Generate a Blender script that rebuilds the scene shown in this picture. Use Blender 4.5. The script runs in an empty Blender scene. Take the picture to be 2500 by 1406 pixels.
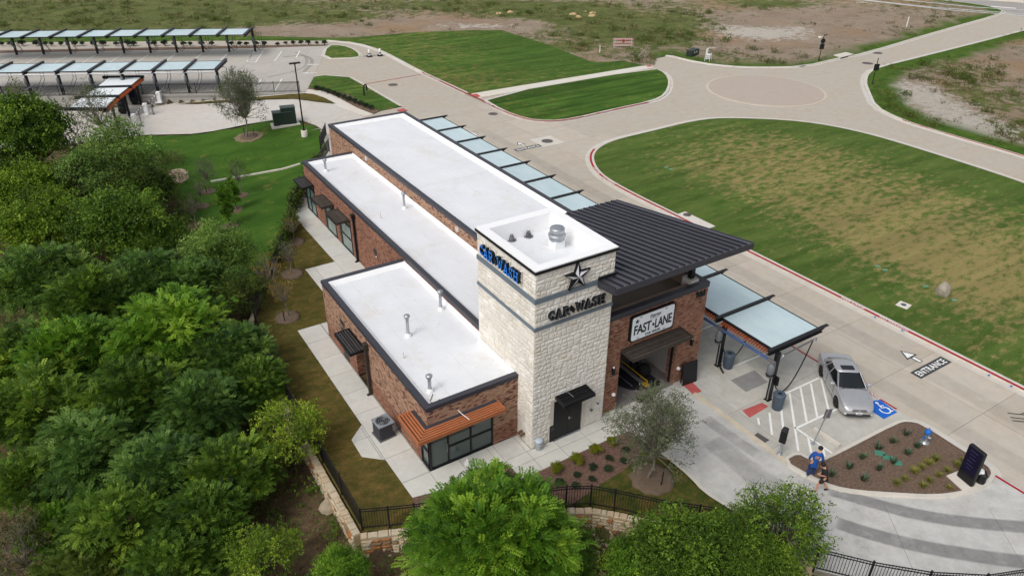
import bpy, math, random
import numpy as np
from mathutils import Vector, Matrix
random.seed(7); rng = np.random.default_rng(7)
S = bpy.context.scene
COL = S.collection
R = math.radians

# ------------------------------------------------------------------ camera, world, sun, exposure
CAM = np.array([-15.5066, -22.5655, 25.0775]); YAW, PITCH, ROLL, FPX = 0.5653, 0.527, 0.0068, 1806.7
_f = np.array([math.sin(YAW)*math.cos(PITCH), math.cos(YAW)*math.cos(PITCH), -math.sin(PITCH)])
_r = np.array([math.cos(YAW), -math.sin(YAW), 0.0]); _u = np.cross(_r, _f)
CR = math.cos(ROLL)*_r + math.sin(ROLL)*_u; CU = -math.sin(ROLL)*_r + math.cos(ROLL)*_u; CF = _f
cd = bpy.data.cameras.new('camera'); cam = bpy.data.objects.new('camera', cd); COL.objects.link(cam)
cd.sensor_width = 36; cd.lens = 36*FPX/2500; cd.clip_start = 0.5; cd.clip_end = 3000
M = Matrix.Identity(4)
for i in range(3):
    M[i][0] = CR[i]; M[i][1] = CU[i]; M[i][2] = -CF[i]; M[i][3] = CAM[i]
cam.matrix_world = M; S.camera = cam

SUN_EL, SUN_AZ = R(50), R(-108)          # azimuth measured from +y towards +x: the sun stands to the left of the facade
w = bpy.data.worlds.new('World'); S.world = w; w.use_nodes = True
nt = w.node_tree; bg = nt.nodes['Background']
sky = nt.nodes.new('ShaderNodeTexSky'); sky.sky_type = 'NISHITA'; sky.sun_disc = False
sky.sun_elevation = SUN_EL; sky.sun_rotation = SUN_AZ; sky.air_density = 1.0; sky.dust_density = 4.0; sky.ozone_density = 1.0
hsv = nt.nodes.new('ShaderNodeHueSaturation'); hsv.inputs['Saturation'].default_value = 0.32
nt.links.new(sky.outputs[0], hsv.inputs['Color']); nt.links.new(hsv.outputs[0], bg.inputs['Color'])
bg.inputs['Strength'].default_value = 0.15
sd = bpy.data.lights.new('sun', 'SUN'); so = bpy.data.objects.new('sun', sd); COL.objects.link(so)
sd.energy = 0.65; sd.angle = R(20); sd.color = (1.0, 0.96, 0.9)
sdir = Vector((math.sin(SUN_AZ)*math.cos(SUN_EL), math.cos(SUN_AZ)*math.cos(SUN_EL), math.sin(SUN_EL)))
so.rotation_euler = sdir.to_track_quat('Z', 'Y').to_euler()
S.view_settings.view_transform = 'Standard'; S.view_settings.look = 'None'
S.view_settings.exposure = 0.2; S.view_settings.gamma = 1.0; S.view_settings.use_curve_mapping = False
S.render.engine = 'CYCLES'

# ------------------------------------------------------------------ plan helpers: a survey point in the photograph -> a place in the world
def _ray(x, y): return CF*FPX + CR*(x-1250) - CU*(y-703)
def G(x, y, z=0.0):
    d = _ray(x, y); p = CAM + d*((z-CAM[2])/d[2]); return (float(p[0]), float(p[1]))
def GU(x, y, u):
    d = _ray(x, y); p = CAM + d*((u-CAM[0])/d[0]); return (float(p[0]), float(p[1]), float(p[2]))
def GV(x, y, v):
    d = _ray(x, y); p = CAM + d*((v-CAM[1])/d[1]); return (float(p[0]), float(p[1]), float(p[2]))
def GL(pts, z=0.0): return [G(x, y, z) for x, y in pts]
def depth(x, y, z): return float((np.array([x, y, z])-CAM) @ CF)

FENCE_SE = [G(2001, 1340, 1.2), G(2134, 1372, 1.2), G(2275, 1396, 1.2), G(2413, 1403, 1.2)]
WALL_LINE = [(18.0, -19.5)] + FENCE_SE[::-1][1:] + [(3.3, -7.8), (0.2, -4.6), (-0.8, -4.0), (-6.9, -1.5), (-9.1, -0.5),
             (-9.1, 9.2), (-8.9, 14.2), (-8.4, 18.6), (-5.8, 23.7), (-2.2, 30.4), (-1.45, 33.0), (2.0, 39.0), (6.3, 45.8), (7.6, 52.0),
             (9.5, 57.0), (11.4, 67.4), (-17.0, 82.0), (-60.0, 104.0)]
WEST = np.array(WALL_LINE + [(-700, 104), (-700, -400), (18.0, -400)])
def inside(px, py, poly):
    poly = np.asarray(poly, float); px = np.asarray(px, float); py = np.asarray(py, float)
    c = np.zeros(px.shape, bool); n = len(poly); j = n-1
    for i in range(n):
        xi, yi = poly[i]; xj, yj = poly[j]
        if yi != yj:
            c ^= ((yi > py) != (yj > py)) & (px < (xj-xi)*(py-yi)/(yj-yi)+xi)
        j = i
    return c
def dist_line(px, py, line):
    px = np.asarray(px, float); py = np.asarray(py, float); best = np.full(px.shape, 1e9)
    for (ax, ay), (bx, by) in zip(line[:-1], line[1:]):
        dx, dy = bx-ax, by-ay; L = dx*dx+dy*dy
        t = np.clip(((px-ax)*dx+(py-ay)*dy)/L, 0, 1)
        best = np.minimum(best, np.hypot(px-ax-t*dx, py-ay-t*dy))
    return best
def hz(x, y, smooth=False):
    """ground height west of the retaining wall (creek bank and lower drive)"""
    x = np.asarray(x, float); y = np.asarray(y, float)
    D = dist_line(x, y, WALL_LINE)
    t = np.clip((48-y)/14, 0, 1); t = t*t*(3-2*t)
    ds = np.clip((46-y)/26, .15, 1)*1.0 + np.minimum(0.13*D, 2.2)
    dn = np.minimum(1.36, np.maximum(0, 10-x)*0.074)*np.clip(D/.12, 0, 1) + np.clip((57-y)*.05, 0, .5)*np.clip(D/4, 0, 1)
    h = -(t*ds + (1-t)*dn)
    return np.where(inside(x, y, WEST), h, 0.0)
def H(x, y): return float(hz(np.array([x]), np.array([y]))[0])
def GP(x, y, up=0.0):
    z = 0.0
    for _ in range(14):
        p = G(x, y, z+up); z = 0.5*z + 0.5*H(*p)
    p = G(x, y, z+up); return (p[0], p[1], z)

# ------------------------------------------------------------------ mesh builder
class MB:
    def __init__(s): s.v = []; s.f = []; s.sm = []
    def add(s, vs, fs, smooth=False):
        o = len(s.v); s.v += [tuple(map(float, p)) for p in vs]
        for f in fs: s.f.append(tuple(i+o for i in f)); s.sm.append(smooth)
        return s
    def box(s, x0, x1, y0, y1, z0, z1):
        vs = [(x0,y0,z0),(x1,y0,z0),(x1,y1,z0),(x0,y1,z0),(x0,y0,z1),(x1,y0,z1),(x1,y1,z1),(x0,y1,z1)]
        return s.add(vs, [(0,3,2,1),(4,5,6,7),(0,1,5,4),(1,2,6,5),(2,3,7,6),(3,0,4,7)])
    def bevbox(s, x0, x1, y0, y1, z0, z1, b):
        """box with chamfered top and vertical edges"""
        def ring(z, i): 
            X0, X1, Y0, Y1 = x0+i, x1-i, y0+i, y1-i
            c = b
            return [(X0+c,Y0,z),(X1-c,Y0,z),(X1,Y0+c,z),(X1,Y1-c,z),(X1-c,Y1,z),(X0+c,Y1,z),(X0,Y1-c,z),(X0,Y0+c,z)]
        return s.loft([ring(z0,0), ring(z1-b,0), ring(z1,b*.7)], cap=True)
    def loft(s, rings, cap=True, smooth=False, closed=True):
        n = len(rings[0]); vs = [p for r in rings for p in r]; fs = []
        for k in range(len(rings)-1):
            for i in range(n if closed else n-1):
                j = (i+1) % n; fs.append((k*n+i, k*n+j, (k+1)*n+j, (k+1)*n+i))
        s.add(vs, fs, smooth)
        if cap:
            s.add(rings[0], [tuple(range(n))[::-1]]); s.add(rings[-1], [tuple(range(n))])
        return s
    def prism(s, poly, z0, z1, bottom=True):
        """poly ccw list of (x,y); z0,z1 numbers"""
        a = sum(poly[i][0]*poly[(i+1)%len(poly)][1]-poly[(i+1)%len(poly)][0]*poly[i][1] for i in range(len(poly)))
        if a < 0: poly = poly[::-1]
        n = len(poly); vs = [(x,y,z0) for x,y in poly]+[(x,y,z1) for x,y in poly]
        fs = [tuple(range(n, 2*n))]+([tuple(range(n))[::-1]] if bottom else [])
        fs += [(i,(i+1)%n,n+(i+1)%n,n+i) for i in range(n)]
        return s.add(vs, fs)
    def cyl(s, p, q, r, r2=None, n=10, cap=True, smooth=True):
        p = Vector(p); q = Vector(q); r2 = r if r2 is None else r2
        d = (q-p).normalized(); a = d.orthogonal().normalized(); b = d.cross(a)
        R0 = [p+(a*math.cos(2*math.pi*i/n)+b*math.sin(2*math.pi*i/n))*r for i in range(n)]
        R1 = [q+(a*math.cos(2*math.pi*i/n)+b*math.sin(2*math.pi*i/n))*r2 for i in range(n)]
        return s.loft([R0, R1], cap, smooth)
    def tube(s, pts, r, n=6, smooth=True, radii=None):
        pts = [Vector(p) for p in pts]; rings = []; a = None
        for i, p in enumerate(pts):
            d = (pts[min(i+1,len(pts)-1)]-pts[max(i-1,0)]).normalized()
            if a is None: a = d.orthogonal().normalized()
            a = (a - d*a.dot(d)); a = a.normalized() if a.length > 1e-6 else d.orthogonal().normalized()
            b = d.cross(a); rr = radii[i] if radii else r
            rings.append([p+(a*math.cos(2*math.pi*k/n)+b*math.sin(2*math.pi*k/n))*rr for k in range(n)])
        return s.loft(rings, True, smooth)
    def lathe(s, prof, c=(0,0,0), n=14, smooth=True, cap=True):
        rings = [[(c[0]+r*math.cos(2*math.pi*i/n), c[1]+r*math.sin(2*math.pi*i/n), c[2]+z) for i in range(n)] for r, z in prof]
        return s.loft(rings, cap, smooth)
    def bar(s, p, q, wd, ht, up=(0,0,1)):
        """rectangular bar from p to q; wd sideways, ht along up"""
        p = Vector(p); q = Vector(q); d = (q-p).normalized(); u = Vector(up); sd_ = d.cross(u).normalized(); u = sd_.cross(d).normalized()
        rg = lambda c: [c+sd_*wd/2-u*ht/2, c+sd_*wd/2+u*ht/2, c-sd_*wd/2+u*ht/2, c-sd_*wd/2-u*ht/2]
        return s.loft([rg(p), rg(q)], True)
    def sheet(s, pts3): return s.add(pts3, [tuple(range(len(pts3)))])
    def xf(s, mtx):
        s.v = [tuple(mtx @ Vector(p)) for p in s.v]; return s
    def merge(s, o): return s.add(o.v, o.f) 
    def mesh(s, name):
        me = bpy.data.meshes.new(name); me.from_pydata(s.v, [], s.f); 
        if any(s.sm): me.polygons.foreach_set('use_smooth', s.sm)
        me.update(); return me
    def build(s, name, m, parent=None, loc=None, rz=0):
        return mk(name, s.mesh(name), m, parent, loc, rz)

def mk(name, me, m, parent=None, loc=None, rz=0):
    o = bpy.data.objects.new(name, me)
    if m is not None and len(me.materials) == 0: me.materials.append(m)
    if loc is not None: o.location = loc
    if rz: o.rotation_euler = (0, 0, rz)
    if parent is not None: o.parent = parent
    COL.objects.link(o); return o
def tag(o, label, cat, group=None):
    o['label'] = label; o['category'] = cat
    if group: o['group'] = group
    return o
def thing(name, label, cat, loc=(0,0,0), rz=0, group=None):
    o = bpy.data.objects.new(name, None); COL.objects.link(o); o.location = loc; o.rotation_euler = (0,0,rz)
    o.empty_display_size = 0.3
    return tag(o, label, cat, group)
def struct(o): o['kind'] = 'structure'; return o
def stuff(o): o['kind'] = 'stuff'; return o
CH = {}
def kids(o): return [c for c in bpy.data.objects if c.parent == o]
def dup(root, loc, rz=0.0, label=None, scale=None, children=None):
    r = root.copy(); COL.objects.link(r); r.location = loc; r.rotation_euler = (0,0,rz)
    if scale is not None: r.scale = scale
    if label: r['label'] = label
    if root.name not in CH: CH[root.name] = [(c, kids(c)) for c in kids(root)]
    for c, gs in CH[root.name]:
        d = c.copy(); COL.objects.link(d); d.parent = r
        for g in gs:
            e = g.copy(); COL.objects.link(e); e.parent = d
    return r

def clip(poly, cell):
    """Sutherland-Hodgman: poly clipped to the convex ccw cell"""
    out = list(poly)
    for i in range(len(cell)):
        ax, ay = cell[i]; bx, by = cell[(i+1)%len(cell)]
        inp = out; out = []
        if not inp: break
        side = lambda p: (bx-ax)*(p[1]-ay)-(by-ay)*(p[0]-ax)
        for k in range(len(inp)):
            p, q = inp[k], inp[(k+1)%len(inp)]; sp, sq = side(p), side(q)
            if sp >= 0: out.append(p)
            if (sp >= 0) != (sq >= 0):
                t = sp/(sp-sq); out.append((p[0]+t*(q[0]-p[0]), p[1]+t*(q[1]-p[1])))
    return out
def area(p): return 0.5*sum(p[i][0]*p[(i+1)%len(p)][1]-p[(i+1)%len(p)][0]*p[i][1] for i in range(len(p)))
def ccw(p): return p if area(p) > 0 else p[::-1]
def cells(poly, nx, ny, ang=0.0, org=(0,0)):
    """the polygon cut by a rotated grid; yields polygons"""
    c, s = math.cos(ang), math.sin(ang)
    loc = [((x-org[0])*c+(y-org[1])*s, -(x-org[0])*s+(y-org[1])*c) for x, y in poly]
    x0 = math.floor(min(p[0] for p in loc)/nx); x1 = math.ceil(max(p[0] for p in loc)/nx)
    y0 = math.floor(min(p[1] for p in loc)/ny); y1 = math.ceil(max(p[1] for p in loc)/ny)
    for i in range(x0, x1):
        for j in range(y0, y1):
            q = clip(loc, [(i*nx,j*ny),((i+1)*nx,j*ny),((i+1)*nx,(j+1)*ny),(i*nx,(j+1)*ny)])
            if len(q) > 2 and abs(area(q)) > 1e-4:
                yield [(org[0]+x*c-y*s, org[1]+x*s+y*c) for x, y in q]
def shrink(poly, d):
    """pull a polygon's corners in (roughly d from each edge)"""
    poly = ccw(poly); n = len(poly); out = []
    for i in range(n):
        a = Vector(poly[i-1]); b = Vector(poly[i]); c = Vector(poly[(i+1)%n])
        e1 = (b-a); e2 = (c-b)
        if e1.length < 1e-4 or e2.length < 1e-4: continue
        n1 = Vector((-e1.y, e1.x)).normalized(); n2 = Vector((-e2.y, e2.x)).normalized()
        m = n1+n2
        k = max(0.35, 1+n1.dot(n2)); out.append(tuple(b + m*(d/k)))
    return out
def smooth_line(pts, it=2, closed=False):
    for _ in range(it):
        out = [] if closed else [pts[0]]
        rngk = range(len(pts)) if closed else range(len(pts)-1)
        for k in rngk:
            a, b = pts[k], pts[(k+1)%len(pts)]
            out += [(a[0]*.75+b[0]*.25, a[1]*.75+b[1]*.25), (a[0]*.25+b[0]*.75, a[1]*.25+b[1]*.75)]
        if not closed: out.append(pts[-1])
        pts = out
    return pts
def offset(line, d, closed=False):
    out = []; n = len(line)
    for i in range(n):
        a = Vector(line[i-1] if (i > 0 or closed) else line[i]); b = Vector(line[i]); c = Vector(line[(i+1)%n] if (i < n-1 or closed) else line[i])
        t = (c-a)
        t = t.normalized() if t.length > 1e-6 else Vector((1,0))
        out.append((b.x - t.y*d, b.y + t.x*d))
    return out
def ribbon(mb, l0, l1, z0, z1, closed=False):
    n = len(l0); vs = [(x,y,z0) for x,y in l0]+[(x,y,z1) for x,y in l1]
    mb.add(vs, [(i,(i+1)%n,n+(i+1)%n,n+i) for i in range(n if closed else n-1)]); return mb

# ------------------------------------------------------------------ materials
def lin(*c): return tuple(((x/255+0.055)/1.055)**2.4 if x/255 > 0.04045 else x/255/12.92 for x in c)
class N:
    """small node-graph writer"""
    def __init__(s, name):
        s.m = bpy.data.materials.new(name); s.m.use_nodes = True; s.t = s.m.node_tree; s.b = s.t.nodes['Principled BSDF']
        s.b.inputs['Specular IOR Level'].default_value = 0.25
    def n(s, typ, **kw):
        nd = s.t.nodes.new(typ)
        for k, v in kw.items(): setattr(nd, k, v)
        return nd
    def link(s, a, b): s.t.links.new(a, b)
    def pos(s): return s.n('ShaderNodeNewGeometry').outputs['Position']
    def noise(s, vec, scale, detail=4, rough=.6, stretch=None, rot=0, loc=(0,0,0)):
        if stretch or rot or loc != (0,0,0):
            mp = s.n('ShaderNodeMapping'); mp.inputs['Scale'].default_value = stretch or (1,1,1); mp.inputs['Rotation'].default_value = (0,0,rot); mp.inputs['Location'].default_value = loc
            s.link(vec, mp.inputs['Vector']); vec = mp.outputs[0]
        t = s.n('ShaderNodeTexNoise'); t.inputs['Scale'].default_value = scale; t.inputs['Detail'].default_value = detail; t.inputs['Roughness'].default_value = rough
        s.link(vec, t.inputs['Vector']); return t.outputs['Fac']
    def ramp(s, fac, stops):
        r = s.n('ShaderNodeValToRGB'); e = r.color_ramp.elements
        while len(e) < len(stops): e.new(0.5)
        for el, (p, c) in zip(e, stops): el.position = p; el.color = (*c, 1) if len(c) == 3 else c
        s.link(fac, r.inputs['Fac']); return r.outputs['Color']
    def val(s, fac, a, b): return s.ramp(fac, [(a, (0,0,0)), (b, (1,1,1))])
    def mix(s, fac, a, b, typ='MIX'):
        x = s.n('ShaderNodeMix', data_type='RGBA', blend_type=typ)
        for sock, v in ((x.inputs[0], fac), (x.inputs[6], a), (x.inputs[7], b)):
            if isinstance(v, (int, float)): sock.default_value = v
            elif isinstance(v, tuple): sock.default_value = (*v, 1) if len(v) == 3 else v
            else: s.link(v, sock)
        return x.outputs[2]
    def math(s, op, a, b=0.0):
        x = s.n('ShaderNodeMath', operation=op)
        for sock, v in ((x.inputs[0], a), (x.inputs[1], b)):
            if isinstance(v, (int, float)): sock.default_value = v
            else: s.link(v, sock)
        return x.outputs[0]
    def attr(s, name):
        a = s.n('ShaderNodeAttribute'); a.attribute_name = name; return a
    def rnd(s): return s.n('ShaderNodeObjectInfo').outputs['Random']
    def bump(s, h, strength=.3, dist=.02):
        b = s.n('ShaderNodeBump'); b.inputs['Strength'].default_value = strength; b.inputs['Distance'].default_value = dist
        s.link(h, b.inputs['Height']); s.link(b.outputs[0], s.b.inputs['Normal'])
    def color(s, c): 
        if isinstance(c, tuple): s.b.inputs['Base Color'].default_value = (*c, 1)
        else: s.link(c, s.b.inputs['Base Color'])
    def set(s, rough=.8, metal=0, spec=.25):
        s.b.inputs['Roughness'].default_value = rough; s.b.inputs['Metallic'].default_value = metal; s.b.inputs['Specular IOR Level'].default_value = spec
        return s.m
def simple(name, c, var=.12, scale=3.0, rough=.6, metal=0, bump=0, bscale=40, spec=.3, objvar=0):
    g = N(name); p = g.pos(); c2 = tuple(x*(1-var) for x in c)
    col = g.mix(g.val(g.noise(p, scale, 5, .65), .3, .7), c2, c)
    if objvar:
        col = g.mix(1.0, col, g.ramp(g.rnd(), [(0, (1-objvar,)*3), (1, (1+objvar*.6,)*3)]), 'MULTIPLY')
    g.color(col)
    if bump: g.bump(g.noise(p, bscale, 4, .6), bump, .01)
    return g.set(rough, metal, spec)
def concrete(name, c, stain=.16, warm=(1,.96,.9), objvar=.05, streak=None):
    g = N(name); p = g.pos()
    a = g.val(g.noise(p, .22, 6, .62), .35, .68); b = g.val(g.noise(p, 1.3, 6, .7, loc=(7,3,0)), .38, .75); d = g.noise(p, 22, 3, .7)
    dark = tuple(x*(1-stain) for x in c); wm = tuple(x*k for x, k in zip(c, warm))
    col = g.mix(a, c, wm); col = g.mix(b, col, g.mix(1.0, col, (1-stain,)*3, 'MULTIPLY'))
    st = g.val(g.noise(p, .55, 7, .75, loc=(31,11,0)), .56, .74)
    col = g.mix(st, col, g.mix(1.0, col, tuple(1-stain*1.1*k for k in (1,1,.98)), 'MULTIPLY'))
    if streak:
        sv = g.val(g.noise(p, 1.0, 5, .6, stretch=streak[0], rot=streak[1]), .5, .75)
        col = g.mix(g.math('MULTIPLY', sv, streak[2]), col, tuple(x*.62 for x in c))
    col = g.mix(1.0, col, g.ramp(d, [(0.2, (.9,.9,.9)), (.8, (1.07,1.07,1.07))]), 'MULTIPLY')
    if objvar: col = g.mix(1.0, col, g.ramp(g.rnd(), [(0, (1-objvar,)*3), (1, (1+objvar*.5,)*3)]), 'MULTIPLY')
    g.color(col); g.bump(d, .12, .01); return g.set(.88, 0, .2)
def lawn(name, green, dark, tan, tanamt, ang=0.0, stripe=.5, scale=.35, dry=False):
    g = N(name); p = g.pos()
    big = g.noise(p, .05, 3, .5); mid = g.noise(p, scale, 6, .68, stretch=(.35,1.3,1), rot=ang); patch = g.noise(p, scale*2.6, 7, .72, loc=(17,5,0), stretch=(.6,1,1), rot=ang)
    fine = g.noise(p, 14, 4, .75)
    col = g.mix(g.val(mid, .34, .66), dark, green)
    t = g.math('ADD', g.math('MULTIPLY', patch, .75), g.math('MULTIPLY', big, .35))
    if dry:
        t = g.math('ADD', t, g.math('MULTIPLY', g.math('SUBTRACT', g.attr('dry').outputs['Fac'], .55), .26)); t = g.math('ADD', t, g.math('MULTIPLY', g.math('SUBTRACT', g.noise(p, 2.2, 5, .7, stretch=(.4,1,1), rot=ang, loc=(2,2,0)), .5), .8))
    col = g.mix(g.val(t, .62-tanamt*.2, .80-tanamt*.2), col, tan)
    st = g.val(g.noise(p, .9, 2, .5, stretch=(.03,1,1), rot=ang), .4, .6)
    col = g.mix(1.0, col, g.ramp(st, [(0, (1-.22*stripe,)*3), (1, (1+.16*stripe,)*3)]), 'MULTIPLY')
    col = g.mix(1.0, col, g.ramp(fine, [(.25, (.62,.66,.6)), (.75, (1.3,1.26,1.3))]), 'MULTIPLY')
    g.color(col); g.bump(g.noise(p, 20, 4, .8), .9, .05); return g.set(.95, 0, .08)

ROAD_C = lin(188, 180, 168); APRON_C = lin(192, 190, 183); DRIVE_C = lin(192, 191, 187)
m_road = concrete('road_concrete', ROAD_C, .13, objvar=.08)
m_lot = concrete('lot_concrete', lin(184, 180, 174), .14)
m_apron = concrete('apron_concrete', APRON_C, .24, (1,.98,.94), .09)
m_walk = concrete('walk_concrete', lin(206, 205, 199), .13, (1,.985,.95), .06)
m_drive = concrete('drive_concrete', DRIVE_C, .27, (1,.99,.97), .03)
m_kerb = concrete('kerb_concrete', lin(204, 200, 192), .15)
m_path = concrete('path_concrete', lin(212, 207, 198), .1)
m_circle = concrete('circle_concrete', lin(176, 165, 155), .06)
m_lowdrive = concrete('lower_drive_concrete', lin(200, 196, 190), .14)
m_asphalt = concrete('asphalt', lin(160, 157, 154), .1)
m_lawnA = lawn('lawn_green', lin(82, 108, 46), lin(58, 88, 32), lin(134, 124, 74), .36, R(62), .8, .5)
m_lawnB = lawn('lawn_green_near', lin(78, 106, 42), lin(52, 84, 28), lin(128, 118, 66), .22, R(-8), 1.2, .5)
m_lawnC = lawn('lawn_patchy', lin(94, 110, 54), lin(66, 92, 36), lin(142, 130, 84), .55, R(-25), .5, .65, True)
m_strip = lawn('verge_green', lin(88, 116, 44), lin(62, 96, 32), lin(120, 118, 55), -.1, 0, .2, .8)
m_lawnH = lawn('side_lawn_dry', lin(96, 88, 44), lin(72, 72, 34), lin(122, 100, 56), .55, R(60), .2, .9)
m_lawnE = lawn('corner_lawn', lin(74, 84, 36), lin(56, 70, 28), lin(110, 92, 52), .4, R(20), .2, .9)
m_mulch = N('bark_mulch')
_p = m_mulch.pos(); m_mulch.color(m_mulch.mix(m_mulch.val(m_mulch.noise(_p, 9, 6, .8), .3, .7), lin(82, 67, 57), lin(146, 123, 107))); m_mulch.bump(m_mulch.noise(_p, 26, 4, .8), 1.0, .06); m_mulch = m_mulch.set(.95, 0, .1)
m_mulch_red = N('bark_mulch_red')
_p = m_mulch_red.pos(); m_mulch_red.color(m_mulch_red.mix(m_mulch_red.val(m_mulch_red.noise(_p, 9, 6, .8), .3, .7), lin(82, 60, 52), lin(148, 120, 106))); m_mulch_red.bump(m_mulch_red.noise(_p, 26, 4, .8), 1.0, .06); m_mulch_red = m_mulch_red.set(.95, 0, .1)
m_black = simple('black_metal', lin(30, 30, 33), .25, 4, .42, 0)
m_dark = simple('charcoal_coping', lin(62, 62, 69), .12, 1.5, .45)
m_bronze = simple('dark_bronze_slat', lin(64, 57, 52), .3, 5, .5)
m_orange = simple('cedar_orange_metal', lin(180, 110, 72), .2, 3, .55)
m_fin = simple('cedar_fin', lin(168, 82, 40), .25, 3, .6)
m_white = simple('white_paint', lin(232, 232, 230), .08, 8, .6)
m_mark = simple('white_road_paint', lin(236, 236, 232), .16, 6, .8)
m_markdk = simple('black_road_paint', lin(66, 68, 70), .2, 5, .85)
m_red = simple('red_kerb_paint', lin(168, 38, 46), .22, 4, .8)
m_redpad = simple('red_tactile', lin(190, 94, 90), .28, 2.5, .85, bump=.3, bscale=14)
m_blue = simple('blue_road_paint', lin(24, 100, 196), .12, 4, .8)
m_steel = simple('galvanised_steel', lin(186, 190, 194), .2, 7, .38, .75)
m_grey = simple('grey_plastic', lin(112, 116, 120), .1, 3, .5)
m_greymetal = simple('grey_metal', lin(120, 120, 124), .12, 3, .45, .4)
m_bin = simple('slate_blue_plastic', lin(76, 88, 102), .12, 4, .5)
m_pipeblue = simple('blue_vacuum_pipe', lin(84, 108, 160), .2, 3, .35, .2)
m_hose = simple('black_hose', lin(34, 34, 36), .1, 3, .5)
m_rubber = simple('tyre_rubber', lin(30, 30, 31), .2, 6, .85)
m_band = simple('grey_band_metal', lin(112, 124, 134), .1, 2, .5)
m_glassdk = N('window_glass'); m_glassdk.color(lin(70, 84, 82)); m_glassdk = m_glassdk.set(.06, 0, .8)
m_glassgreen = N('frosted_window'); m_glassgreen.color(m_glassgreen.mix(m_glassgreen.val(m_glassgreen.noise(m_glassgreen.pos(), .8, 3), .3, .7), lin(92, 112, 106), lin(130, 148, 142))); m_glassgreen = m_glassgreen.set(.08, 0, .8)
m_panel = N('pale_blue_panel'); m_panel.color(m_panel.mix(m_panel.val(m_panel.noise(m_panel.pos(), 1.2, 5, .7), .35, .7), lin(186, 207, 211), lin(202, 219, 222))); 
g = m_panel; g.color(g.mix(1.0, g.mix(g.val(g.noise(g.pos(), .9, 6, .75, stretch=(1,.35,1)), .35, .7), lin(184, 205, 209), lin(202, 219, 222)), g.ramp(g.rnd(), [(0, (.92,.93,.93)), (1, (1.03,1.03,1.03))]), 'MULTIPLY')); m_panel = g.set(.33, 0, .45)
m_mortar = simple('mortar', lin(150, 128, 112), .15, 3, .95)
m_rock = simple('limestone_rock', lin(180, 164, 140), .3, 2, .9, bump=.6, bscale=12)
# ------------------------------------------------------------------ lettering
TXT = {}
def text_mesh(word, h, width, depth, track=1.0, shear=0.0):
    key = (word, track, shear)
    if key not in TXT: TXT[key] = _outline(word, track, shear)
    co, fs = TXT[key]; co = co.copy(); co[:,0] *= width; co[:,1] *= h; return co, fs
def _outline(word, track, shear):
    bold = .018 if word in ('FAST', 'LANE', 'ENTRANCE', '9', '0', '1', 'CAR WASH') else 0
    cu = bpy.data.curves.new('lettering', 'FONT'); cu.body = word; cu.align_x = 'CENTER'; cu.align_y = 'CENTER'; cu.size = 1; cu.extrude = 0; cu.space_character = track; cu.shear = shear
    cu.resolution_u = 3; cu.offset = bold
    ob = bpy.data.objects.new('lettering', cu); COL.objects.link(ob)
    dg = bpy.context.evaluated_depsgraph_get(); dg.update()
    me = bpy.data.meshes.new_from_object(ob.evaluated_get(dg)); bpy.data.objects.remove(ob); bpy.data.curves.remove(cu)
    co = np.zeros(len(me.vertices)*3, np.float32); me.vertices.foreach_get('co', co); co = co.reshape(-1, 3)
    mn, mx_ = co.min(0), co.max(0); c = (mn+mx_)/2
    co = (co-c); co[:,0] /= max(1e-6, mx_[0]-mn[0]); co[:,1] /= max(1e-6, mx_[1]-mn[1])
    faces = [tuple(p.vertices) for p in me.polygons]; bpy.data.meshes.remove(me)
    return co, faces
def place(co, faces, origin, right, up, depth, name='lettering'):
    """flat outline -> solid of `depth` standing off along right x up"""
    r = np.array(Vector(right).normalized()); u = np.array(Vector(up).normalized()); n = np.cross(r, u)
    base = np.array(origin) + co[:,:1]*r + co[:,1:2]*u
    top = base + n*depth; nv = len(co)
    edges = {}
    for f in faces:
        for i in range(len(f)):
            e = (f[i], f[(i+1)%len(f)]); edges[e] = 1
    side = [(a, b, b+nv, a+nv) for a, b in edges if (b, a) not in edges]
    fs = [tuple(i+nv for i in f) for f in faces] + side
    me = bpy.data.meshes.new(name); me.from_pydata(np.vstack([base, top]).tolist(), [], fs); me.update(); return me
def text_obj(word, h, width, origin, right, up, depth, m, name, parent=None, track=1.0, shear=0.0):
    co, fs = text_mesh(word, h, width, depth, track, shear)
    return mk(name, place(co, fs, origin, right, up, depth, name), m, parent)
# ------------------------------------------------------------------ terrain: one sheet out to the horizon
def grid_mesh(name, xs, ys, zf, attrs=None):
    X, Y = np.meshgrid(xs, ys); Z = zf(X, Y); nx, ny = len(xs), len(ys)
    v = np.stack([X, Y, Z], -1).reshape(-1, 3)
    i = np.arange(nx*ny).reshape(ny, nx)
    f = np.stack([i[:-1,:-1], i[:-1,1:], i[1:,1:], i[1:,:-1]], -1).reshape(-1, 4)
    me = bpy.data.meshes.new(name); me.from_pydata(v.tolist(), [], f.tolist())
    for an, a in (attrs or {}).items():
        at = me.attributes.new(an, 'FLOAT', 'POINT'); at.data.foreach_set('value', np.asarray(a(X, Y), np.float32).reshape(-1))
    me.polygons.foreach_set('use_smooth', [True]*len(me.polygons)); me.update(); return me
from math import hypot
LAWN_G = [GP(*p)[:2] for p in [(300,345),(346,331),(468,328),(562,313),(648,297),(702,293),(749,301),(785,318),(802,335),(800,350),(770,415),(735,490),(713,555),
          (655,640),(620,690),(560,660),(500,610),(450,600),(428,545),(430,480),(405,440),(370,420),(330,395)]]
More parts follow.
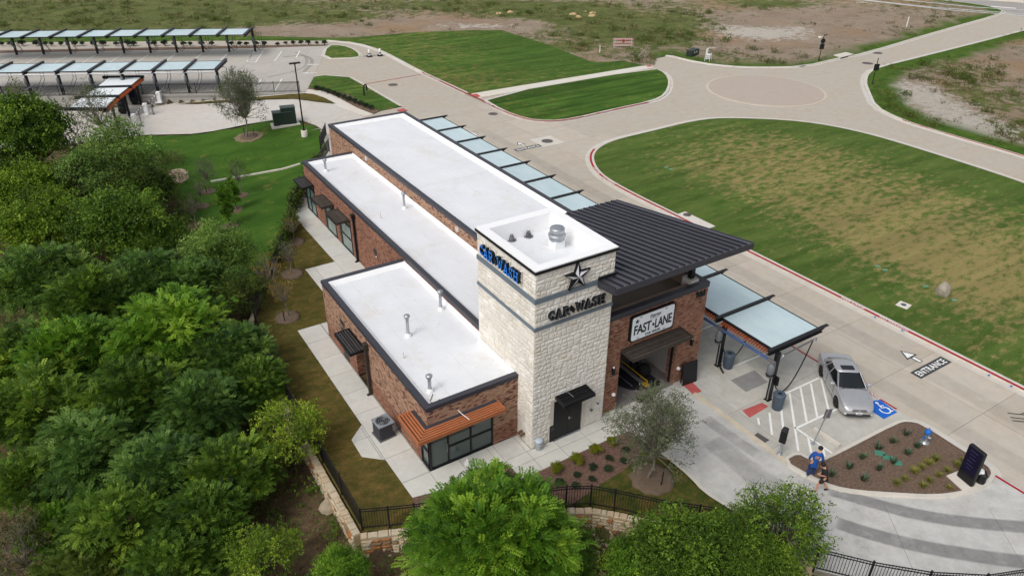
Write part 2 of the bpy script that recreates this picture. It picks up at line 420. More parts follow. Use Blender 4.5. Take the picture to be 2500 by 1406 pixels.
def vnoise(X, Y, s, seed=0):
    """cheap smooth value noise"""
    r = np.random.default_rng(seed); T = r.random((64, 64)); x = np.asarray(X)/s; y = np.asarray(Y)/s
    xi = np.floor(x).astype(int); yi = np.floor(y).astype(int); fx = x-xi; fy = y-yi
    fx = fx*fx*(3-2*fx); fy = fy*fy*(3-2*fy); g = lambda a, b: T[a % 64, b % 64]
    return (g(xi,yi)*(1-fx)+g(xi+1,yi)*fx)*(1-fy)+(g(xi,yi+1)*(1-fx)+g(xi+1,yi+1)*fx)*fy
LOWPOLY = [(13.5,53.0),(13.8,60),(11.5,67.35),(2.75,71.75),(-17,81.95),(-34,90.4),(-40,76),(-26,70),(-17,66)] + [GP(*q)[:2] for q in ((346,330),(400,329.5),(468,328),(515,322),(562,313),(605,304),(648,297),(680,293),(712,292),(745,298),(770,307),(790,321))] + [(8.6,49),(13.5,49)]
def terr_z(X, Y):
    h = hz(X, Y); ins = inside(X, Y, WEST)
    n = (vnoise(X, Y, 1.7, 3)-.5)*.25*np.clip(dist_line(X, Y, WALL_LINE)/2, 0, 1)
    n = np.where(inside(X, Y, LAWN_G), n*.25, n)
    dr = inside(X, Y, LOWPOLY)
    return np.where(ins, h+np.where(Y < 48, n, n*.2)-.14*dr, -0.15)
def lawn_at(X, Y):
    m = inside(X, Y, LAWN_G).astype(float)
    return m
ax = lambda lo, hi, st: np.concatenate([[-700,-400,-250,-150,-100,-75], np.arange(lo, hi, st), [q for q in (hi, 40, 60, 90, 130, 180, 260, 400, 800) if q >= hi]])
m_terr = N('creek_ground'); g = m_terr; p = g.pos()
woodcol = g.mix(g.val(g.noise(p, .7, 6, .7), .35, .65), lin(74, 62, 48), lin(122, 102, 78)); woodcol = g.mix(g.val(g.noise(p, .35, 6, .75, loc=(9,4,0)), .52, .7), woodcol, lin(84, 92, 44))
woodcol = g.mix(1.0, woodcol, g.ramp(g.noise(p, 11, 5, .8), [(.25, (.55,.55,.55)), (.75, (1.3,1.3,1.3))]), 'MULTIPLY')
gr = g.mix(g.val(g.noise(p, .4, 6, .7, stretch=(.5,1,1), rot=.6), .35, .65), lin(56, 88, 30), lin(76, 108, 40)); gr = g.mix(g.val(g.noise(p, .55, 7, .7, loc=(3,8,0)), .58, .74), gr, lin(124, 122, 62))
gr = g.mix(1.0, gr, g.ramp(g.noise(p, 14, 4, .75), [(.25, (.66,.68,.64)), (.75, (1.26,1.24,1.26))]), 'MULTIPLY')
g.color(g.mix(g.attr('lawn').outputs['Fac'], woodcol, gr)); g.bump(g.noise(p, 12, 5, .8), .9, .08); m_terr = g.set(.95, 0, .08)
terrain = struct(mk('terrain', grid_mesh('terrain', ax(-60, 24, .6), ax(-26, 84, .6), terr_z, {'lawn': lawn_at}), m_terr))

# ------------------------------------------------------------------ paved ground
HULL = [(-75,112),(-20,86)] + []
road_poly = [(-70, 140), (-62, 103.5), (-17.0, 82.4), (11.6, 67.6), (9.8, 57.0), (7.9, 52.0), (6.6, 46.2), (6.6, 30), (6.6, 1.0), (1.0, 1.0), (1.0, -4.4), (3.5, -7.6)] + FENCE_SE + [(18.2, -19.0), (40, -45), (120, -60), (420, -60), (420, 200), (60, 240)]
road = struct(MB().prism(road_poly, -0.3, -0.014).build('road', m_road))
m_joint = simple('joint_sealant', lin(150, 139, 128), .2, 4, .9)
m_jointw = simple('walk_joint', lin(150, 147, 140), .2, 4, .9)
def slabs(parent, poly, nx, ny, ang, org, z1, m, name='slab', gap=.012, th=.03, limit=300, near=None):
    def convex(q):
        q = ccw(q); return all((q[i][0]-q[i-1][0])*(q[(i+1)%len(q)][1]-q[i][1])-(q[i][1]-q[i-1][1])*(q[(i+1)%len(q)][0]-q[i][0]) > -1e-6 for i in range(len(q)))
    pieces = poly if isinstance(poly[0], list) else [poly]
    cs = [shrink(q, gap) if convex(q) else ccw(q) for pc in pieces for q in cells(pc, nx, ny, ang, org)]
    cs = [q for q in cs if len(q) > 2 and abs(area(q)) > .05]
    cs.sort(key=lambda q: hypot(q[0][0]-CAM[0], q[0][1]-CAM[1]))
    rest = MB()
    for k, q in enumerate(cs):
        if k < limit: MB().prism(q, z1-th, z1, False).build(name, m, parent)
        else: rest.prism(q, z1-th, z1, False)
    if rest.f: stuff(rest.build(name+'_field', m, parent))
# near stretch of the road: sawn panels on a darker joint bed
ROADSEC = [(12.0, -21.5), (33, -21.5), (33, 52), (12.0, 52)]
bed = MB().prism(ROADSEC, -.3, -.008).build('joint_bed', m_joint, road)
slabs(road, ROADSEC, 4.7, 4.6, 0, (16.95, -1.0), 0.0, m_road, gap=.014)
# vacuum lot: panels along its own axes
LOT_D = Vector((-.8905, .455)); LOT_A = math.atan2(LOT_D.y, LOT_D.x)-math.pi
LOT = GL([(0,244),(0,118),(620,117),(795,113),(786,146),(778,160),(752,216),(745,228)])
LOT[0] = (-42, 94.6); LOT[1] = (-30, 118); 
lot = struct(MB().prism(LOT, -.3, -.006).build('parking_lot', m_jointw))
slabs(lot, LOT, 3.75, 4.6, LOT_A, (2.6, 72.9), 0.003, m_lot, gap=.012)
# lower pay lane, sloping away from the building
LOW = [G(*p) for p in [(895,290),(860,262),(821,257),(770,243),(748,231)]]
def low_sheet():
    poly = LOWPOLY
    mb = MB()
    for q in cells(poly, 1.5, 1.5, LOT_A, (0,0)):
        q = ccw(q); mb.sheet([(x, y, (H(x-.27, y-.54) if y > 64 else H(x, y))+.035) for x, y in q])
    return struct(mb.build('lower_drive', m_lowdrive))
low_drive = low_sheet()
# apron beside the building and the exit drive
RED_U = 18.1
APRON = [(11.15, 0.35), (11.15, 41.5), (RED_U, 41.5), (RED_U, -8.8), G(2214,1032), G(2187,1037), G(2010,1128), G(1971,1124), G(1947,1110), G(1916,1128), G(1690,962), G(1640,937)]
apron = struct(MB().prism(APRON, -.3, .002).build('apron', m_jointw))
slabs(apron, APRON, 3.65, 3.0, 0, (RED_U, -.2), .010, m_apron, gap=.012)
DRIVE = [(5.4, .4), (9.6, .4), G(1640,937), G(1690,962), G(1916,1128), G(1972,1160), G(2032,1189), G(2090,1200), G(2282,1212), G(2350,1203), G(2400,1188), G(2420,1165), G(2417,1148), G(2500,1197), (26, -22), (22, -26), (18.2,-19.3)] + FENCE_SE[::-1][1:] + [G(1780,1238), G(1722,1202), G(1690,1166), G(1643,1126), G(1538,1049), G(1500,1000)]
drive = struct(MB().prism(DRIVE, -.3, .004).build('exit_drive', m_jointw))
slabs(drive, DRIVE, 4.6, 4.6, R(-38), G(1900,1200), .011, m_drive, gap=.011)
# tyre-darkened bands where cars turn out of the drive
m_tyre = N('tyre_marks'); g = m_tyre; tr = g.n('ShaderNodeBsdfTransparent'); mx = g.n('ShaderNodeMixShader')
al = g.math('MULTIPLY', g.attr('tone').outputs['Fac'], g.math('MULTIPLY', g.val(g.noise(g.pos(), 1.1, 6, .7), .12, .5), .42))
g.link(al, mx.inputs[0]); g.link(tr.outputs[0], mx.inputs[1]); g.color(lin(112,112,114)); g.link(g.b.outputs[0], mx.inputs[2]); g.link(mx.outputs[0], g.t.nodes['Material Output'].inputs['Surface']); m_tyre = g.set(.9, 0, .1)
def tone_band(name, line, wid, parent, z=.015, m=None, fade=1.0):
    line = smooth_line(line, 3); n = len(line)
    rows = [offset(line, wid*k) for k in (-.5,-.36,0,.36,.5)]; tone = [0,1,1,1,0]
    vs = [(x,y,z) for r in rows for x,y in r]; fs = [(k*n+i,k*n+i+1,(k+1)*n+i+1,(k+1)*n+i) for k in range(4) for i in range(n-1)]
    me = bpy.data.meshes.new(name); me.from_pydata(vs, [], fs); at = me.attributes.new('tone','FLOAT','POINT')
    at.data.foreach_set('value', [t*min(1, min(i, n-1-i)/(n*.12))*fade for t in tone for i in range(n)]); return mk(name, me, m or m_tyre, parent)
tone_band('tyre_mark', GL([(2020,1195),(2130,1228),(2240,1257),(2380,1278),(2560,1290)]), .8, drive)
tone_band('tyre_mark', GL([(2040,1275),(2130,1305),(2250,1335),(2400,1360),(2560,1378)]), .85, drive)
tone_band('tyre_mark', GL([(1735,1075),(1770,1100),(1830,1150),(1900,1200)]), 1.5, drive, fade=.45)
tone_band('tyre_mark', GL([(1720,1020),(1790,1070),(1850,1110)]), .8, drive, fade=.5)
tone_band('tyre_mark', [(19.4,-24),(19.4,-5),(19.2,20),(19.4,45)], 1.3, road, z=.006, fade=.22)
tone_band('tyre_mark', [(22.6,-24),(22.6,-5),(22.4,20),(22.6,45)], 1.3, road, z=.006, fade=.22)
tone_band('tyre_mark', GL([(690,140),(745,135),(768,150),(740,178)]), .6, lot, z=.01, fade=.6)
tone_band('tyre_mark', GL([(720,128),(752,140),(745,170),(650,190)]), .5, lot, z=.01, fade=.5)

# ------------------------------------------------------------------ lawns, verges and fields (a kerb height above the road)
def plate(name, poly, m, z=.10, skirt=True, cell=0, attrs=None, relief=0):
    if not cell: return struct(MB().prism(poly, -.2 if skirt else z-.01, z, False).build(name, m))
    vs, fs = [], []
    for q in cells(poly, cell, cell):
        q = ccw(q); o = len(vs); vs += q; fs.append(tuple(range(o, o+len(q))))
    A = np.array(vs); zz = np.full(len(A), z)
    if relief: zz = z + (vnoise(A[:,0], A[:,1], 3.1, 5)*vnoise(A[:,0], A[:,1], 9, 6))*relief*np.clip((dist_line(A[:,0], A[:,1], list(poly)+[poly[0]])-.5)/5, 0, 1)
    me = bpy.data.meshes.new(name); me.from_pydata(np.column_stack([A, zz]).tolist(), [], fs)
    for an, f in (attrs or {}).items():
        at = me.attributes.new(an, 'FLOAT', 'POINT'); at.data.foreach_set('value', np.asarray(f(A[:,0], A[:,1]), np.float32))
    return struct(mk(name, me, m))
LAWN_A_TOP = [(800,95),(870,93),(1016,81),(1160,75.6),(1225,76),(1340,112),(1448,155),(1520,150.5),(1574,162)]
lawnA = GL(LAWN_A_TOP + [(1567,163.5),(1149,231),(1145,229),(1030,176.5),(962,139.5),(926,122.5),(872,106.5),(800,100),(630,99.5),(0,104),(-200,106),(-200,95),(0,93),(630,90)])
plate('lawn', lawnA, m_lawnA)
LB = smooth_line(GL([(1176,240),(1597,168.5),(1624,182),(1633,204),(1622,232),(1592,248),(1484,271),(1394,292),(1340,297),(1286,292),(1232,273)]), 1, True)
plate('lawn', LB, m_lawnB)
LC_edge = smooth_line(GL([(2560,478),(2500,449),(2248,368),(2104,325),(1960,298),(1780,290),(1701,296),(1592,323),(1498,345),(1459,365),(1447,388),(1462,421),(1500,448),(1568,484),(1622,510),(1830,612),(1990,692),(2250,822),(2500,947),(2700,1048)]), 2)
LAWN_C = LC_edge + [(80,-40),(90,0)]
def dryness(X, Y):
    d = dist_line(X, Y, LC_edge); a = np.clip((d-2.0)/7.0, 0, 1); c = G(1990, 480); e_ = G(2350, 640)
    b = np.exp(-(np.hypot(X-c[0], Y-c[1])/15)**2) + np.exp(-(np.hypot(X-e_[0], Y-e_[1])/10)**2)
    return np.clip(a*(.52+.36*b), 0, 1)
plate('lawn', LAWN_C, m_lawnC, cell=1.5, attrs={'dry': dryness})
path = struct(MB().prism(GL([(1151,231),(1567,163.5),(1592,161),(1596,167.5),(1175,240),(1160,238)]), -.2, .11).build('footpath', m_path))
I1 = GL([(790,145),(801,113.5),(835,113),(864,123),(878,137),(871,142.5)])
plate('traffic_island', smooth_line(I1, 1, True), m_lawnA)
I2 = GL([(754,214),(767,190),(792,186.5),(852,191),(890,212),(976,262),(927,272),(885,250),(850,232),(800,219)])
plate('traffic_island', I2, m_lawnA)
MB2 = GL([(752,216),(800,220),(850,233),(885,251),(927,273),(912,279),(870,262),(820,235),(790,222),(753,219)])
plate('mulch_bed', MB2, m_mulch, .09)
PL = GL([(0,122),(630,118),(795,112.5),(795,110.5),(620,113),(0,117)]); plate('planter_strip', [(-34,117.3)]+PL[1:5]+[(-36,119.6)], m_mulch, .08)
sliver = [GP(*q)[:2] for q in ((425,256.5),(500,251),(562,246.5),(640,239.5),(745,231.5),(765,233),(790,241),(820,256),(767,250),(716,243),(640,245.5),(560,251.5),(480,256))]
mb = MB()
for q in cells(sliver, 1.2, 1.2): mb.sheet([(x, y, H(x,y)+.16) for x, y in ccw(q)])
struct(mb.build('verge', m_lawnH))
walk2 = struct(MB().prism(GL([(752,219),(790,224),(822,238),(870,264),(912,281),(890,285),(850,270),(818,257),(785,240),(745,228)]), -.3, .05).build('footpath', m_path))
# fields
FAR = lambda x: G(x, -200)
fieldN = [FAR(-300), G(-300,93), G(0,93), G(630,90)] + GL(LAWN_A_TOP) + GL([(1597,160),(1602,143),(1640,135),(1712,155),(1780,163),(1852,166),(1960,164),(2050,142),(2104,133),(2284,79),(2440,36),(2451,31),(2446,26),(2392,13),(2280,1),(2200,-14),(2150,-40)]) + [FAR(2150)]
fieldD = GL([(2650,40),(2500,77),(2403,103),(2248,142),(2151,166),(2122,180),(2115,202),(2122,223),(2140,263),(2194,290),(2248,310),(2500,382),(2700,445)]) + [(200,40)]
YX = (math.cos(YAW), -math.sin(YAW)); YY = (math.sin(YAW), math.cos(YAW))
def blobs(L, base):
    L2 = []
    for (x, y, rx, ry, v) in L:
        c = G(x, y); a = G(x+rx, y); b = G(x, y-ry); L2.append((c, hypot(a[0]-c[0], a[1]-c[1]), hypot(b[0]-c[0], b[1]-c[1]), v))
    def f(X, Y):
        out = np.full(np.shape(X), base, float)
        for c, rx, ry, v in L2:
            dx = X-c[0]; dy = Y-c[1]; p = (dx*YX[0]+dy*YX[1])/rx; q = (dx*YY[0]+dy*YY[1])/ry
            out += v*np.exp(-(p*p+q*q))
        return np.clip(out, 0, 1)
    return f
veg = blobs([(100,40,500,40,.5),(500,40,300,30,.4),(830,50,70,12,.5),(720,78,150,8,-.9),(1100,62,300,12,-.5),(1150,15,250,12,.35),(1420,40,80,20,.9),(1560,85,90,28,.45),(1300,45,150,12,.1),(1900,90,250,40,-.35),(2050,50,200,25,-.3),
             (1660,95,40,10,.5),(1880,12,100,10,.5),(1960,63,40,6,.4),(2150,40,60,8,.2),(2400,240,70,26,.22),(2460,320,40,20,.1),(2230,230,50,60,-.5),(2450,150,60,30,-.3),(2330,170,60,20,.2),(1500,70,170,34,.4),(1350,118,70,8,.4),(1680,55,70,30,.35),(1300,30,160,16,.3),(1780,140,60,8,.3),(2100,70,120,12,.15)], .44)
pale = blobs([(1860,85,120,16,.95),(1160,66,130,6,.8),(1950,70,60,10,.4),(2250,240,110,46,.85),(2380,320,130,26,1.0),(2430,180,80,24,.25),(1560,135,40,8,.7),(1750,70,40,12,.3),(2110,12,60,6,.6),(1180,40,80,6,.35)], .04)
edge_green = None
def verge_f(line, wd):
    def f(X, Y): 
        d = dist_line(X, Y, line); wv = wd*(.7+.6*vnoise(X, Y, 2.2, 9)); return np.clip((wv-d)/(.35*wd)+.5, 0, 1)
    return f
m_field = N('scrub_field'); g = m_field; p = g.pos()
dirt = g.mix(g.val(g.noise(p, .16, 6, .65), .35, .65), lin(150, 132, 114), lin(170, 154, 137)); dirt = g.mix(g.val(g.noise(p, .5, 7, .75, loc=(5,2,0)), .55, .72), dirt, lin(126, 106, 84)); dirt = g.mix(g.val(g.noise(p, .07, 3, .5, loc=(1,7,0)), .5, .7), dirt, lin(162, 134, 106))
pa = g.math('ADD', g.attr('pale').outputs['Fac'], g.math('MULTIPLY', g.math('SUBTRACT', g.noise(p, .9, 7, .75, loc=(2,9,0)), .5), 2.3)); dirt = g.mix(g.val(pa, .42, .72), dirt, lin(196, 188, 176))
vg = g.mix(g.val(g.noise(p, .3, 6, .7, loc=(8,1,0)), .35, .65), lin(82, 96, 50), lin(118, 122, 74)); vg = g.mix(g.val(g.noise(p, .8, 6, .75, loc=(4,4,0)), .55, .7), vg, lin(128, 116, 82))
vf = g.math('ADD', g.attr('veg').outputs['Fac'], g.math('MULTIPLY', g.math('SUBTRACT', g.noise(p, .55, 8, .78, loc=(6,6,0)), .5), 2.1))
col = g.mix(g.val(vf, .42, .62), dirt, vg)
vz = g.mix(g.val(g.noise(p, .8, 5, .7, loc=(0,3,0)), .35, .65), lin(66, 96, 34), lin(94, 120, 48)); col = g.mix(g.attr('verge').outputs['Fac'], col, vz)
col = g.mix(g.val(g.noise(p, 1.7, 7, .8, loc=(3,1,0)), .56, .66), col, g.mix(1.0, col, (.55,.62,.5), 'MULTIPLY'))
col = g.mix(1.0, col, g.ramp(g.noise(p, 5, 6, .85), [(.25, (.56,.56,.56)), (.75, (1.34,1.34,1.34))]), 'MULTIPLY')
g.color(col); g.bump(g.noise(p, 2.5, 7, .8), 1.0, .3); m_field = g.set(.95, 0, .08)
vN = GL([(1625,137),(1640,138),(1712,155),(1780,163),(1852,166),(1960,164),(2050,142),(2104,133),(2284,79),(2440,36),(2446,26),(2392,13),(2280,1),(2200,-14)])
vD = fieldD[:-1]
fN = plate('scrub_field', fieldN, m_field, .10, cell=2.5, attrs={'veg': veg, 'pale': pale, 'verge': verge_f(vN, 2.2)}, relief=.5)
fD = plate('scrub_field', fieldD, m_field, .10, cell=1.5, attrs={'veg': veg, 'pale': pale, 'verge': verge_f(vD, 3.6)}, relief=.25)
struct(MB().prism(GL([(2190,-14),(2280,1),(2392,13),(2446,27),(2500,42),(2640,80),(2900,60),(2900,-60),(2200,-60)]), -.2, .006).build('far_road', m_asphalt))
struct(MB().prism(GL([(2280,-6),(2420,2),(2600,16),(2600,10),(2420,-3),(2280,-12)]), -.2, .16).build('far_footpath', m_path))
for a, b in (((2300,6),(2350,10)), ((2420,17),(2480,22))): MB().prism([G(*a), G(*b), G(b[0],b[1]-1.5), G(a[0],a[1]-1.5)], .005, .014).build('lane_dash', m_mark, bpy.data.objects['far_road'])
# roundabout island: a low disc flush in the road
cc = np.mean([G(1726,220), G(2018,222), G(1860,183), G(1870,263)], 0); rr_ = 7.1
m_ringc = concrete('ring_concrete', lin(196,186,172), .1)
ri = struct(MB().lathe([(7.28,-.05),(7.28,.03),(7.0,.04)], (cc[0],cc[1],0), 64, False).build('roundabout_ring', m_ringc))
MB().lathe([(6.95,-.02),(6.95,.075),(0.01,.09)], (cc[0],cc[1],0), 64, False).build('roundabout_disc', m_circle, ri)

# ------------------------------------------------------------------ kerbs (with painted fire lane)
def kerb(line, wd=.28, z=.13, gutter=.45, closed=False, side=-1):
    """line = grass edge; kerb runs outside it on `side`"""
    k = struct(ribbon(MB(), line, offset(line, side*wd, closed), z, z, closed).build('kerb', m_kerb))
    o = offset(line, side*wd, closed); ribbon(MB(), o, offset(o, side*.03, closed), z, .004, closed).build('kerb_face', m_kerb, k)
    if gutter: ribbon(MB(), offset(line, side*(wd+.03), closed), offset(line, side*(wd+gutter), closed), .008, .008, closed).build('gutter', m_kerb, k)
    return k
def paint_line(k, line, off, wd, z, m=None, name='red_paint'):
    return ribbon(MB(), offset(line, off-wd/2), offset(line, off+wd/2), z, z).build(name, m or m_red, k)
def sub(line, a, b):
    """stretch of a polyline between the points nearest to a and b"""
    ia = min(range(len(line)), key=lambda i: hypot(line[i][0]-a[0], line[i][1]-a[1])); ib = min(range(len(line)), key=lambda i: hypot(line[i][0]-b[0], line[i][1]-b[1]))
    return line[ia:ib+1] if ia <= ib else line[ib:ia+1][::-1]

def fire_lane(k, line, off, z, phrases, wd=.2):
    """red band on the kerb with its white stencilled words"""
    L = offset(line, off); ribbon(MB(), offset(line, off-wd/2), offset(line, off+wd/2), z, z).build('red_paint', m_red, k)
    acc = [0]
    for a, b in zip(L[:-1], L[1:]): acc.append(acc[-1]+hypot(b[0]-a[0], b[1]-a[1]))
    for word, at in phrases:
        i = max(j for j in range(len(acc)-1) if acc[j] <= at) if at < acc[-1] else None
        if i is None: continue
        a, b = Vector(L[i]), Vector(L[i+1]); t = (b-a).normalized(); p = a + t*(at-acc[i])
        text_obj(word, .17, 1.9 if len(word) > 9 else 1.7, (p.x, p.y, z+.006), (t.x, t.y, 0), (-t.y, t.x, 0), .003, m_mark, 'stencil_lettering', k)
kC = kerb(LC_edge, .4, .13, .45)
LBc = ccw(LB); kB = kerb(LBc, .3, .13, .4, True)
lineA = smooth_line(GL([(800,100),(872,106.5),(926,122.5),(962,139.5),(1030,176.5),(1145,229)]), 1); kA = kerb(lineA, .3)
kN = kerb(smooth_line(vN, 1), .3, .13, .4); kD = kerb(smooth_line(vD, 1), .35, .13, .5)
I1c = ccw(smooth_line(I1, 1, True)); kI = kerb(I1c, .25, .12, .3, True)
kI2 = kerb(GL([(767,190),(792,186.5),(852,191),(890,212),(976,262)])[::-1], .25, .12, .3)
# ------------------------------------------------------------------ the car wash building
bld = thing('car_wash_building', 'car wash building of brown brick with white flat roofs and a pale stone tower', 'building')
m_roof = N('white_membrane'); g = m_roof; p = g.pos()
c = g.mix(g.val(g.noise(p, .35, 6, .7), .35, .7), lin(216,218,221), lin(226,228,231)); c = g.mix(g.val(g.noise(p, .33, 8, .8, loc=(4,9,0)), .52, .7), c, lin(210,205,197)); c = g.mix(g.val(g.noise(p, 1.6, 7, .8, loc=(7,1,0)), .6, .72), c, lin(200,195,188)); c = g.mix(1.0, c, g.ramp(g.noise(p, 9, 5, .8), [(.25,(.94,.94,.94)),(.6,(1,1,1))]), 'MULTIPLY')
c = g.mix(g.val(g.noise(p, 3.2, 4, .7, loc=(1,1,0)), .74, .8), c, lin(170,160,148))
g.color(c); m_roof = g.set(.7, 0, .3)
m_flash = simple('white_flashing', lin(240,240,240), .05, 2, .55)
m_tanroof = simple('dusty_roof', lin(150,138,124), .2, .8, .9)
def brickmat(name, use_rand):
    g = N(name); p = g.pos()
    a = g.attr('bcol').outputs['Color'] if not use_rand else g.ramp(g.rnd(), [(0, lin(74,42,36)), (.12, lin(92,52,42)), (.16, lin(138,98,76)), (.6, lin(160,116,90)), (1, lin(172,132,104))])
    c = g.mix(1.0, a, g.ramp(g.noise(p, 12, 4, .7), [(.3,(.82,.82,.82)),(.7,(1.12,1.12,1.12))]), 'MULTIPLY'); c = g.mix(1.0, c, g.ramp(g.noise(p, .5, 4, .6), [(.3,(.88,.88,.88)),(.7,(1.08,1.08,1.08))]), 'MULTIPLY')
    g.color(c); g.bump(g.noise(p, 60, 3, .7), .3, .004); return g.set(.9, 0, .15)
m_brick = brickmat('brick', False); m_brick1 = brickmat('brick_single', True)
TAN = [lin(161,128,106), lin(169,136,114), lin(177,144,121), lin(153,120,99)]; ACC = [lin(112,76,64), lin(122,86,72), lin(98,66,58)]
RED = [lin(145,105,86), lin(152,111,92), lin(137,98,80), lin(129,91,75), lin(156,116,96)]
def scheme(kind):
    def f(z):
        if kind == 'red' or (kind == 'tan' and z < 1.05): return random.choice(RED) if random.random() > .12 else random.choice(ACC)
        if kind == 'redtan': return random.choice(RED+[TAN[0]]) if random.random() > .1 else random.choice(ACC)
        return random.choice(TAN) if random.random() > .15 else random.choice(ACC)
    return f
unit_brick = None
def brick_wall(part, O, du, L, z0, z1, nrm, opens, kind, singles=0, bl=.2, bh=.0675, mj=.01, proud=.012):
    global unit_brick
    du = np.array(du, float); nrm = np.array(nrm, float); O = np.array(O, float); fz = scheme(kind); items = []
    row = 0; z = z0
    while z < z1-.01:
        zt = min(z+bh, z1); a = -(bl/2 if row % 2 else 0); 
        while a < L:
            a0, a1 = max(a, 0), min(a+bl, L); a += bl+mj
            segs = [(a0, a1)]
            for (p0, p1, q0, q1) in opens:
                if zt > q0 and z < q1:
                    ns = []
                    for s0, s1 in segs:
                        if s1 <= p0 or s0 >= p1: ns.append((s0, s1))
                        else:
                            if s0 < p0: ns.append((s0, p0))
                            if s1 > p1: ns.append((p1, s1))
                    segs = ns
            for s0, s1 in segs:
                if s1-s0 > .03: items.append((s0, s1, z, zt, fz(z)))
        z += bh+mj; row += 1
    vs, fs, cs = [], [], []
    for k, (a0, a1, b0, b1, colr) in enumerate(items):
        o = len(vs)
        for (a, zz, d) in ((a0,b0,0),(a1,b0,0),(a1,b1,0),(a0,b1,0),(a0,b0,proud),(a1,b0,proud),(a1,b1,proud),(a0,b1,proud)):
            vs.append(tuple(O+du*a+nrm*(d+random.uniform(0,.003)*(d > 0))+np.array([0,0,zz]))); cs.append((*colr, 1))
        fs += [(o+4,o+5,o+6,o+7),(o,o+1,o+5,o+4),(o+1,o+2,o+6,o+5),(o+2,o+3,o+7,o+6),(o+3,o,o+4,o+7)]
    def mkmesh(sel, nm):
        vv, ff, cc_ = [], [], []
        for k in sel:
            o = len(vv); vv += vs[k*8:k*8+8]; cc_ += cs[k*8:k*8+8]; ff += [tuple(i-k*8+o for i in f) for f in fs[k*5:k*5+5]]
        me = bpy.data.meshes.new(nm); me.from_pydata(vv, [], ff); at = me.attributes.new('bcol', 'FLOAT_COLOR', 'POINT'); at.data.foreach_set('color', np.array(cc_, np.float32).reshape(-1)); me.update(); return me
    order = list(range(len(items)))
    if singles:
        full = [k for k in order if items[k][1]-items[k][0] > bl-.001]
        full.sort(key=lambda k: np.linalg.norm(np.array(vs[k*8])-CAM)); chosen = full[:singles]; S_ = set(chosen); order = [k for k in order if k not in S_]
        # alike pieces share four meshes that differ only in fired colour
        if unit_brick is None:
            unit_brick = {}
        for k in chosen:
            a0, a1, b0, b1, colr = items[k]; key = colr+(kind,)
            if key not in unit_brick:
                mb = MB(); A = du*(bl/2); B = np.array([0,0,bh/2]); D = nrm*proud
                P = [-A-B, A-B, A+B, -A+B]; mb.add([tuple(q) for q in P]+[tuple(q+D) for q in P], [(4,5,6,7),(0,1,5,4),(1,2,6,5),(2,3,7,6),(3,0,4,7)])
                me = mb.mesh('brick'); at = me.attributes.new('bcol', 'FLOAT_COLOR', 'POINT'); at.data.foreach_set('color', np.array([(*colr,1)]*8, np.float32).reshape(-1)); me.materials.append(m_brick); unit_brick[key] = me
            c_ = O+du*((a0+a1)/2)+np.array([0,0,(b0+b1)/2]); mk('brick', unit_brick[key], None, part, tuple(c_))
    stuff(mk('brick_field', mkmesh(order, 'brick_field'), m_brick, part))

WX, WY0, WY1, WZ = -4.875, 1.29, 14.877, 3.787
MX, MY, MZ = 0.28, 33.55, 4.13
TX0, TX1, TY, TZ = 4.4, 11.62, 38.59, 5.06
FX, FY, FZ = 11.2, 0.30, 6.0
TWX, TWY, TWZ = 4.37, 5.015, 10.0
e = .012
# --- office wing
wing = MB(); SF = -1.39   # storefront reaches from the corner to here
wing.box(WX+e, 0, 8.35-6.15, 8.35, 0, 3.3).box(WX+e, 0, 10.2, WY1-e, 0, 3.3).box(WX+e, 0, 8.35, 10.2, 2.55, 3.3).box(-3.7, 0, 8.35, 10.2, 0, 2.55)
wing.box(SF, 0, WY0+e, 2.2, 0, 3.3).box(WX+e, SF, WY0+e, 2.2, 2.6, 3.3)
wing.box(WX+e, WX+.2, WY0+e, WY1-e, 3.3, WZ-.12).box(WX+.2, 0, WY0+e, WY0+.2, 3.3, WZ-.12).box(WX+.2, 0, WY1-.2, WY1-e, 3.3, WZ-.12)
wing = wing.build('office_wing', m_mortar, bld)
brick_wall(wing, (WX, WY0+e, 0), (1,0,0), -WX, 0.0, WZ-.12, (0,-1,0), [(-.1, SF-WX, -.1, 2.6)], 'tan', singles=300)
brick_wall(wing, (WX+e, WY1, 0), (0,-1,0), WY1-WY0, 0.0, WZ-.12, (-1,0,0), [(WY1-2.2, 99, -.1, 2.6), (WY1-10.2, WY1-8.35, -.1, 2.55), (WY1-12.3, WY1-11.42, -.1, 2.15)], 'tan')
brick_wall(wing, (0, WY1-e, 0), (-1,0,0), -WX, 0, WZ-.12, (0,1,0), [], 'tan')
brick_wall(wing, (WX, 10.2-e, 0), (1,0,0), .9, 0, 2.55, (0,-1,0), [], 'red')
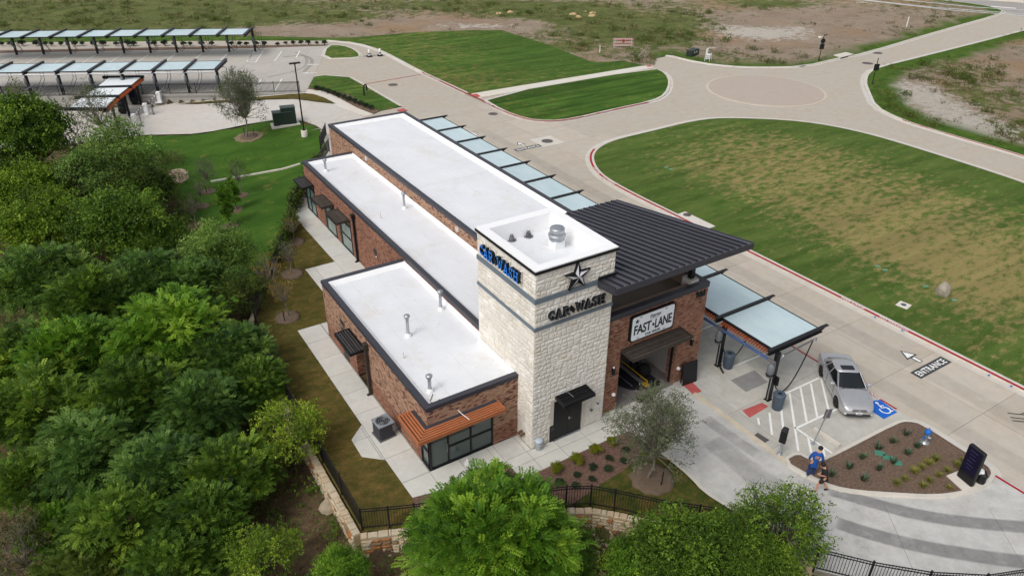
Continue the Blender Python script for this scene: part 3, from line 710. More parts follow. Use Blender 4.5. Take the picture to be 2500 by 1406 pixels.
def coping(parent, pts, wd, z, th=.2, inner=1, name='coping', m=None, closed=False):
    """flat metal cap along a polyline of outer corners; inner=+1 puts the width on the left"""
    o0 = offset(pts, -.035*inner, closed); 
    n = len(pts); mit = []
    for i in range(n):   # mitred inner line
        a = Vector(pts[i-1]) if (i or closed) else None; b = Vector(pts[i]); c2 = Vector(pts[(i+1)%n]) if (i < n-1 or closed) else None
        t1 = (b-a).normalized() if a is not None else (c2-b).normalized(); t2 = (c2-b).normalized() if c2 is not None else t1
        n1 = Vector((-t1.y, t1.x)); n2 = Vector((-t2.y, t2.x)); mm = n1+n2; k = max(.4, 1+n1.dot(n2)); mit.append((b, mm/k))
    O = [tuple(b-d*.035*inner) for b, d in mit]; I = [tuple(b+d*wd*inner) for b, d in mit]
    mb = MB(); rings = [[(*O[i], z-th), (*O[i], z), (*I[i], z-.015), (*I[i], z-.32)] for i in range(n)]
    vs = [q for r in rings for q in r]; fs = []
    for i in range(n if closed else n-1):
        j = (i+1) % n
        for k in range(3): fs.append((i*4+k, j*4+k, j*4+k+1, i*4+k+1))
    if not closed: fs += [(0,1,2,3), tuple((n-1)*4+k for k in (3,2,1,0))]
    mb.add(vs, fs); return mb.build(name, m or m_dark, parent)
coping(wing, [(0.02, WY0), (WX, WY0), (WX, WY1), (MX-.01, WY1)], .27, WZ, .22, -1)
MB().box(WX+.2, MX, WY0+.2, WY1-.2, 3.3, 3.46).build('roof', m_roof, bld)
# sloped white cant strips round the roof edges
def cant(parent, a, b, nrm, z, h=.2, d=.16, name='flashing'):
    a = np.array([*a, z]); b = np.array([*b, z]); n = np.array([*nrm, 0])
    return MB().sheet([tuple(a+n*d), tuple(b+n*d), tuple(b+np.array([0,0,h])), tuple(a+np.array([0,0,h]))]).build(name, m_flash, parent)
cant(wing, (WX+.25, WY0+.27), (-.02, WY0+.27), (0,1), 3.462, .26, .2); cant(wing, (WX+.27, WY1-.27), (WX+.27, WY0+.27), (1,0), 3.462, .26, .3); cant(wing, (MX-.03, WY1-.27), (WX+.27, WY1-.27), (0,-1), 3.462, .26, .2)
cant(wing, (MX-.02, TWY), (MX-.02, WY1-.2), (-1,0), 3.462, .3, .1); cant(wing, (-.015, WY0+.2), (-.015, TWY), (-1,0), 3.462, .32, .1)
m_seamroof = simple('membrane_seam', lin(219,219,220), .12, 1.2, .7)
def seam(parent, a, b, z): MB().bar((*a, z), (*b, z), .06, .012).build('membrane_seam', m_seamroof, parent)
roofs = [o for o in bpy.data.objects if o.name == 'roof']
for xx in (-3.35, -1.75): seam(roofs[0], (xx, 1.6), (xx, 14.5), 3.462)
# --- middle bay
mid = MB().box(MX+e, TX0+.2, TWY-.6, MY-e, 0, 3.6).box(MX+e, MX+.2, TWY-.6, MY-e, 3.6, MZ-.12).box(MX+.2, TX0, MY-.2, MY-e, 3.6, MZ-.12).build('middle_bay', m_mortar, bld)
GW = [(MY-33.5, MY-31.42), (MY-29.05, MY-27.0), (MY-25.9, MY-23.75)]
brick_wall(mid, (MX+e, MY, 0), (0,-1,0), MY-WY1+.1, 0, MZ-.12, (-1,0,0), [(a, b, -.1, 2.75) for a, b in GW]+[(MY-19.66, MY-19.12, 2.02, 2.48)], 'red')
brick_wall(mid, (MX+e, WY1-.1, 0), (0,-1,0), WY1-TWY-.1, 3.7, MZ-.12, (-1,0,0), [], 'red')
coping(mid, [(MX, TWY+.02), (MX, MY), (TX0-.01, MY)], .27, MZ, .24, -1)
mroof = MB().box(MX+.2, TX0, TWY-.5, MY-.2, 3.6, 3.8).build('roof', m_roof, bld)
cant(mid, (MX+.27, MY-.27), (MX+.27, TWY), (1,0), 3.802, .24, .3); cant(mid, (TX0-.02, MY-.27), (MX+.27, MY-.27), (0,-1), 3.802, .24, .2); cant(mid, (TX0-.015, TWY), (TX0-.015, MY-.2), (-1,0), 3.802, .3, .09)
for xx in (1.55, 2.95): seam(mroof, (xx, 5.2), (xx, 33.2), 3.802)
# --- wash tunnel (tall bay)
tall = MB().box(TX0+e, TX1-e, 9.1, TY-e, 0, 4.5).box(TX0+e, TX0+.2, TWY-.1, TY-e, 0, TZ-.12).box(TX1-.2, TX1-e, 9.1, TY-e, 4.5, TZ-.12).box(TX0+.2, TX1-.2, TY-.2, TY-e, 4.5, TZ-.12).build('wash_tunnel', m_mortar, bld)
brick_wall(tall, (TX0+e, TY, 0), (0,-1,0), TY-TWY, 0, TZ-.12, (-1,0,0), [(MY*-1+TY, 99, -.1, 4.06)], 'tan')
brick_wall(tall, (TX1-e, 9.1, 0), (0,1,0), TY-9.1, 0, TZ-.12, (1,0,0), [], 'tan')
coping(tall, [(TX0, TWY+.02), (TX0, TY), (TX1, TY), (TX1, 9.0)], .27, TZ, .24, -1)
troof = MB().box(TX0+.2, TX1-.2, TWY-.1, TY-.2, 4.5, 4.74).build('roof', m_roof, bld)
cant(tall, (TX0+.27, TY-.27), (TX0+.27, TWY), (1,0), 4.742, .24, .3); cant(tall, (TX1-.27, 9), (TX1-.27, TY-.27), (-1,0), 4.742, .24, .35); cant(tall, (TX1-.27, TY-.27), (TX0+.27, TY-.27), (0,-1), 4.742, .24, .2)
for xx in (6.3, 8.2, 10.0): seam(troof, (xx, 5.2), (xx, 38.2), 4.742)
seam(troof, (TX0+.5, 22.5), (TX1-.5, 22.5), 4.746)
# --- entrance block with the wash bay opening
OX0, OX1, OZ = 5.5, 9.5, 3.66
fb = MB()
fb.box(TWX+.01, OX0, FY+e, FY+.6, 0, FZ-.1).box(OX1, FX-e, FY+e, FY+.6, 0, FZ-.1).box(OX0, OX1, FY+e, FY+.6, OZ, FZ-.1)
fb.box(FX-.35, FX-e, FY+.6, 9.1, 0, FZ-.1).box(TWX+.01, TWX+.3, FY+.6, 9.1, 0, FZ-.3)
fb = fb.build('entrance_block', m_mortar, bld)
brick_wall(fb, (TWX+.02, FY+e, 0), (1,0,0), FX-TWX-.02, 0, FZ-.1, (0,-1,0), [(OX0-TWX-.02, OX1-TWX-.02, -.1, OZ)], 'redtan')
brick_wall(fb, (FX-e, FY, 0), (0,1,0), 8.8, 0, FZ-.1, (1,0,0), [], 'redtan')
brick_wall(fb, (OX1+e, FY+.6, 0), (0,-1,0), .6, 0, OZ, (-1,0,0), [], 'redtan')
coping(fb, [(TWX+.02, FY), (FX, FY), (FX, 9.1)], .3, FZ, .3, 1)
MB().box(TWX+.25, FX-.34, FY+.55, 9.2, 4.9, 5.15).build('roof', m_tanroof, fb)
m_curb = simple('pale_curb', lin(206,200,192), .15, 3, .8)
MB().bevbox(10.2, 10.8, .62, 1.3, 5.15, 6.12, .03).build('post_curb', m_curb, fb)
# tunnel interior
m_inwall = simple('tunnel_wall', lin(176,170,166), .15, .8, .6); m_infloor = simple('tunnel_floor', lin(128,122,120), .3, .9, .7); m_pit = simple('conveyor_pit', lin(40,38,44), .35, 2, .55)
m_yellow = simple('yellow_guide', lin(206,160,40), .2, 4, .5); m_bluecl = simple('blue_wash_cloth', lin(24,72,176), .25, 5, .8); m_cloth = simple('black_wash_cloth', lin(28,28,30), .3, 5, .8)
MB().box(OX0-.4, OX0-.3, .9, 14, 0, 4.3).box(OX1+.3, OX1+.4, .9, 14, 0, 4.3).box(OX0-.4, OX1+.4, 14, 14.1, 0, 4.3).box(OX0-.4, OX1+.4, .9, 14, 4.25, 4.3).build('tunnel_lining', m_inwall, tall)
MB().prism([(OX0,.2),(OX1,.2),(OX1+.3,.9),(OX1+.3,14),(OX0-.3,14),(OX0-.3,.9)], .0, .014).build('tunnel_floor', m_infloor, tall)
MB().prism([(7.15,1.1),(8.05,.5),(8.05,13),(6.6,13),(6.6,2.2)], .0, .022).build('conveyor_pit', m_pit, tall)
MB().prism([(8.3,.55),(9.05,.6),(9.05,1.5),(8.3,3.2)], .0, .023).build('drain_grate', m_pit, tall)
rail = MB().cyl((8.2,.9,.32),(8.2,12,.32),.035).cyl((8.2,.9,.0),(8.2,.9,.32),.035).cyl((8.2,4,.0),(8.2,4,.32),.035)
rail.bevbox(8.03,8.32,.8,1.15,.02,.1,.02).build('guide_rail', m_yellow, tall)
MB().cyl((7.9,1.2,.2),(7.9,12,.2),.03).cyl((7.4,1.2,.12),(7.1,12,.12),.025).build('guide_rail', m_steel, tall)
mb = MB()
bq0 = GV(1580,893,3.0); bq1 = GV(1592,864,3.0)
for k in range(7): mb.bevbox(bq0[0]+.02*k, bq1[0]-.02*k, 2.9+.11*k, 2.98+.11*k, bq0[2]+random.uniform(0,.1), bq1[2]+.1, .02)
mb.build('wash_cloth', m_bluecl, tall)
mb = MB()
for k in range(6): mb.bevbox(bq1[0]+.05+.07*k, bq1[0]+.1+.07*k, 2.9, 3.5, bq0[2]-.1+random.uniform(0,.25), bq1[2]+.2, .01)
mb.build('wash_cloth', m_cloth, tall)
MB().lathe([(.05,0),(.34,.05),(.38,.3),(.3,.62),(.05,.7)], (8.7,1.75,.02), 14).lathe([(.24,0),(.26,.4),(.1,.42)], (8.6,2.5,.02), 12).build('wheel_brush', m_cloth, tall)
MB().cyl((6.5,3.9,0),(6.5,3.9,3.4),.05).cyl((6.5,3.9,3.4),(9.2,3.9,3.4),.06).cyl((9.2,3.9,0),(9.2,3.9,3.4),.05).tube([(8.7,1.9,.6),(8.5,2.3,1.2),(8.1,2.9,1.8),(7.6,3.6,2.6)],.03).build('arch_frame', m_cloth, tall)
MB().bar((OX1-.06, FY+.25, 0), (OX1-.06, FY+.25, OZ), .08, .1, (0,1,0)).bar((OX0, FY+.25, OZ-.06), (OX1, FY+.25, OZ-.06), .1, .12).build('door_track', m_black, fb)
# --- canopy roof: rises to the front on one post, standing seam panels
canopy = thing('entrance_canopy', 'dark standing seam metal canopy over the wash entrance, tilted up to the front', 'canopy')
CX0, CX1, CY0, CY1 = 3.44, 12.12, -1.24, 9.2
cz = lambda y: 8.465-.15*y
np_ = 21; pw = (CX1-CX0)/np_
m_seam = N('canopy_metal'); g = m_seam; g.color(g.mix(g.val(g.noise(g.pos(), .8, 4, .6), .3, .7), lin(84,83,92), lin(94,93,101))); m_seam = g.set(.36, .35, .4)
pm = {}; rm_ = {}; m_ribshade = simple('seam_rib_shade', lin(42,42,48), .15, 3, .5)  # ribs coloured darker than the panels: their shadow side is painted in
for k in range(np_):
    x0 = CX0+k*pw; y1 = CY1 if x0 > TWX-.2 else -.03
    key = y1
    if key not in pm:
        a, b = CY0, y1; mb = MB(); t = .02
        mb.add([(.02,a,cz(a)),(pw-.02,a,cz(a)),(pw-.02,b,cz(b)),(.02,b,cz(b))], [(0,1,2,3)])
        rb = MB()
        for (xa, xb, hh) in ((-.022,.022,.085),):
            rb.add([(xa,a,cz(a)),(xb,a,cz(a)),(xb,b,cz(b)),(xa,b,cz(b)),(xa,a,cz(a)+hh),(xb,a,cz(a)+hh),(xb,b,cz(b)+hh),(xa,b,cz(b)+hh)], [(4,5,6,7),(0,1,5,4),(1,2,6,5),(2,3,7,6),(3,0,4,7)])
        pm[key] = mb.mesh('roof_panel'); pm[key].materials.append(m_seam); rm_[key] = rb.mesh('seam_rib'); rm_[key].materials.append(m_ribshade)
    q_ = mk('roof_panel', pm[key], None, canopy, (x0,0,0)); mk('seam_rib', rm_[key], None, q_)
def slopebar(x0, x1, y0, y1, dz0, dz1):
    P = [(x,y) for x, y in ((x0,y0),(x1,y0),(x1,y1),(x0,y1))]
    return MB().add([(x,y,cz(y)+dz0) for x,y in P]+[(x,y,cz(y)+dz1) for x,y in P], [(0,3,2,1),(4,5,6,7),(0,1,5,4),(1,2,6,5),(2,3,7,6),(3,0,4,7)])
slopebar(CX0-.03, CX1+.03, CY0-.07, CY0, -.3, .02).build('fascia', m_dark, canopy); slopebar(CX1, CX1+.05, CY0, CY1, -.3, .04).build('fascia', m_dark, canopy)
slopebar(CX0-.05, CX0, CY0, -.04, -.3, .04).build('fascia', m_dark, canopy); slopebar(TWX+.02, CX1, CY1, CY1+.05, -.28, .02).build('fascia', m_dark, canopy)
slopebar(TWX+.03, CX1-.02, CY0, CY1, -.22, -.12).build('soffit', m_black, canopy); slopebar(CX0+.02, TWX+.03, CY0, -.04, -.22, -.12).build('soffit', m_black, canopy)
MB().bar((3.42,-.05,8.62),(4.42,-.05,8.62),.08,.14).build('flashing', m_black, canopy)
MB().bar((10.5,.95,6.1),(10.5,.95,8.1),.26,.26,(0,1,0)).build('post', m_black, canopy); MB().bar((10.5,.4,8.05),(10.5,9,6.75),.2,.2).build('beam', m_black, canopy); MB().bar((10.5,7.5,5.1),(10.5,7.5,7),.2,.2,(0,1,0)).build('post', m_black, canopy)
# --- stone tower
m_stone = N('chopped_limestone'); g = m_stone; p = g.pos()
c = g.ramp(g.rnd(), [(0, lin(222,217,207)), (.4, lin(230,225,216)), (.8, lin(235,231,224)), (1, lin(220,211,196))])
c = g.mix(1.0, c, g.ramp(g.noise(p, .9, 6, .75), [(.3,(.9,.88,.85)),(.6,(1.03,1.03,1.03))]), 'MULTIPLY'); c = g.mix(1.0, c, g.ramp(g.noise(p, 16, 4, .8), [(.3,(.88,.88,.88)),(.7,(1.05,1.05,1.05))]), 'MULTIPLY')
g.color(c); g.bump(g.noise(p, 24, 4, .75), .55, .012); m_stone = g.set(.9, 0, .15)
m_stonebed = simple('stone_mortar', lin(210,203,191), .12, 2, .95)
tower = MB().box(.03, TWX-.03, .03, TWY-.03, 0, 8.9).box(.03, .4, .03, TWY-.03, 8.9, 9.78).box(TWX-.4, TWX-.03, .03, TWY-.03, 8.9, 9.78).box(.4, TWX-.4, .03, .4, 8.9, 9.78).box(.4, TWX-.4, TWY-.4, TWY-.03, 8.9, 9.78).build('stone_tower', m_stonebed, bld)
def stone_unit(seed):
    r = random.Random(seed); nx, nz = 5, 4; vs = []; fs = []
    for j in range(nz+1):
        for i in range(nx+1):
            a, b = i/nx-.5, j/nz-.5; edge = i in (0,nx) or j in (0,nz)
            vs.append((a*(1 if not edge else 1), -(.25+r.random()*.2 if edge else .55+r.random()*.45), b))
    q = lambda i, j: j*(nx+1)+i
    for j in range(nz):
        for i in range(nx): fs.append((q(i,j),q(i+1,j),q(i+1,j+1),q(i,j+1)))
    per = [q(i,0) for i in range(nx+1)]+[q(nx,j) for j in range(1,nz+1)]+[q(i,nz) for i in range(nx-1,-1,-1)]+[q(0,j) for j in range(nz-1,0,-1)]
    o = len(vs)
    for k in per: vs.append((vs[k][0], 0, vs[k][2]))
    n = len(per)
    for k in range(n): fs.append((per[k], o+k, o+(k+1)%n, per[(k+1)%n]))
    return vs, fs
SU = [stone_unit(k) for k in range(14)]; SUM = []
for vs, fs in SU:
    me = bpy.data.meshes.new('stone'); me.from_pydata(vs, [], fs); me.materials.append(m_stone); SUM.append(me)
def ashlar(L, z0, z1, skip=None):
    out = []; z = z0
    while z < z1-.05:
        Hh = min(random.choice([.2,.26,.32,.38,.24]), z1-z); 
        if z1-z-Hh < .14: Hh = z1-z
        a = 0
        while a < L-.02:
            W = random.uniform(.22,.54); 
            if L-a-W < .2: W = L-a
            r = random.random()
            if r < .5 or Hh < .25: out.append((a, a+W, z, z+Hh))
            elif r < .8:
                t = random.choice([.5,.42,.6])*Hh; out.append((a, a+W, z, z+t)); s2 = a+W*random.uniform(.4,.6)
                if random.random() < .45 and W > .55: out += [(a, s2, z+t, z+Hh), (s2, a+W, z+t, z+Hh)]
                else: out.append((a, a+W, z+t, z+Hh))
            else:
                s2 = a+W*random.uniform(.38,.62); out += [(a, s2, z, z+Hh), (s2, a+W, z, z+Hh)]
            a += W
        z += Hh
    if skip: out = [q for q in out if not (q[1] > skip[0] and q[0] < skip[1] and q[3] > skip[2] and q[2] < skip[3])]
    return out
face_items = []
for (z0, z1) in ((0, 6.9), (7.06, 8.32), (8.55, 9.78)):
    for q in ashlar(TWX, z0, z1, (1.26, 2.98, -.1, 2.42) if z0 == 0 else None): face_items.append(('f', q))
    for q in ashlar(TWY, z0, z1): face_items.append(('l', q))
    for q in ashlar(2.2 if z0 == 0 else TWY, max(z0, 5.9), z1) if z1 > 5.9 else []: face_items.append(('r', q))
def stone_mtx(kind, q):
    a0, a1, z0, z1 = q; sx, sz = a1-a0-.018, z1-z0-.018; cx, czz = (a0+a1)/2, (z0+z1)/2; dp = .05
    if kind == 'f': return Matrix.Translation((cx, .03, czz)), (sx, dp, sz), 0
    if kind == 'l': return Matrix.Translation((.03, TWY-cx, czz)), (sx, dp, sz), -math.pi/2
    return Matrix.Translation((TWX-.03, cx, czz)), (sx, dp, sz), math.pi/2
def sdist(it):
    t = stone_mtx(*it)[0].translation; return (t-Vector(CAM)).length/((it[1][1]-it[1][0])**.5) + (100 if it[0] == 'r' else 0) + (50 if it[0] == 'l' and (t.z < WZ and t.y > WY0) else 0)
face_items.sort(key=sdist); rest = MB()
for k, it in enumerate(face_items):
    T, sc, rz = stone_mtx(*it); u = random.randrange(14)
    if k < 300:
        o = mk('stone', SUM[u], None, tower, tuple(T.translation)); o.scale = sc; o.rotation_euler = (0, 0, rz)
    else:
        X = T @ Matrix.Rotation(rz, 4, 'Z') @ Matrix.Diagonal((*sc, 1)); rest.add([tuple(X @ Vector(v)) for v in SU[u][0]], SU[u][1])
stuff(rest.build('stone_field', m_stone, tower))
# openings cut short by the door are filled with squared jamb stones
MB().box(1.02, 1.24, -.03, .04, 0, 2.62).box(3.0, 3.2, -.03, .04, 0, 2.62).box(1.24, 3.0, -.03, .04, 2.45, 2.75).build('door_surround', m_stonebed, tower)
for z0, z1 in ((6.9, 7.06), (8.32, 8.55)):
    coping(tower, [(0,0),(TWX,0),(TWX,TWY),(0,TWY)], .1, z1, z1-z0, 1, 'band', m_band, True)
mb = MB(); o, i = [(-.06,-.06),(TWX+.06,-.06),(TWX+.06,TWY+.06),(-.06,TWY+.06)], [(.42,.42),(TWX-.42,.42),(TWX-.42,TWY-.42),(.42,TWY-.42)]
i2 = [(.5,.5),(TWX-.5,.5),(TWX-.5,TWY-.5),(.5,TWY-.5)]
mb.loft([[(*q,9.88) for q in o],[(*q,10.0) for q in o],[(*q,9.99) for q in i],[(*q,9.1) for q in i2]], cap=False).build('parapet_cap', m_flash, tower)
mb = MB(); o2 = [(-.075,-.075),(TWX+.075,-.075),(TWX+.075,TWY+.075),(-.075,TWY+.075)]
mb.loft([[(*q,9.8) for q in o],[(*q,9.8) for q in o2],[(*q,9.95) for q in o2],[(*q,9.95) for q in o]], cap=False).build('drip_edge', m_black, tower)
MB().box(.4, TWX-.4, .4, TWY-.4, 8.9, 9.1).build('tower_roof', m_roof, tower)
fan = MB().bevbox(2.78,3.36,2.5,3.08,9.1,9.5,.02).build('fan_curb', m_flash, tower)
MB().lathe([(.36,.4),(.38,.46),(.3,.5),(.42,.58),(.43,.68),(.3,.74),(.36,.78),(.36,.98),(.33,1.02),(.02,1.03)], (3.07,2.79,9.1), 20).build('exhaust_fan', m_steel, fan)
def drain(x, y):
    mb = MB().lathe([(.22,0),(.24,.02),(.15,.03)], (x,y,9.1), 12)
    for k in range(8):
        a = k*math.pi/4; mb.bar((x+.14*math.cos(a), y+.14*math.sin(a), 9.12), (x+.07*math.cos(a), y+.07*math.sin(a), 9.38), .035, .02)
    mb.lathe([(.08,.27),(.08,.3),(.01,.31)], (x,y,9.1), 10); return mb.build('roof_drain', m_greymetal, tower)
drain(1.62, 4.5); drain(2.53, 4.4)
# --- double door, its awning, fittings
door = MB().box(1.28, 2.96, -.0, .05, .02, 2.4).build('double_door', m_black, tower)
MB().box(1.30, 2.105, -.02, .0, .05, 2.38).box(2.125, 2.94, -.02, .0, .05, 2.38).build('door_leaf', m_black, door)
MB().bevbox(2.16,2.22,-.05,-.02,1.0,1.16,.008).tube([(2.19,-.05,1.1),(2.19,-.09,1.1),(2.3,-.09,1.1)],.012).build('handle', m_steel, door)
MB().box(1.2,3.0,-.12,.0,.012,.03).build('threshold', m_steel, door)
def awning(parent, axis, face, a0, a1, z, proj, n, mslat, mframe, th=.16, slope=.06, plate=True, back=.0):
    """projecting sunshade: tray frame with blades parallel to the wall"""
    P = (lambda a, d, zz: (face-d, a, zz)) if axis == 'y' else (lambda a, d, zz: (a, face-d, zz))
    t = .06
    fr = MB(); Z = lambda d: z-slope*d
    for (aa, d0, d1) in ((a0, 0, proj), (a1, 0, proj)): fr.bar(P(aa, d0+.02, z-th/2), P(aa, d1, Z(d1)-th/2), t, th)
    fr.bar(P(a0-t/2, proj, Z(proj)-th/2), P(a1+t/2, proj, Z(proj)-th/2), t, th+.02); fr.bar(P(a0, .05, z-th/2), P(a1, .05, z-th/2), t, th)
    f = fr.build('awning', mframe, parent)
    w0 = (proj-.14-back)/n
    for k in range(n):
        d = .1+back+w0*(k+.5); zz = Z(d)-.03-.012*(k % 2)
        p0, p1 = Vector(P(a0+.04, d, zz)), Vector(P(a1-.04, d, zz)); MB().bar(p0, p1, w0*.58, .03, (0,0,1)).build('slat', mslat, f)
        MB().bar(p0-Vector((0,0,.05)), p1-Vector((0,0,.05)), .02, .07).build('blade', mframe, f)
    if plate: MB().add([P(a0+.03,.03,z-th+.02),P(a1-.03,.03,z-th+.02),P(a1-.03,proj-.05,Z(proj)-th+.02),P(a0+.03,proj-.05,Z(proj)-th+.02)], [(0,1,2,3)]).build('tray', mframe, f)
    return f
m_slatdk = simple('charcoal_slat', lin(74,72,71), .35, 4, .5, objvar=.3)
m_slatbr = simple('weathered_bronze_slat', lin(92,84,76), .4, 3, .55, objvar=.3)
awning(tower, 'x', -.02, 1.3, 3.08, 2.8, .78, 5, m_black, m_black)
awning(wing, 'y', WX-.0, 8.45, 10.72, 2.82, .86, 5, m_slatdk, m_black, back=.0)
for a0, a1 in ((31.35,33.5),(27.0,29.2),(23.85,26.1)): awning(mid, 'y', MX, a0, a1, 2.86, .92, 6, m_slatbr if a0 < 31 else m_slatdk, m_bronze if a0 < 31 else m_black)
awning(fb, 'x', FY, 5.5, 9.5, 3.78, .95, 6, m_slatbr, m_bronze)
def lampwire(parent, pts, r=.018, m=None): MB().tube(pts, r).build('conduit', m or m_steel, parent)
lampwire(tower, [(1.9,-.1,2.8),(1.9,-.1,2.9),(1.95,-.6,2.86)]); MB().bevbox(1.7,1.82,-.12,-.06,2.84,2.9,.01).build('lamp_arm', m_steel, tower)
# orange sunshade wrapping the glazed corner
AZ = 2.82; AP = .82
oz = MB(); xo, yo = WX-AP, WY0-AP
for (p, q) in (((xo,yo),(-1.22,yo)), ((xo,yo),(xo,2.62)), ((-1.22,yo),(-1.22,WY0-.02)), ((xo,2.62),(WX-.02,2.62))): oz.bar((*p,AZ-.12),(*q,AZ-.12),.06,.2)
oaw = oz.build('corner_awning', m_orange, wing); nb = 4; ins = .2
for k in range(nb):
    d0 = ins+(AP-ins-.05)*(k/nb); d1 = ins+(AP-ins-.05)*((k+.62)/nb); zz = AZ-.03-.03*(k % 1)
    f = lambda d: (WX-d, WY0-d)
    MB().prism([f(d0), (-1.25, WY0-d0), (-1.25, WY0-d1), f(d1)], zz-.05, zz).build('slat', m_orange, oaw)
    MB().prism([f(d0), f(d1), (WX-d1, 2.59), (WX-d0, 2.59)], zz-.05, zz).build('slat', m_orange, oaw)
MB().prism([(WX-.2,WY0-.2),(-1.25,WY0-.2),(-1.25,WY0-.01),(WX-.01,WY0-.01),(WX-.01,2.6),(WX-.2,2.6)], AZ-.06, AZ-.02).build('tray', m_dark, oaw)
MB().prism([(xo+.05,yo+.05),(-1.25,yo+.05),(-1.25,WY0-.2),(WX-.2,WY0-.2),(WX-.2,2.6),(xo+.05,2.6)], AZ-.2, AZ-.17).build('tray', m_bronze, oaw)
lampwire(oaw, [(-3.3,WY0-.05,3.05),(-3.25,WY0-.25,2.98),(-3.1,WY0-.75,2.9)], .02, m_white)
# --- glazing
def glazed(parent, axis, face, a0, a1, z0, z1, vs, hs, rec=.07, gm=None, fr=.07, floor=True):
    P = (lambda a, d, zz: (face+d, a, zz)) if axis == 'y' else (lambda a, d, zz: (a, face+d, zz))
    mb = MB(); mem = lambda p, q, w_: mb.bar(p, q, w_, .09, (0,1,0) if axis == 'y' else (1,0,0)) if False else mb
    def member(aa0, aa1, zz0, zz1):
        A = P(aa0, rec-.05, zz0); B = P(aa1, rec+.05, zz1); mb.box(min(A[0],B[0]),max(A[0],B[0]),min(A[1],B[1]),max(A[1],B[1]),zz0,zz1)
    xs = [a0]+list(vs)+[a1]; w2 = fr/2
    for k, a in enumerate(xs):
        member(a if k == 0 else a-w2, a+fr if k == 0 else (a if k == len(xs)-1 else a+w2), z0, z1) if k < len(xs)-1 else member(a-fr, a, z0, z1)
    for k in range(len(xs)-1):
        s0 = xs[k]+(fr if k == 0 else w2); s1 = xs[k+1]-(fr if k == len(xs)-2 else w2)
        hh = hs[k] if isinstance(hs[0], (list, tuple)) else hs
        for z_ in [z0+.04]+list(hh)+[z1-.04]: member(s0, s1, z_-.04, z_+.04)
    win = mb.build('window', m_black, parent)
    for k in range(len(xs)-1):
        hh = hs[k] if isinstance(hs[0], (list, tuple)) else hs; zs = [z0]+list(hh)+[z1]
        for j in range(len(zs)-1):
            s0, s1 = xs[k]+w2, xs[k+1]-w2; dd = rec+random.uniform(-.004,.004)
            MB().sheet([P(s0,dd,zs[j]+.04),P(s1,dd+.003,zs[j]+.04),P(s1,dd,zs[j+1]-.04),P(s0,dd-.002,zs[j+1]-.04)]).build('pane', gm or m_glassdk, win)
    return win
glazed(wing, 'x', WY0, WX, SF, .02, 2.6, [-3.84, -2.62], [[], [1.0], [1.0]])
glazed(wing, 'y', WX, WY0+.1, 2.2, .02, 2.6, [], [1.0, 1.75])
MB().box(WX-.0, WX+.14, WY0-.0, WY0+.14, .0, 2.6).build('corner_post', m_black, wing)
MB().tube([(-3.95,WY0-.03,.8),(-3.95,WY0-.07,.85),(-3.95,WY0-.07,1.25),(-3.95,WY0-.03,1.3)],.014).build('door_pull', m_steel, wing)
m_dkdoor = simple('dark_door', lin(52,50,50), .15, 3, .5)
MB().box(WX-.01, WX+.05, 11.44, 12.28, 0, 2.12).build('door', m_dkdoor, wing)
MB().box(-3.76, -3.7, 8.4, 10.15, 0, 2.5).build('recess_door', m_black, wing)
MB().box(WX-.012, WX+.02, 11.55, 12.25, 1.85+.45, 2.55+.1).build('vent_louver', m_dkdoor, wing)
for (a, b) in ((31.42,33.5),(27.0,29.05),(23.75,25.9)):
    glazed(mid, 'y', MX, a, b, .02, 2.75, [(a+b)/2+.1] if a > 30 else [], [1.15, 2.2], rec=.002, gm=m_glassgreen)
    MB().box(MX-.03, MX+.03, b-.03, b+.2, 0, 2.75).build('window_post', m_black, mid)
MB().box(MX-.02, MX+.03, 19.15, 19.65, 2.04, 2.48).build('electric_panel', m_dkdoor, mid); MB().box(MX-.05, MX, 19.2, 19.3, 1.9, 1.98).build('junction_box', m_flash, mid)
def downspout(parent, x, y, ztop, mm):
    mb = MB().bevbox(x-.26, x-.01, y-.16, y+.16, ztop-.32, ztop, .02); mb.box(x-.2, x-.06, y-.07, y+.07, .03, ztop-.3); mb.bar((x-.13,y,.09),(x-.32,y,.04),.12,.1)
    for zz in (.9, 2.2): mb.box(x-.21, x-.0, y-.1, y+.1, zz, zz+.05)
    return mb.build('downspout', mm, parent)
downspout(wing, WX, 8.14, 3.35, m_bronze); downspout(mid, MX, 22.72, 3.72, m_black)
for (y, z) in ((30.2, 4.45), (15.3, 4.42)):
    mb = MB().box(TX0-.1, TX0-.0, y-.16, y+.16, z, z+.3).build('overflow_scupper', m_curb, tall)
# roof vents (flues) and soil pipes
def flue(x, y, z, h, parent):
    mb = MB().lathe([(.17,0),(.15,.12),(.1,.22)], (x,y,z), 12); o = mb.build('vent_pipe', m_flash, parent)
    MB().lathe([(.1,.2),(.115,.24),(.085,.27),(.085,h-.18),(.11,h-.17),(.11,h-.1),(.16,h-.09),(.165,h),(.1,h+.05),(.01,h+.06)], (x,y,z), 14).build('flue', m_steel, o)
flue(1.34, 31.19, 3.8, .98, mid); flue(3.55, 21.59, 3.8, 1.18, mid)
flue(-.23, 8.85, 3.46, 1.2, wing); flue(-2.88, 7.4, 3.46, 1.28, wing); flue(-4.01, 2.65, 3.46, .95, wing)
for (x, y, z, par, h) in ((*GU(983,838,-3.9)[:2], 3.46, wing, .35), (*G(929.6,533,3.8), 3.8, mid, .4)): MB().cyl((x,y,z),(x,y,z+h),.028,n=8).lathe([(.09,0),(.04,.06)],(x,y,z),8).build('soil_pipe', m_curb, par)
lampwire(wing, [(-4.0,2.4,3.5),(-4.15,2.2,3.49),(-4.4,1.95,3.5),(-4.2,1.75,3.52),(-3.9,1.9,3.49)], .015, m_black)
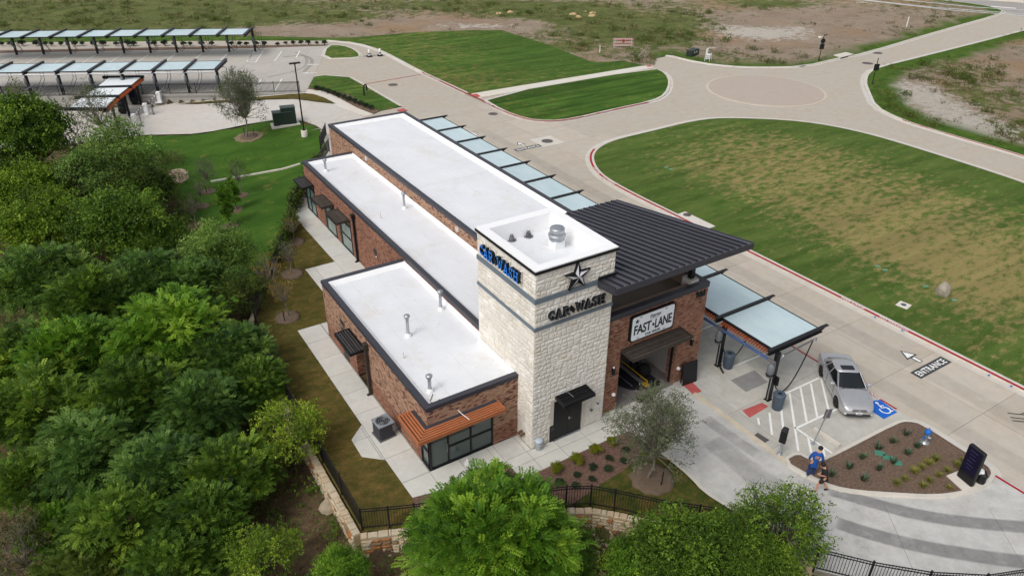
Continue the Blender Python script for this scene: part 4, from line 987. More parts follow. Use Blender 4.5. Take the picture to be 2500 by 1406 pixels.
# wall lamps, fire connection
def wall_lamp(x, z, white=True):
    o = MB().bevbox(x-.07,x+.07,FY-.2,FY-.05,z-.2,z+.2,.02).bar((x,FY-.06,z),(x,FY,z),.06,.06).build('wall_lamp', m_black, fb); MB().lathe([(.055,0),(.05,.05),(.01,.06)],(x,FY-.12,z+.2),8).build('lamp_top', m_white, o)
wall_lamp(*[GV(1494,903,FY)[k] for k in (0,2)]); wall_lamp(*[GV(1685,832,FY)[k] for k in (0,2)])
for (px_, py_) in ((1498,963),(1656,899)):
    q = GV(px_, py_, FY-.1); MB().lathe([(.01,-.1),(.1,-.05),(.12,.02),(.05,.1),(.01,.11)],(q[0],q[1],q[2]),10).build('flood_lamp', m_white, fb)
mb = MB()
for dy in (0,.22): mb.cyl((.0,.62+dy,.62-.02),(-.22,.62+dy,.55),.07,n=10).cyl((-.22,.62+dy,.55),(-.26,.62+dy,.54),.09,n=10)
m_brass = simple('brass', lin(128,96,70), .25, 6, .4, .6); mb.build('fire_connection', m_brass, tower)
for (x, z, r) in ((3.55,1.0,.07),(3.95,1.25,.05)): MB().cyl((x,-.03,z),(x,-.12,z),r,n=12).build('hose_bib', m_greymetal, tower)

# ------------------------------------------------------------------ signs on the building
def ribbon_poly(pts, t):
    n = len(pts); L, Rr = [], []
    for i in range(n):
        b = Vector(pts[i]); a = Vector(pts[i-1]) if i else None; c = Vector(pts[i+1]) if i < n-1 else None
        t1 = (b-a).normalized() if a is not None else (c-b).normalized(); t2 = (c-b).normalized() if c is not None else t1
        n1 = Vector((-t1.y,t1.x)); n2 = Vector((-t2.y,t2.x)); m = n1+n2; k = max(.5, 1+n1.dot(n2)); m = m/k
        L.append(b+m*t/2); Rr.append(b-m*t/2)
    return L, Rr
def arc(cx, cy, rx, ry, a0, a1, n=12): return [(cx+rx*math.cos(R(a0+(a1-a0)*i/n)), cy+ry*math.sin(R(a0+(a1-a0)*i/n))) for i in range(n+1)]
LET = {  # slab letters in a unit-high box: (width, strokes)
 'C': (.78, [arc(.42,.5,.32,.4,50,310,14), [(.62,.98),(.62,.66)], [(.62,.34),(.62,.06)]]),
 'A': (.92, [[(.18,.05),(.44,.95),(.48,.95),(.74,.05)], [(.26,.32),(.66,.32)], [(.02,.05),(.34,.05)], [(.58,.05),(.9,.05)]]),
 'R': (.88, [[(.2,.02),(.2,.98)], [(.04,.93),(.5,.93)]+arc(.5,.71,.22,.22,90,-90,8)+[(.2,.49)], [(.48,.49),(.72,.05),(.88,.05)], [(.04,.05),(.38,.05)]]),
 'W': (1.16, [[(.14,.95),(.34,.05),(.56,.8),(.6,.8),(.82,.05),(1.02,.95)], [(0,.95),(.3,.95)], [(.86,.95),(1.16,.95)]]),
 'S': (.74, [arc(.38,.71,.24,.22,20,270,9)+arc(.36,.27,.26,.22,90,-160,9)[1:], [(.64,.98),(.64,.7)], [(.09,.34),(.09,.04)]]),
 'H': (.96, [[(.2,.02),(.2,.98)], [(.76,.02),(.76,.98)], [(.2,.5),(.76,.5)], [(.02,.93),(.38,.93)], [(.02,.07),(.38,.07)], [(.58,.93),(.94,.93)], [(.58,.07),(.94,.07)]])}
TEXAS = [(.28,1),(.5,1),(.5,.72),(.72,.66),(.94,.64),(.97,.45),(1,.34),(.84,.24),(.72,.08),(.72,-.08),(.6,-.02),(.48,.18),(.36,.3),(.26,.22),(.16,.3),(0,.52),(.28,.54)]
def sign_letters(word, h, width, origin, right, up, depth, mface, mside, mback, parent):
    r = Vector(right).normalized(); u = Vector(up).normalized(); n = r.cross(u); O = Vector(origin)
    tot = 0; lay = []
    for ch in word:
        wd = .62 if ch == '*' else LET[ch][0]; lay.append((ch, tot, wd)); tot += wd+.07
    tot -= .07; sx = width/tot; P = lambda x, y, d: O + r*((x-tot/2)*sx) + u*((y-.5)*h) + n*d
    for ch, x0, wd in lay:
        halo, body, face = MB(), MB(), MB(); k = 0
        polys = [ribbon_poly([(x, y) for x, y in pl], .165) for pl in LET[ch][1]] if ch != '*' else [None]
        wide = [ribbon_poly(pl, .26) for pl in LET[ch][1]] if ch != '*' else [None]
        thin = [ribbon_poly(pl, .10) for pl in LET[ch][1]] if ch != '*' else [None]
        if ch == '*':
            tp = [(x0+.02+x*.56, .1+y*.72) for x, y in TEXAS]
            m_ = len(tp); body.add([P(*q, .0) for q in tp]+[P(*q, depth) for q in tp], [tuple(range(m_, 2*m_))[::-1]]+[(i, (i+1)%m_, m_+(i+1)%m_, m_+i)[::-1] for i in range(m_)])
            body.build('state_emblem', mside, parent); continue
        def solid(mb, Ls, Rs, d0, d1):
            q = len(Ls)
            vs = [P(x0+a.x, a.y, d0) for a in Ls]+[P(x0+b.x, b.y, d0) for b in Rs]+[P(x0+a.x, a.y, d1) for a in Ls]+[P(x0+b.x, b.y, d1) for b in Rs]
            fs = [(2*q+i, 3*q+i, 3*q+i+1, 2*q+i+1) for i in range(q-1)]+[(i, 2*q+i, 2*q+i+1, i+1) for i in range(q-1)]+[(q+i, q+i+1, 3*q+i+1, 3*q+i) for i in range(q-1)]+[(0,q,3*q,2*q),(q-1,3*q-1,4*q-1,2*q-1)]
            mb.add(vs, fs)
        for i, (wp, bp, tp) in enumerate(zip(wide, polys, thin)):
            solid(halo, *wp, .0, .03+i*.002); solid(body, *bp, .03, depth+i*.002); solid(face, *tp, depth-.01, depth+.012+i*.002)
        b = body.build('letter', mside, parent); halo.build('letter_backing', mback, b); face.build('letter_face', mface, b)
m_neon = simple('blue_sign_face', lin(46, 140, 244), .05, 3, .35); m_signblk = simple('black_sign', lin(22,22,26), .2, 3, .4); m_halo = simple('white_backing', lin(226,226,226), .06, 3, .5); m_signgrey = simple('grey_sign_face', lin(78,78,82), .15, 3, .5)
s1 = thing('wall_sign', 'blue faced channel letters reading CAR WASH on the side of the stone tower', 'sign', (0,2.7,9.2), 0, 'signs on the stone tower')
sign_letters('CAR*WASH', .52, 3.4, (-.04,0,0), (0,-1,0), (0,0,1), .2, m_neon, m_signblk, m_halo, s1)
s2 = thing('wall_sign', 'black channel letters reading CAR WASH on the front of the stone tower below the star', 'sign', (2.22,0,7.56), 0, 'signs on the stone tower')
sign_letters('CAR*WASH', .47, 3.15, (0,-.04,0), (1,0,0), (0,0,1), .17, m_signgrey, m_signblk, m_halo, s2)
star = thing('star_emblem', 'black and silver five pointed star on the front of the stone tower', 'star', (2.15,-.03,9.15))
m_silver = simple('silver_facet', lin(222,222,228), .06, 3, .45, 0)
pts = []
for k in range(10):
    a = R(90-36*k); rr2 = .74 if k % 2 == 0 else .29; pts.append((rr2*math.cos(a), rr2*math.sin(a)))
dk, lt = MB(), MB(); c0 = (0,-.2,0)
for k in range(10):
    a, b = pts[k], pts[(k+1)%10]; (lt if k % 2 else dk).add([(a[0]*.96,-.1,a[1]*.96), (b[0]*.96,-.1,b[1]*.96), c0], [(0,1,2)])
dk.build('dark_facet', m_signblk, star); lt.build('silver_facet', m_silver, star)
rim = MB(); rim.add([(x,0,z) for x, z in pts]+[(x,-.13,z) for x, z in pts]+[(x*.9,-.13,z*.9) for x, z in pts], [(k,(k+1)%10,10+(k+1)%10,10+k) for k in range(10)]+[(10+k,10+(k+1)%10,20+(k+1)%10,20+k) for k in range(10)]); rim.build('rim', m_signblk, star)
pl = thing('plate_sign', 'white licence plate style sign reading FAST LANE on the brick front', 'sign', (7.33, FY-.02, 4.85))
def rrect(w_, h_, r_, n=5):
    out = []
    for cx, cy, a0 in ((w_/2-r_,h_/2-r_,0),(-w_/2+r_,h_/2-r_,90),(-w_/2+r_,-h_/2+r_,180),(w_/2-r_,-h_/2+r_,270)):
        out += [(cx+r_*math.cos(R(a0+90*i/n)), cy+r_*math.sin(R(a0+90*i/n))) for i in range(n+1)]
    return out
def vprism(poly, y0, y1): 
    n = len(poly); return MB().add([(x,y0,z) for x, z in poly]+[(x,y1,z) for x, z in poly], [tuple(range(n,2*n))]+[(i,(i+1)%n,n+(i+1)%n,n+i) for i in range(n)])
m_plate = simple('plate_face', lin(236,240,244), .04, 1, .4)
vprism(rrect(2.92,1.52,.16), 0, -.14).build('frame', m_signblk, pl); vprism(rrect(2.76,1.36,.12), -.14, -.15).build('face', m_plate, pl)
X = (1,0,0); Zz = (0,0,1)
text_obj('FAST', .56, 1.12, (-.68,-.152,-.08), X, Zz, .015, m_signblk, 'lettering', pl, .95); text_obj('LANE', .56, 1.12, (.70,-.152,-.08), X, Zz, .015, m_signblk, 'lettering', pl, .95)
tp = [(-.09+x*.2, -.2+y*.22) for x, y in TEXAS]; vprism(tp, -.152, -.165).build('state_emblem', m_signblk, pl)
text_obj('CAR WASH', .15, 1.0, (.02,-.152,-.53), X, Zz, .012, m_signblk, 'lettering', pl, 1.1)
text_obj('Express', .22, .74, (.12,-.152,.44), X, Zz, .012, m_signblk, 'lettering', pl, .9, .35); MB().bar((-.22,-.156,.28),(.4,-.156,.33),.02,.012).build('underline', m_signblk, pl)
for k, (x, z) in enumerate(((-.85,.6),(.82,.58),(-.95,-.6),(.8,-.6))): MB().box(x-.07,x+.07,-.165,-.15,z-.012,z+.012).build('slot', m_signblk, pl)
st = [( -1.08+.16*(1 if k%2==0 else .4)*math.cos(R(90-36*k)), .42+.16*(1 if k%2==0 else .4)*math.sin(R(90-36*k))) for k in range(10)]; vprism(st, -.152, -.16).build('star', m_signblk, pl)
nm = thing('house_number', 'black metal numerals 901 high on the brick front', 'number', (10.68, FY, 5.43))
for k, ch in enumerate('901'): text_obj(ch, .36, .23 if ch != '1' else .1, (-.25+.25*k,-.02,0), X, Zz, .05, m_signblk, 'numeral', nm)

# ------------------------------------------------------------------ painted words, pads and lines on the ground
def entrance(parent, c, rz, s=1.0, z=.004):
    r = (math.cos(rz), math.sin(rz), 0); u = (-math.sin(rz), math.cos(rz), 0); at = lambda a, b: (c[0]+r[0]*a+u[0]*b, c[1]+r[1]*a+u[1]*b)
    q = lambda pts_: [at(a*s, b*s) for a, b in pts_]
    b = MB().prism(q([(-1.5,-.34),(1.5,-.34),(1.5,.34),(-1.5,.34)]), z-.002, z+.003, False).build('entrance_marking', m_markdk, parent)
    text_obj('ENTRANCE', .42*s, 2.62*s, (*at(0,0), z+.004), r, u, .003, m_mark, 'lettering', b, 1.05)
    k = MB().prism(q([(-.5,1.16),(.5,1.16),(0,1.95)]), z-.002, z+.003, False); k.prism(q([(-.17,.6),(.17,.6),(.17,1.16),(-.17,1.16)]), z-.002, z+.003, False); k.build('arrow_border', m_markdk, b)
    k = MB().prism(q([(-.34,1.25),(.34,1.25),(0,1.8)]), z+.001, z+.007, False); k.prism(q([(-.1,.64),(.1,.64),(.1,1.12),(-.1,1.12)]), z+.001, z+.007, False); k.build('arrow', m_mark, b)
entrance(road, (23.2,-6.38), 0); entrance(road, (23.75,36.5), 0.03); entrance(road, (26.0,81.4), -.12, z=-.008)
def flat(parent, name, pts, m, z): return MB().prism(pts, z-.004, z, False).build(name, m, parent)
def stripe(parent, a, b, wd, z, m=None, name='parking_line'): 
    a, b = Vector(a), Vector(b); t = (b-a).normalized(); n = Vector((-t.y,t.x))*wd/2; return flat(parent, name, [tuple(a-n),tuple(b-n),tuple(b+n),tuple(a+n)], m or m_mark, z)
for pts_ in ([(1664,937),(1688,931),(1713,955),(1693,964)], [(1812,1002),(1860,983),(1876,992),(1830,1020)], [(1475,1018),(1493,1013),(1533,1048),(1518,1056)]): 
    o = flat(apron, 'tactile_pad', GL(pts_), m_redpad, .018)
flat(path, 'tactile_pad', GL([(1151,233),(1165,231.5),(1174,238.5),(1160,240)]), m_redpad, .118); flat(path, 'tactile_pad', GL([(1577,163),(1590,162),(1594,165),(1581,166)]), m_redpad, .118)
flat(walk2, 'tactile_pad', GL([(968,270),(985,266),(995,271),(978,275)]), m_redpad, .058)
stripe(road, (RED_U, 41), (RED_U, -7.6), .12, .016, m_red, 'fire_lane_line'); stripe(road, G(2395,1140), G(2530,1222), .14, .016, m_red, 'fire_lane_line')
stripe(road, G(893,205.5), G(1035,181), .15, .004, m_red, 'fire_lane_line')
for k, wrd in enumerate(('FIRE LANE', 'NO PARKING')): text_obj(wrd, .16, 1.5, (RED_U+.01, -4.9+2.0*k-1.0, .018), (0,-1,0), (1,0,0), .003, m_mark, 'stencil_lettering', road)
Q4 = lambda x, y: (1800+.2802*x, 900+.2802*y)
def gl4(*pts_): return [G(*Q4(x, y)) for x, y in pts_]
for a, b in (((400,225),(715,80)),((520,515),(870,350)),((455,212),(532,718)),((550,165),(605,465)),((640,128),(697,425)),((730,85),(797,372)),((382,350),(412,640)),((280,385),(302,575)),((180,430),(190,487)),((500,510),(845,750)),((615,595),(645,735)),((745,690),(768,790))):
    stripe(apron, *gl4(a, b), .11, .018)
stripe(apron, *[G(*p) for p in ((1785,897),(1905,848))], .1, .018); stripe(apron, *[G(1680+.1863*x, 740+.1863*y) for x, y in ((170,350),(460,240))], .1, .018)
for k in range(4, 12): stripe(apron, (13.1, -3.3+3.65*k), (16.6, -3.3+3.65*k), .1, .018)
flat(apron, 'grate_slab', [G(1680+.1863*x, 740+.1863*y) for x, y in ((555,1010),(870,880),(1045,1035),(760,1165))], m_greymetal and simple('damp_concrete', lin(146,145,143), .25, 2, .8), .016)
blue = flat(apron, 'accessible_bay_marking', gl4((1168,312),(1190,278),(1243,272),(1392,380),(1276,440),(1175,372)), m_blue, .018)
# wheelchair figure, painted with its head towards the building
bc = G(*Q4(1278,352)); ang = R(-20)
def wc(pl_, wd):
    L_, R_ = ribbon_poly(pl_, wd); c_, s_ = math.cos(ang), math.sin(ang); f = lambda p: (bc[0]+(p.x*c_-p.y*s_)*.52, bc[1]+(p.x*s_+p.y*c_)*.52, .0205)
    q = len(L_); return MB().add([f(p) for p in L_]+[f(p) for p in R_], [(q+i,q+i+1,i+1,i) for i in range(q-1)])
for j, pl_ in enumerate((arc(0,-.15,.52,.52,150,390,16), [(-.12,.85),(-.12,.2),(.4,.2)], [(-.12,.5),(.32,.5)], [(.36,.2),(.52,-.45),(.75,-.4)], arc(-.12,1.0,.1,.1,0,350,10))): mk_ = wc(pl_, .13); mk_.v = [(x,y,z+.002*j) for x,y,z in mk_.v]; mk_.build('wheelchair_symbol', m_mark, blue)
# vacuum lot lines
Q1 = lambda x, y: (x*.36, y*.36)
def g1(*pts_): return [G(*Q1(*p)) for p in pts_]
for k in range(10): 
    b = Vector((12.3,92.6))+LOT_D*(3.73*k); stripe(lot, tuple(b+Vector((-.42,-.85))), tuple(b+Vector((-2.55,-5.0))), .12, .012)
for k in range(8): 
    b = Vector((2.6,72.9))+LOT_D*(3.68*k); stripe(lot, tuple(b+Vector((.3,.8))), tuple(b+Vector((2.3,4.9))), .12, .012)
for a, b in (((1912,350),(1862,416)),((2033,348),(2008,392)),((1772,540),(1722,612)),((1912,536),(1864,616))): stripe(lot, *g1(a, b), .14, .012)
def hatch(A, B, C_, D, n):
    A, B, C_, D = map(Vector, g1(A, B, C_, D)); stripe(lot, tuple(A), tuple(B), .14, .012); stripe(lot, tuple(D), tuple(C_), .14, .012); stripe(lot, tuple(A), tuple(D), .14, .014); stripe(lot, tuple(B), tuple(C_), .14, .014)
    for k in range(1, n): t = k/n; stripe(lot, tuple(A+(B-A)*t), tuple(D+(C_-D)*max(0,t-.06)), .13, .016)
hatch((1727,350),(1674,420),(1733,424),(1786,350), 6); hatch((1565,545),(1512,625),(1575,628),(1630,542), 6)
for c in ((2130,439),(2104,497)):
    c = Vector(g1(c)[0]); d = LOT_D; n = Vector((-d.y,d.x)); flat(lot, 'lane_arrow', [tuple(c-d*.9+n*.08),tuple(c+d*.3+n*.08),tuple(c+d*.3+n*.28),tuple(c+d*1.1),tuple(c+d*.3-n*.28),tuple(c+d*.3-n*.08),tuple(c-d*.9-n*.08)], m_mark, .012)

# ------------------------------------------------------------------ kerbs of the planting island and the driveway edge; walks round the building
ISL = smooth_line([G(*Q4(*p)) for p in ((525,752),(612,803),(722,828),(900,745),(1385,492),(1480,471),(1600,497),(1980,742),(2130,832),(2197,885),(2205,945),(2120,1020),(1955,1078),(1720,1110),(1400,1095),(1040,1070),(830,1032),(612,930),(416,816))], 1, True)
plate('mulch_bed', ISL, m_mulch, .09)
ISLc = ccw(ISL); kerb(ISLc, .18, .12, .32, True)
MB().prism(gl4((1815,946),(1930,900),(2128,1022),(1960,1076)), .05, .13).build('sign_pad', m_path, drive)
edge = smooth_line(GL([(1690,962),(1760,1012),(1830,1066),(1916,1130),(1975,1166),(2036,1193)]), 1)
m_warm = concrete('warm_kerb', lin(200,190,172), .22)
struct(ribbon(MB(), offset(edge,-.08), offset(edge,.26), .022, .026).build('gutter', m_warm))
DL = smooth_line(GL([(1538,1049),(1590,1088),(1643,1126),(1690,1166),(1722,1202),(1780,1238),(1850,1285)]), 1)
k_ = struct(ribbon(MB(), offset(DL,.02), offset(DL,-.16), .12, .12).build('kerb', m_kerb)); ribbon(MB(), offset(DL,.02), offset(DL,.03), .12, .0).build('kerb_face', m_kerb, k_)
WALK1 = [(MX-.02,WY1), (MX-.02,33.5), (-.01,34.9), (-1.28,32.9), (-1.25,23.65), (-3.42,23.6), (-3.43,WY1)]
walk = struct(MB().prism(WALK1, -.2, .008).build('sidewalk', m_jointw)); slabs(walk, [[(-1.25,WY1),(MX-.02,WY1),(MX-.02,34.2),(-.6,34.0),(-1.25,32.9)], [(-3.42,WY1),(-1.25,WY1),(-1.25,23.62),(-3.42,23.6)]], 1.52, 1.52*2, 0, (MX,33.5), .02, m_walk, gap=.014)
WALKS = [(WX-.005, WY1), (-3.44, WY1+.01), (-3.44, 16.3), (-6.36, 16.33), G(882.7,1036.6), G(857.4,1073.7), G(882.7,1115.8), G(941.5,1124), G(1007,1215), G(1112,1188.6), G(1236,1131.5), G(1276,1169), G(1478,1076), G(1536,1051.6), G(1500,1000), (5.5,.3), (4.4,.28), (4.4,0), (0,0), (0,1.28), (WX,1.28)]
walkf = struct(MB().prism(WALKS, -.2, .009).build('sidewalk', m_jointw)); slabs(walkf, [[(-6.36,1.28),(WX-.01,1.28),(WX-.01,16.3),(-6.36,16.3)], [(WX-.01,WY1+.01),(-3.44,WY1+.01),(-3.44,16.3),(WX-.01,16.3)], [(-6.36,6.11),(-7.23,5.31),(-7.26,3.89),(-6.36,3.07)], [(-6.33,.22),(-4.4,-.2),(-1.5,-.2),(-1.5,1.28),(-6.36,1.28)], [(-1.48,-1.43),(4.37,-1.43),(4.37,0),(-1.48,0)], [(-1.5,0),(-.01,0),(-.01,1.28),(-1.5,1.28)], [(4.37,-1.43),(4.95,-1.45),(5.4,.24),(4.37,.28)]], 1.55, 1.9, 0, (WX-1.6, WY0-.02), .021, m_walk, gap=.014)
LAWNH = [(-1.28,32.9), (-1.25,23.65), (-3.42,23.6), (-3.43,16.3), (-6.36,16.33), G(882.7,1036.6), G(857.4,1073.7), G(882.7,1115.8), G(941.5,1124), G(1007,1215), (-6.9,-1.5), (-7.9,-1.0), (-9.0,-.4), (-9.0,9.2), (-8.8,14.2), (-8.3,18.5), (-5.7,23.7), (-2.1,30.4), (-1.38,32.9)]
plate('side_lawn', LAWNH, m_lawnH, .025)
struct(MB().prism([(MX-.03,33.5), (-.01,34.9), (-1.2,33.3), (2.1,39.0), (6.4,45.8), (8.0,52.5), (13.4,52.5), (13.4,38.6), (4.4,38.6), (4.4,33.5)], -.2, .01).build('back_walk', m_lowdrive))
BED = [G(1007,1215), G(1112,1189), G(1236,1132), G(1276,1169.5), G(1478,1076.5), G(1536,1052), G(1560,1075), G(1563,1110), G(1525,1147), G(1470,1180), G(1420,1215), (-.3,-3.9), (-1.6,-3.6), (-6.9,-1.5)]
plate('mulch_bed', BED, m_mulch_red, .018)
plate('corner_lawn', [G(1536,1052), *DL[2:], (4.2,-9.3), (3.3,-7.7), (2.3,-6.7), (.9,-5.1), (.2,-4.5), (-.3,-4.0), G(1420,1215), G(1470,1180), G(1525,1147), G(1563,1110), G(1560,1075)], m_lawnE, .028)
struct(MB().prism([GP(515,446)[:2], GP(735,403)[:2], GP(735,401.5)[:2], GP(515,443.5)[:2]], 0, .01).build('concrete_edging', m_kerb)) if False else None
ed = MB()
pa_, pb_ = GP(515,445), GP(733,402)
for k in range(24):
    t0, t1 = k/24, (k+1)/24; q0 = [pa_[i]+(pb_[i]-pa_[i])*t0 for i in (0,1)]; q1 = [pa_[i]+(pb_[i]-pa_[i])*t1 for i in (0,1)]
    ed.bar((*q0, H(*q0)+.06), (*q1, H(*q1)+.06), .2, .14)
struct(ed.build('concrete_edging', m_path))
# red fire-lane paint with its words
Lc = sub(LC_edge, G(1459,365), G(2700,1048))
fire_lane(kC, Lc, -.33, .137, [('FIRE LANE',6.0),('NO PARKING',8.6),('FIRE LANE',20),('NO PARKING',22.6),('FIRE LANE',33.5),('NO PARKING',36.4),('FIRE LANE',45.6),('NO PARKING',48.3),('FIRE LANE',58.3),('NO PARKING',60.8),('FIRE LANE',70),('NO PARKING',72.6)])
lb = sub(smooth_line(GL([(1035,179),(1145,231),(1174,243),(1232,273.5),(1286,292.5),(1340,297.5),(1394,292.5),(1484,271.5),(1580,251)]), 2), G(1035,179), G(1580,251))
fire_lane(kB, lb, -.24, .137, [('FIRE LANE',1.6),('NO PARKING',4.0),('FIRE LANE',17),('NO PARKING',19.5),('FIRE LANE',32),('NO PARKING',34.5),('FIRE LANE',47),('NO PARKING',49.5)])
ld = sub(smooth_line(vD, 1), G(2194,290), G(2700,445)); fire_lane(kD, ld, -.27, .137, [('FIRE LANE',1.5),('NO PARKING',4.2),('FIRE LANE',24),('NO PARKING',27)])
# ------------------------------------------------------------------ vacuum canopy along the building
vc = thing('vacuum_canopy', 'long vacuum canopy of pale blue panels on black cantilever beams along the wash building', 'canopy', (12.95,-3.3,0))
BZ = 3.36
def ibeam(x0, x1, y, z, parent, h=.3, tip=.45):
    """cantilever I-beam with a raked tip; local coordinates"""
    mb = MB(); w_ = .2; t = .035
    mb.add([(x0,y-w_/2,z-t),(x1,y-w_/2,z-t),(x1,y+w_/2,z-t),(x0,y+w_/2,z-t),(x0,y-w_/2,z),(x1,y-w_/2,z),(x1,y+w_/2,z),(x0,y+w_/2,z)], [(0,3,2,1),(4,5,6,7),(0,1,5,4),(1,2,6,5),(2,3,7,6),(3,0,4,7)])
    mb.box(x0, x1-tip, y-w_/2, y+w_/2, z-h, z-h+t)
    v0, v1 = [(x0,z-t),(x1,z-t),(x1-tip,z-h+t),(x0,z-h+t)], .02
    mb.add([(a,y-v1,b) for a, b in v0]+[(a,y+v1,b) for a, b in v0], [(0,1,2,3),(7,6,5,4),(0,4,5,1),(1,5,6,2),(2,6,7,3),(3,7,4,0)])
    return mb.build('beam', m_black, parent)
pm_ = None
for k in range(13):
    y = 3.65*k
    b = ibeam(-.65 if k < 4 else -1.25, 4.0, y, BZ, vc)
    MB().box(-.12,.12,y-.24,y-.04,0,BZ-.3).bevbox(-.2,.2,y-.3,y+.02,0,.03,.01).build('post', m_black, vc)
    if k == 12: continue
    pmm = MB().add([(-.25 if k < 4 else -1.2,y+.12,BZ-.1),(3.35,y+.12,BZ-.1),(3.35,y+3.53,BZ-.1),(-.25 if k < 4 else -1.2,y+3.53,BZ-.1)], [(0,1,2,3)])
    pmm.box(-.27 if k < 4 else -1.2,3.37,y+.11,y+3.54,BZ-.14,BZ-.105); pmm.build('panel', m_panel, vc)
    if k < 4: MB().box(-.34,-.26,y+.1,y+3.55,BZ-.2,BZ-.06).build('purlin', m_black, vc)
    MB().box(3.37,3.43,y+.1,y+3.55,BZ-.17,BZ-.08).build('purlin', m_black, vc)
    if k < 3:
        fin = MB().add([(-.55,-.02,BZ-.38),(.05,-.02,BZ-.22),(.05,.02,BZ-.22),(-.55,.02,BZ-.38),(-.5,-.02,BZ-.22),(.05,-.02,BZ-.1),(.05,.02,BZ-.1),(-.5,.02,BZ-.22)], [(0,3,2,1),(4,5,6,7),(0,1,5,4),(1,2,6,5),(2,3,7,6),(3,0,4,7)]).mesh('fin') if k == 0 else fin
        for j in range(20): mk('fin', fin, m_fin, vc, (0, y+.25+j*.165, 0))
def vac_unit(parent, y, boom=True):
    c = MB().lathe([(.05,1.62),(.17,1.66),(.18,1.8),(.15,1.84),(.19,1.9),(.2,2.3),(.14,2.42),(.07,2.46),(.05,2.56)], (-.34,y-.14,0), 14).build('vacuum_canister', m_grey, parent)
    MB().lathe([(.205,1.78),(.22,1.8),(.205,1.84)], (-.34,y-.14,0), 14).build('canister_ring', m_rubber, c)
    MB().tube([(-.3,y-.14,2.5),(.25,y-.14,2.56),(.4,y-.14,2.6),(.5,y-.14,2.72)], .05).tube([(-.14,y-.2,2.45),(-.16,y-.2,1.2),(-.16,y-.2,.1)], .03).build('vacuum_fitting', m_steel, parent)
    if boom:
        bm = MB().tube([(.5,y-.14,2.72),(2.8,y-.14,2.86)], .05).build('boom', m_greymetal, parent)
        MB().tube([(2.8,y-.14,2.86),(2.9,y-.14,2.95),(3.05,y-.14,2.9),(3.08,y-.14,2.7)], .04).build('boom_hook', m_steel, bm)
        pts_ = [(2.78,y-.14,2.84)]+[(2.72-2.6*t, y-.16, 2.8-4*1.55*t*(1-t)*1.15-t*1.6) for t in np.linspace(.06,1,16)]
        MB().tube(pts_, .035).build('hose', m_hose, parent)
for k in range(13): vac_unit(vc, 3.65*k, True)
m_note = simple('notice_print', lin(206,206,200), .2, 5, .6)
MB().bevbox(.14,.2,-.42,-.02,1.0,1.55,.01).build('notice_board', m_black, vc); MB().box(.2,.206,-.38,-.06,1.25,1.5).build('notice', m_note, vc)
zp = GV(1890,884,-3.5)[2]
pp = [(-.34,-.05,2.62),(-.34,24,2.62)]; MB().cyl(pp[0], pp[1], .075, n=12).build('vacuum_pipe', m_pipeblue, vc)
for k in range(4): MB().cyl((-.34,3.65*k-.3,2.62),(-.34,3.65*k+.1,2.62),.1,n=12).build('pipe_coupling', m_greymetal, vc)
MB().tube([(-.1,3.65-.3,.25),(-.3,3.65-.6,.2),(-.35,3.65-.9,.05)],.05).build('floor_hose', m_hose, vc)
# bins by the posts
def trash_bin(loc, label):
    t = thing('trash_bin', label, 'trash bin', loc, 0, 'trash bins under the vacuum canopy')
    MB().lathe([(.24,0),(.27,.05),(.31,.85),(.315,.9),(.28,.9),(.26,.3),(.02,.3)], n=20).build('barrel', m_bin, t)
    l = MB().lathe([(.33,.86),(.335,.93),(.28,1.0),(.12,1.02),(.115,.99)], n=20, cap=False).build('lid', m_bin, t); MB().lathe([(.118,.985),(.01,.98)], n=16).build('opening', m_black, l)
    for s in (-1, 1): MB().tube([(s*.3,-.09,.78),(s*.37,-.09,.76),(s*.37,.09,.76),(s*.3,.09,.78)], .02).build('handle', m_bin, t)
    return t
p = G(1896,997); trash_bin((*p,.012), 'slate blue trash bin beside the nearest post of the vacuum canopy')
p = G(1776,897); trash_bin((*p,.012), 'slate blue trash bin beside the second post of the vacuum canopy, nearer the brick wall')

# ------------------------------------------------------------------ the two vacuum canopies of the far lot
def row(label, base, n, step, ynear, yfar, bz, phase, hosey):
    rz = math.atan2(LOT_D.y, LOT_D.x); t = thing('vacuum_canopy', label, 'canopy', (base[0], base[1], 0), rz, 'vacuum canopies of the far lot')
    for k in range(n):
        x = k*step
        mb = MB(); mb.box(x-.06,x+.06,yfar,ynear,bz-.2,bz+.08); mb.box(x-.17,x+.17,yfar,ynear,bz+.08,bz+.12).box(x-.15,x+.15,yfar,ynear,bz-.24,bz-.2); mb.build('beam', m_bronze if False else m_black, t)
        MB().box(x-.13,x+.13,-.13,.13,0,bz-.26).build('post', m_black, t)
        MB().lathe([(.08,1.3),(.17,1.4),(.17,2.0),(.08,2.15)], (x+.05,.32,0), 10).bevbox(x-.2,x-.1,.1,.4,.9,1.3,.01).build('vacuum_canister', m_grey, t)
        MB().tube([(x-.1,.2,1.0),(x-.5,.5,.5),(x-.9,.6,.3),(x-1.3,.4,.55),(x-1.5,hosey,1.6),(x-1.55,hosey,bz-.2)], .03).tube([(x-.1,.2,1.2),(x-.4,.6,.8),(x-.8,.7,.5),(x-1.05,.4,.8),(x-1.2,hosey,1.8),(x-1.2,hosey,bz-.2)], .03).build('hose', m_hose, t)
        if k < n-1:
            MB().box(x+.13,x+step-.13,yfar+.7,ynear-.55,bz-.1,bz-.06).build('panel', m_panel, t)
            
            for y0 in (yfar+.62, ynear-.55): MB().box(x+.13,x+step-.13,y0,y0+.08,bz-.14,bz-.03).build('purlin', m_black, t)
    return t
r1 = row('nearer of the two pale panelled vacuum canopies on the far lot, above the grey wall', (2.6,72.9), 9, 3.68, .45, -5.0, 2.78, 0, -1.0)
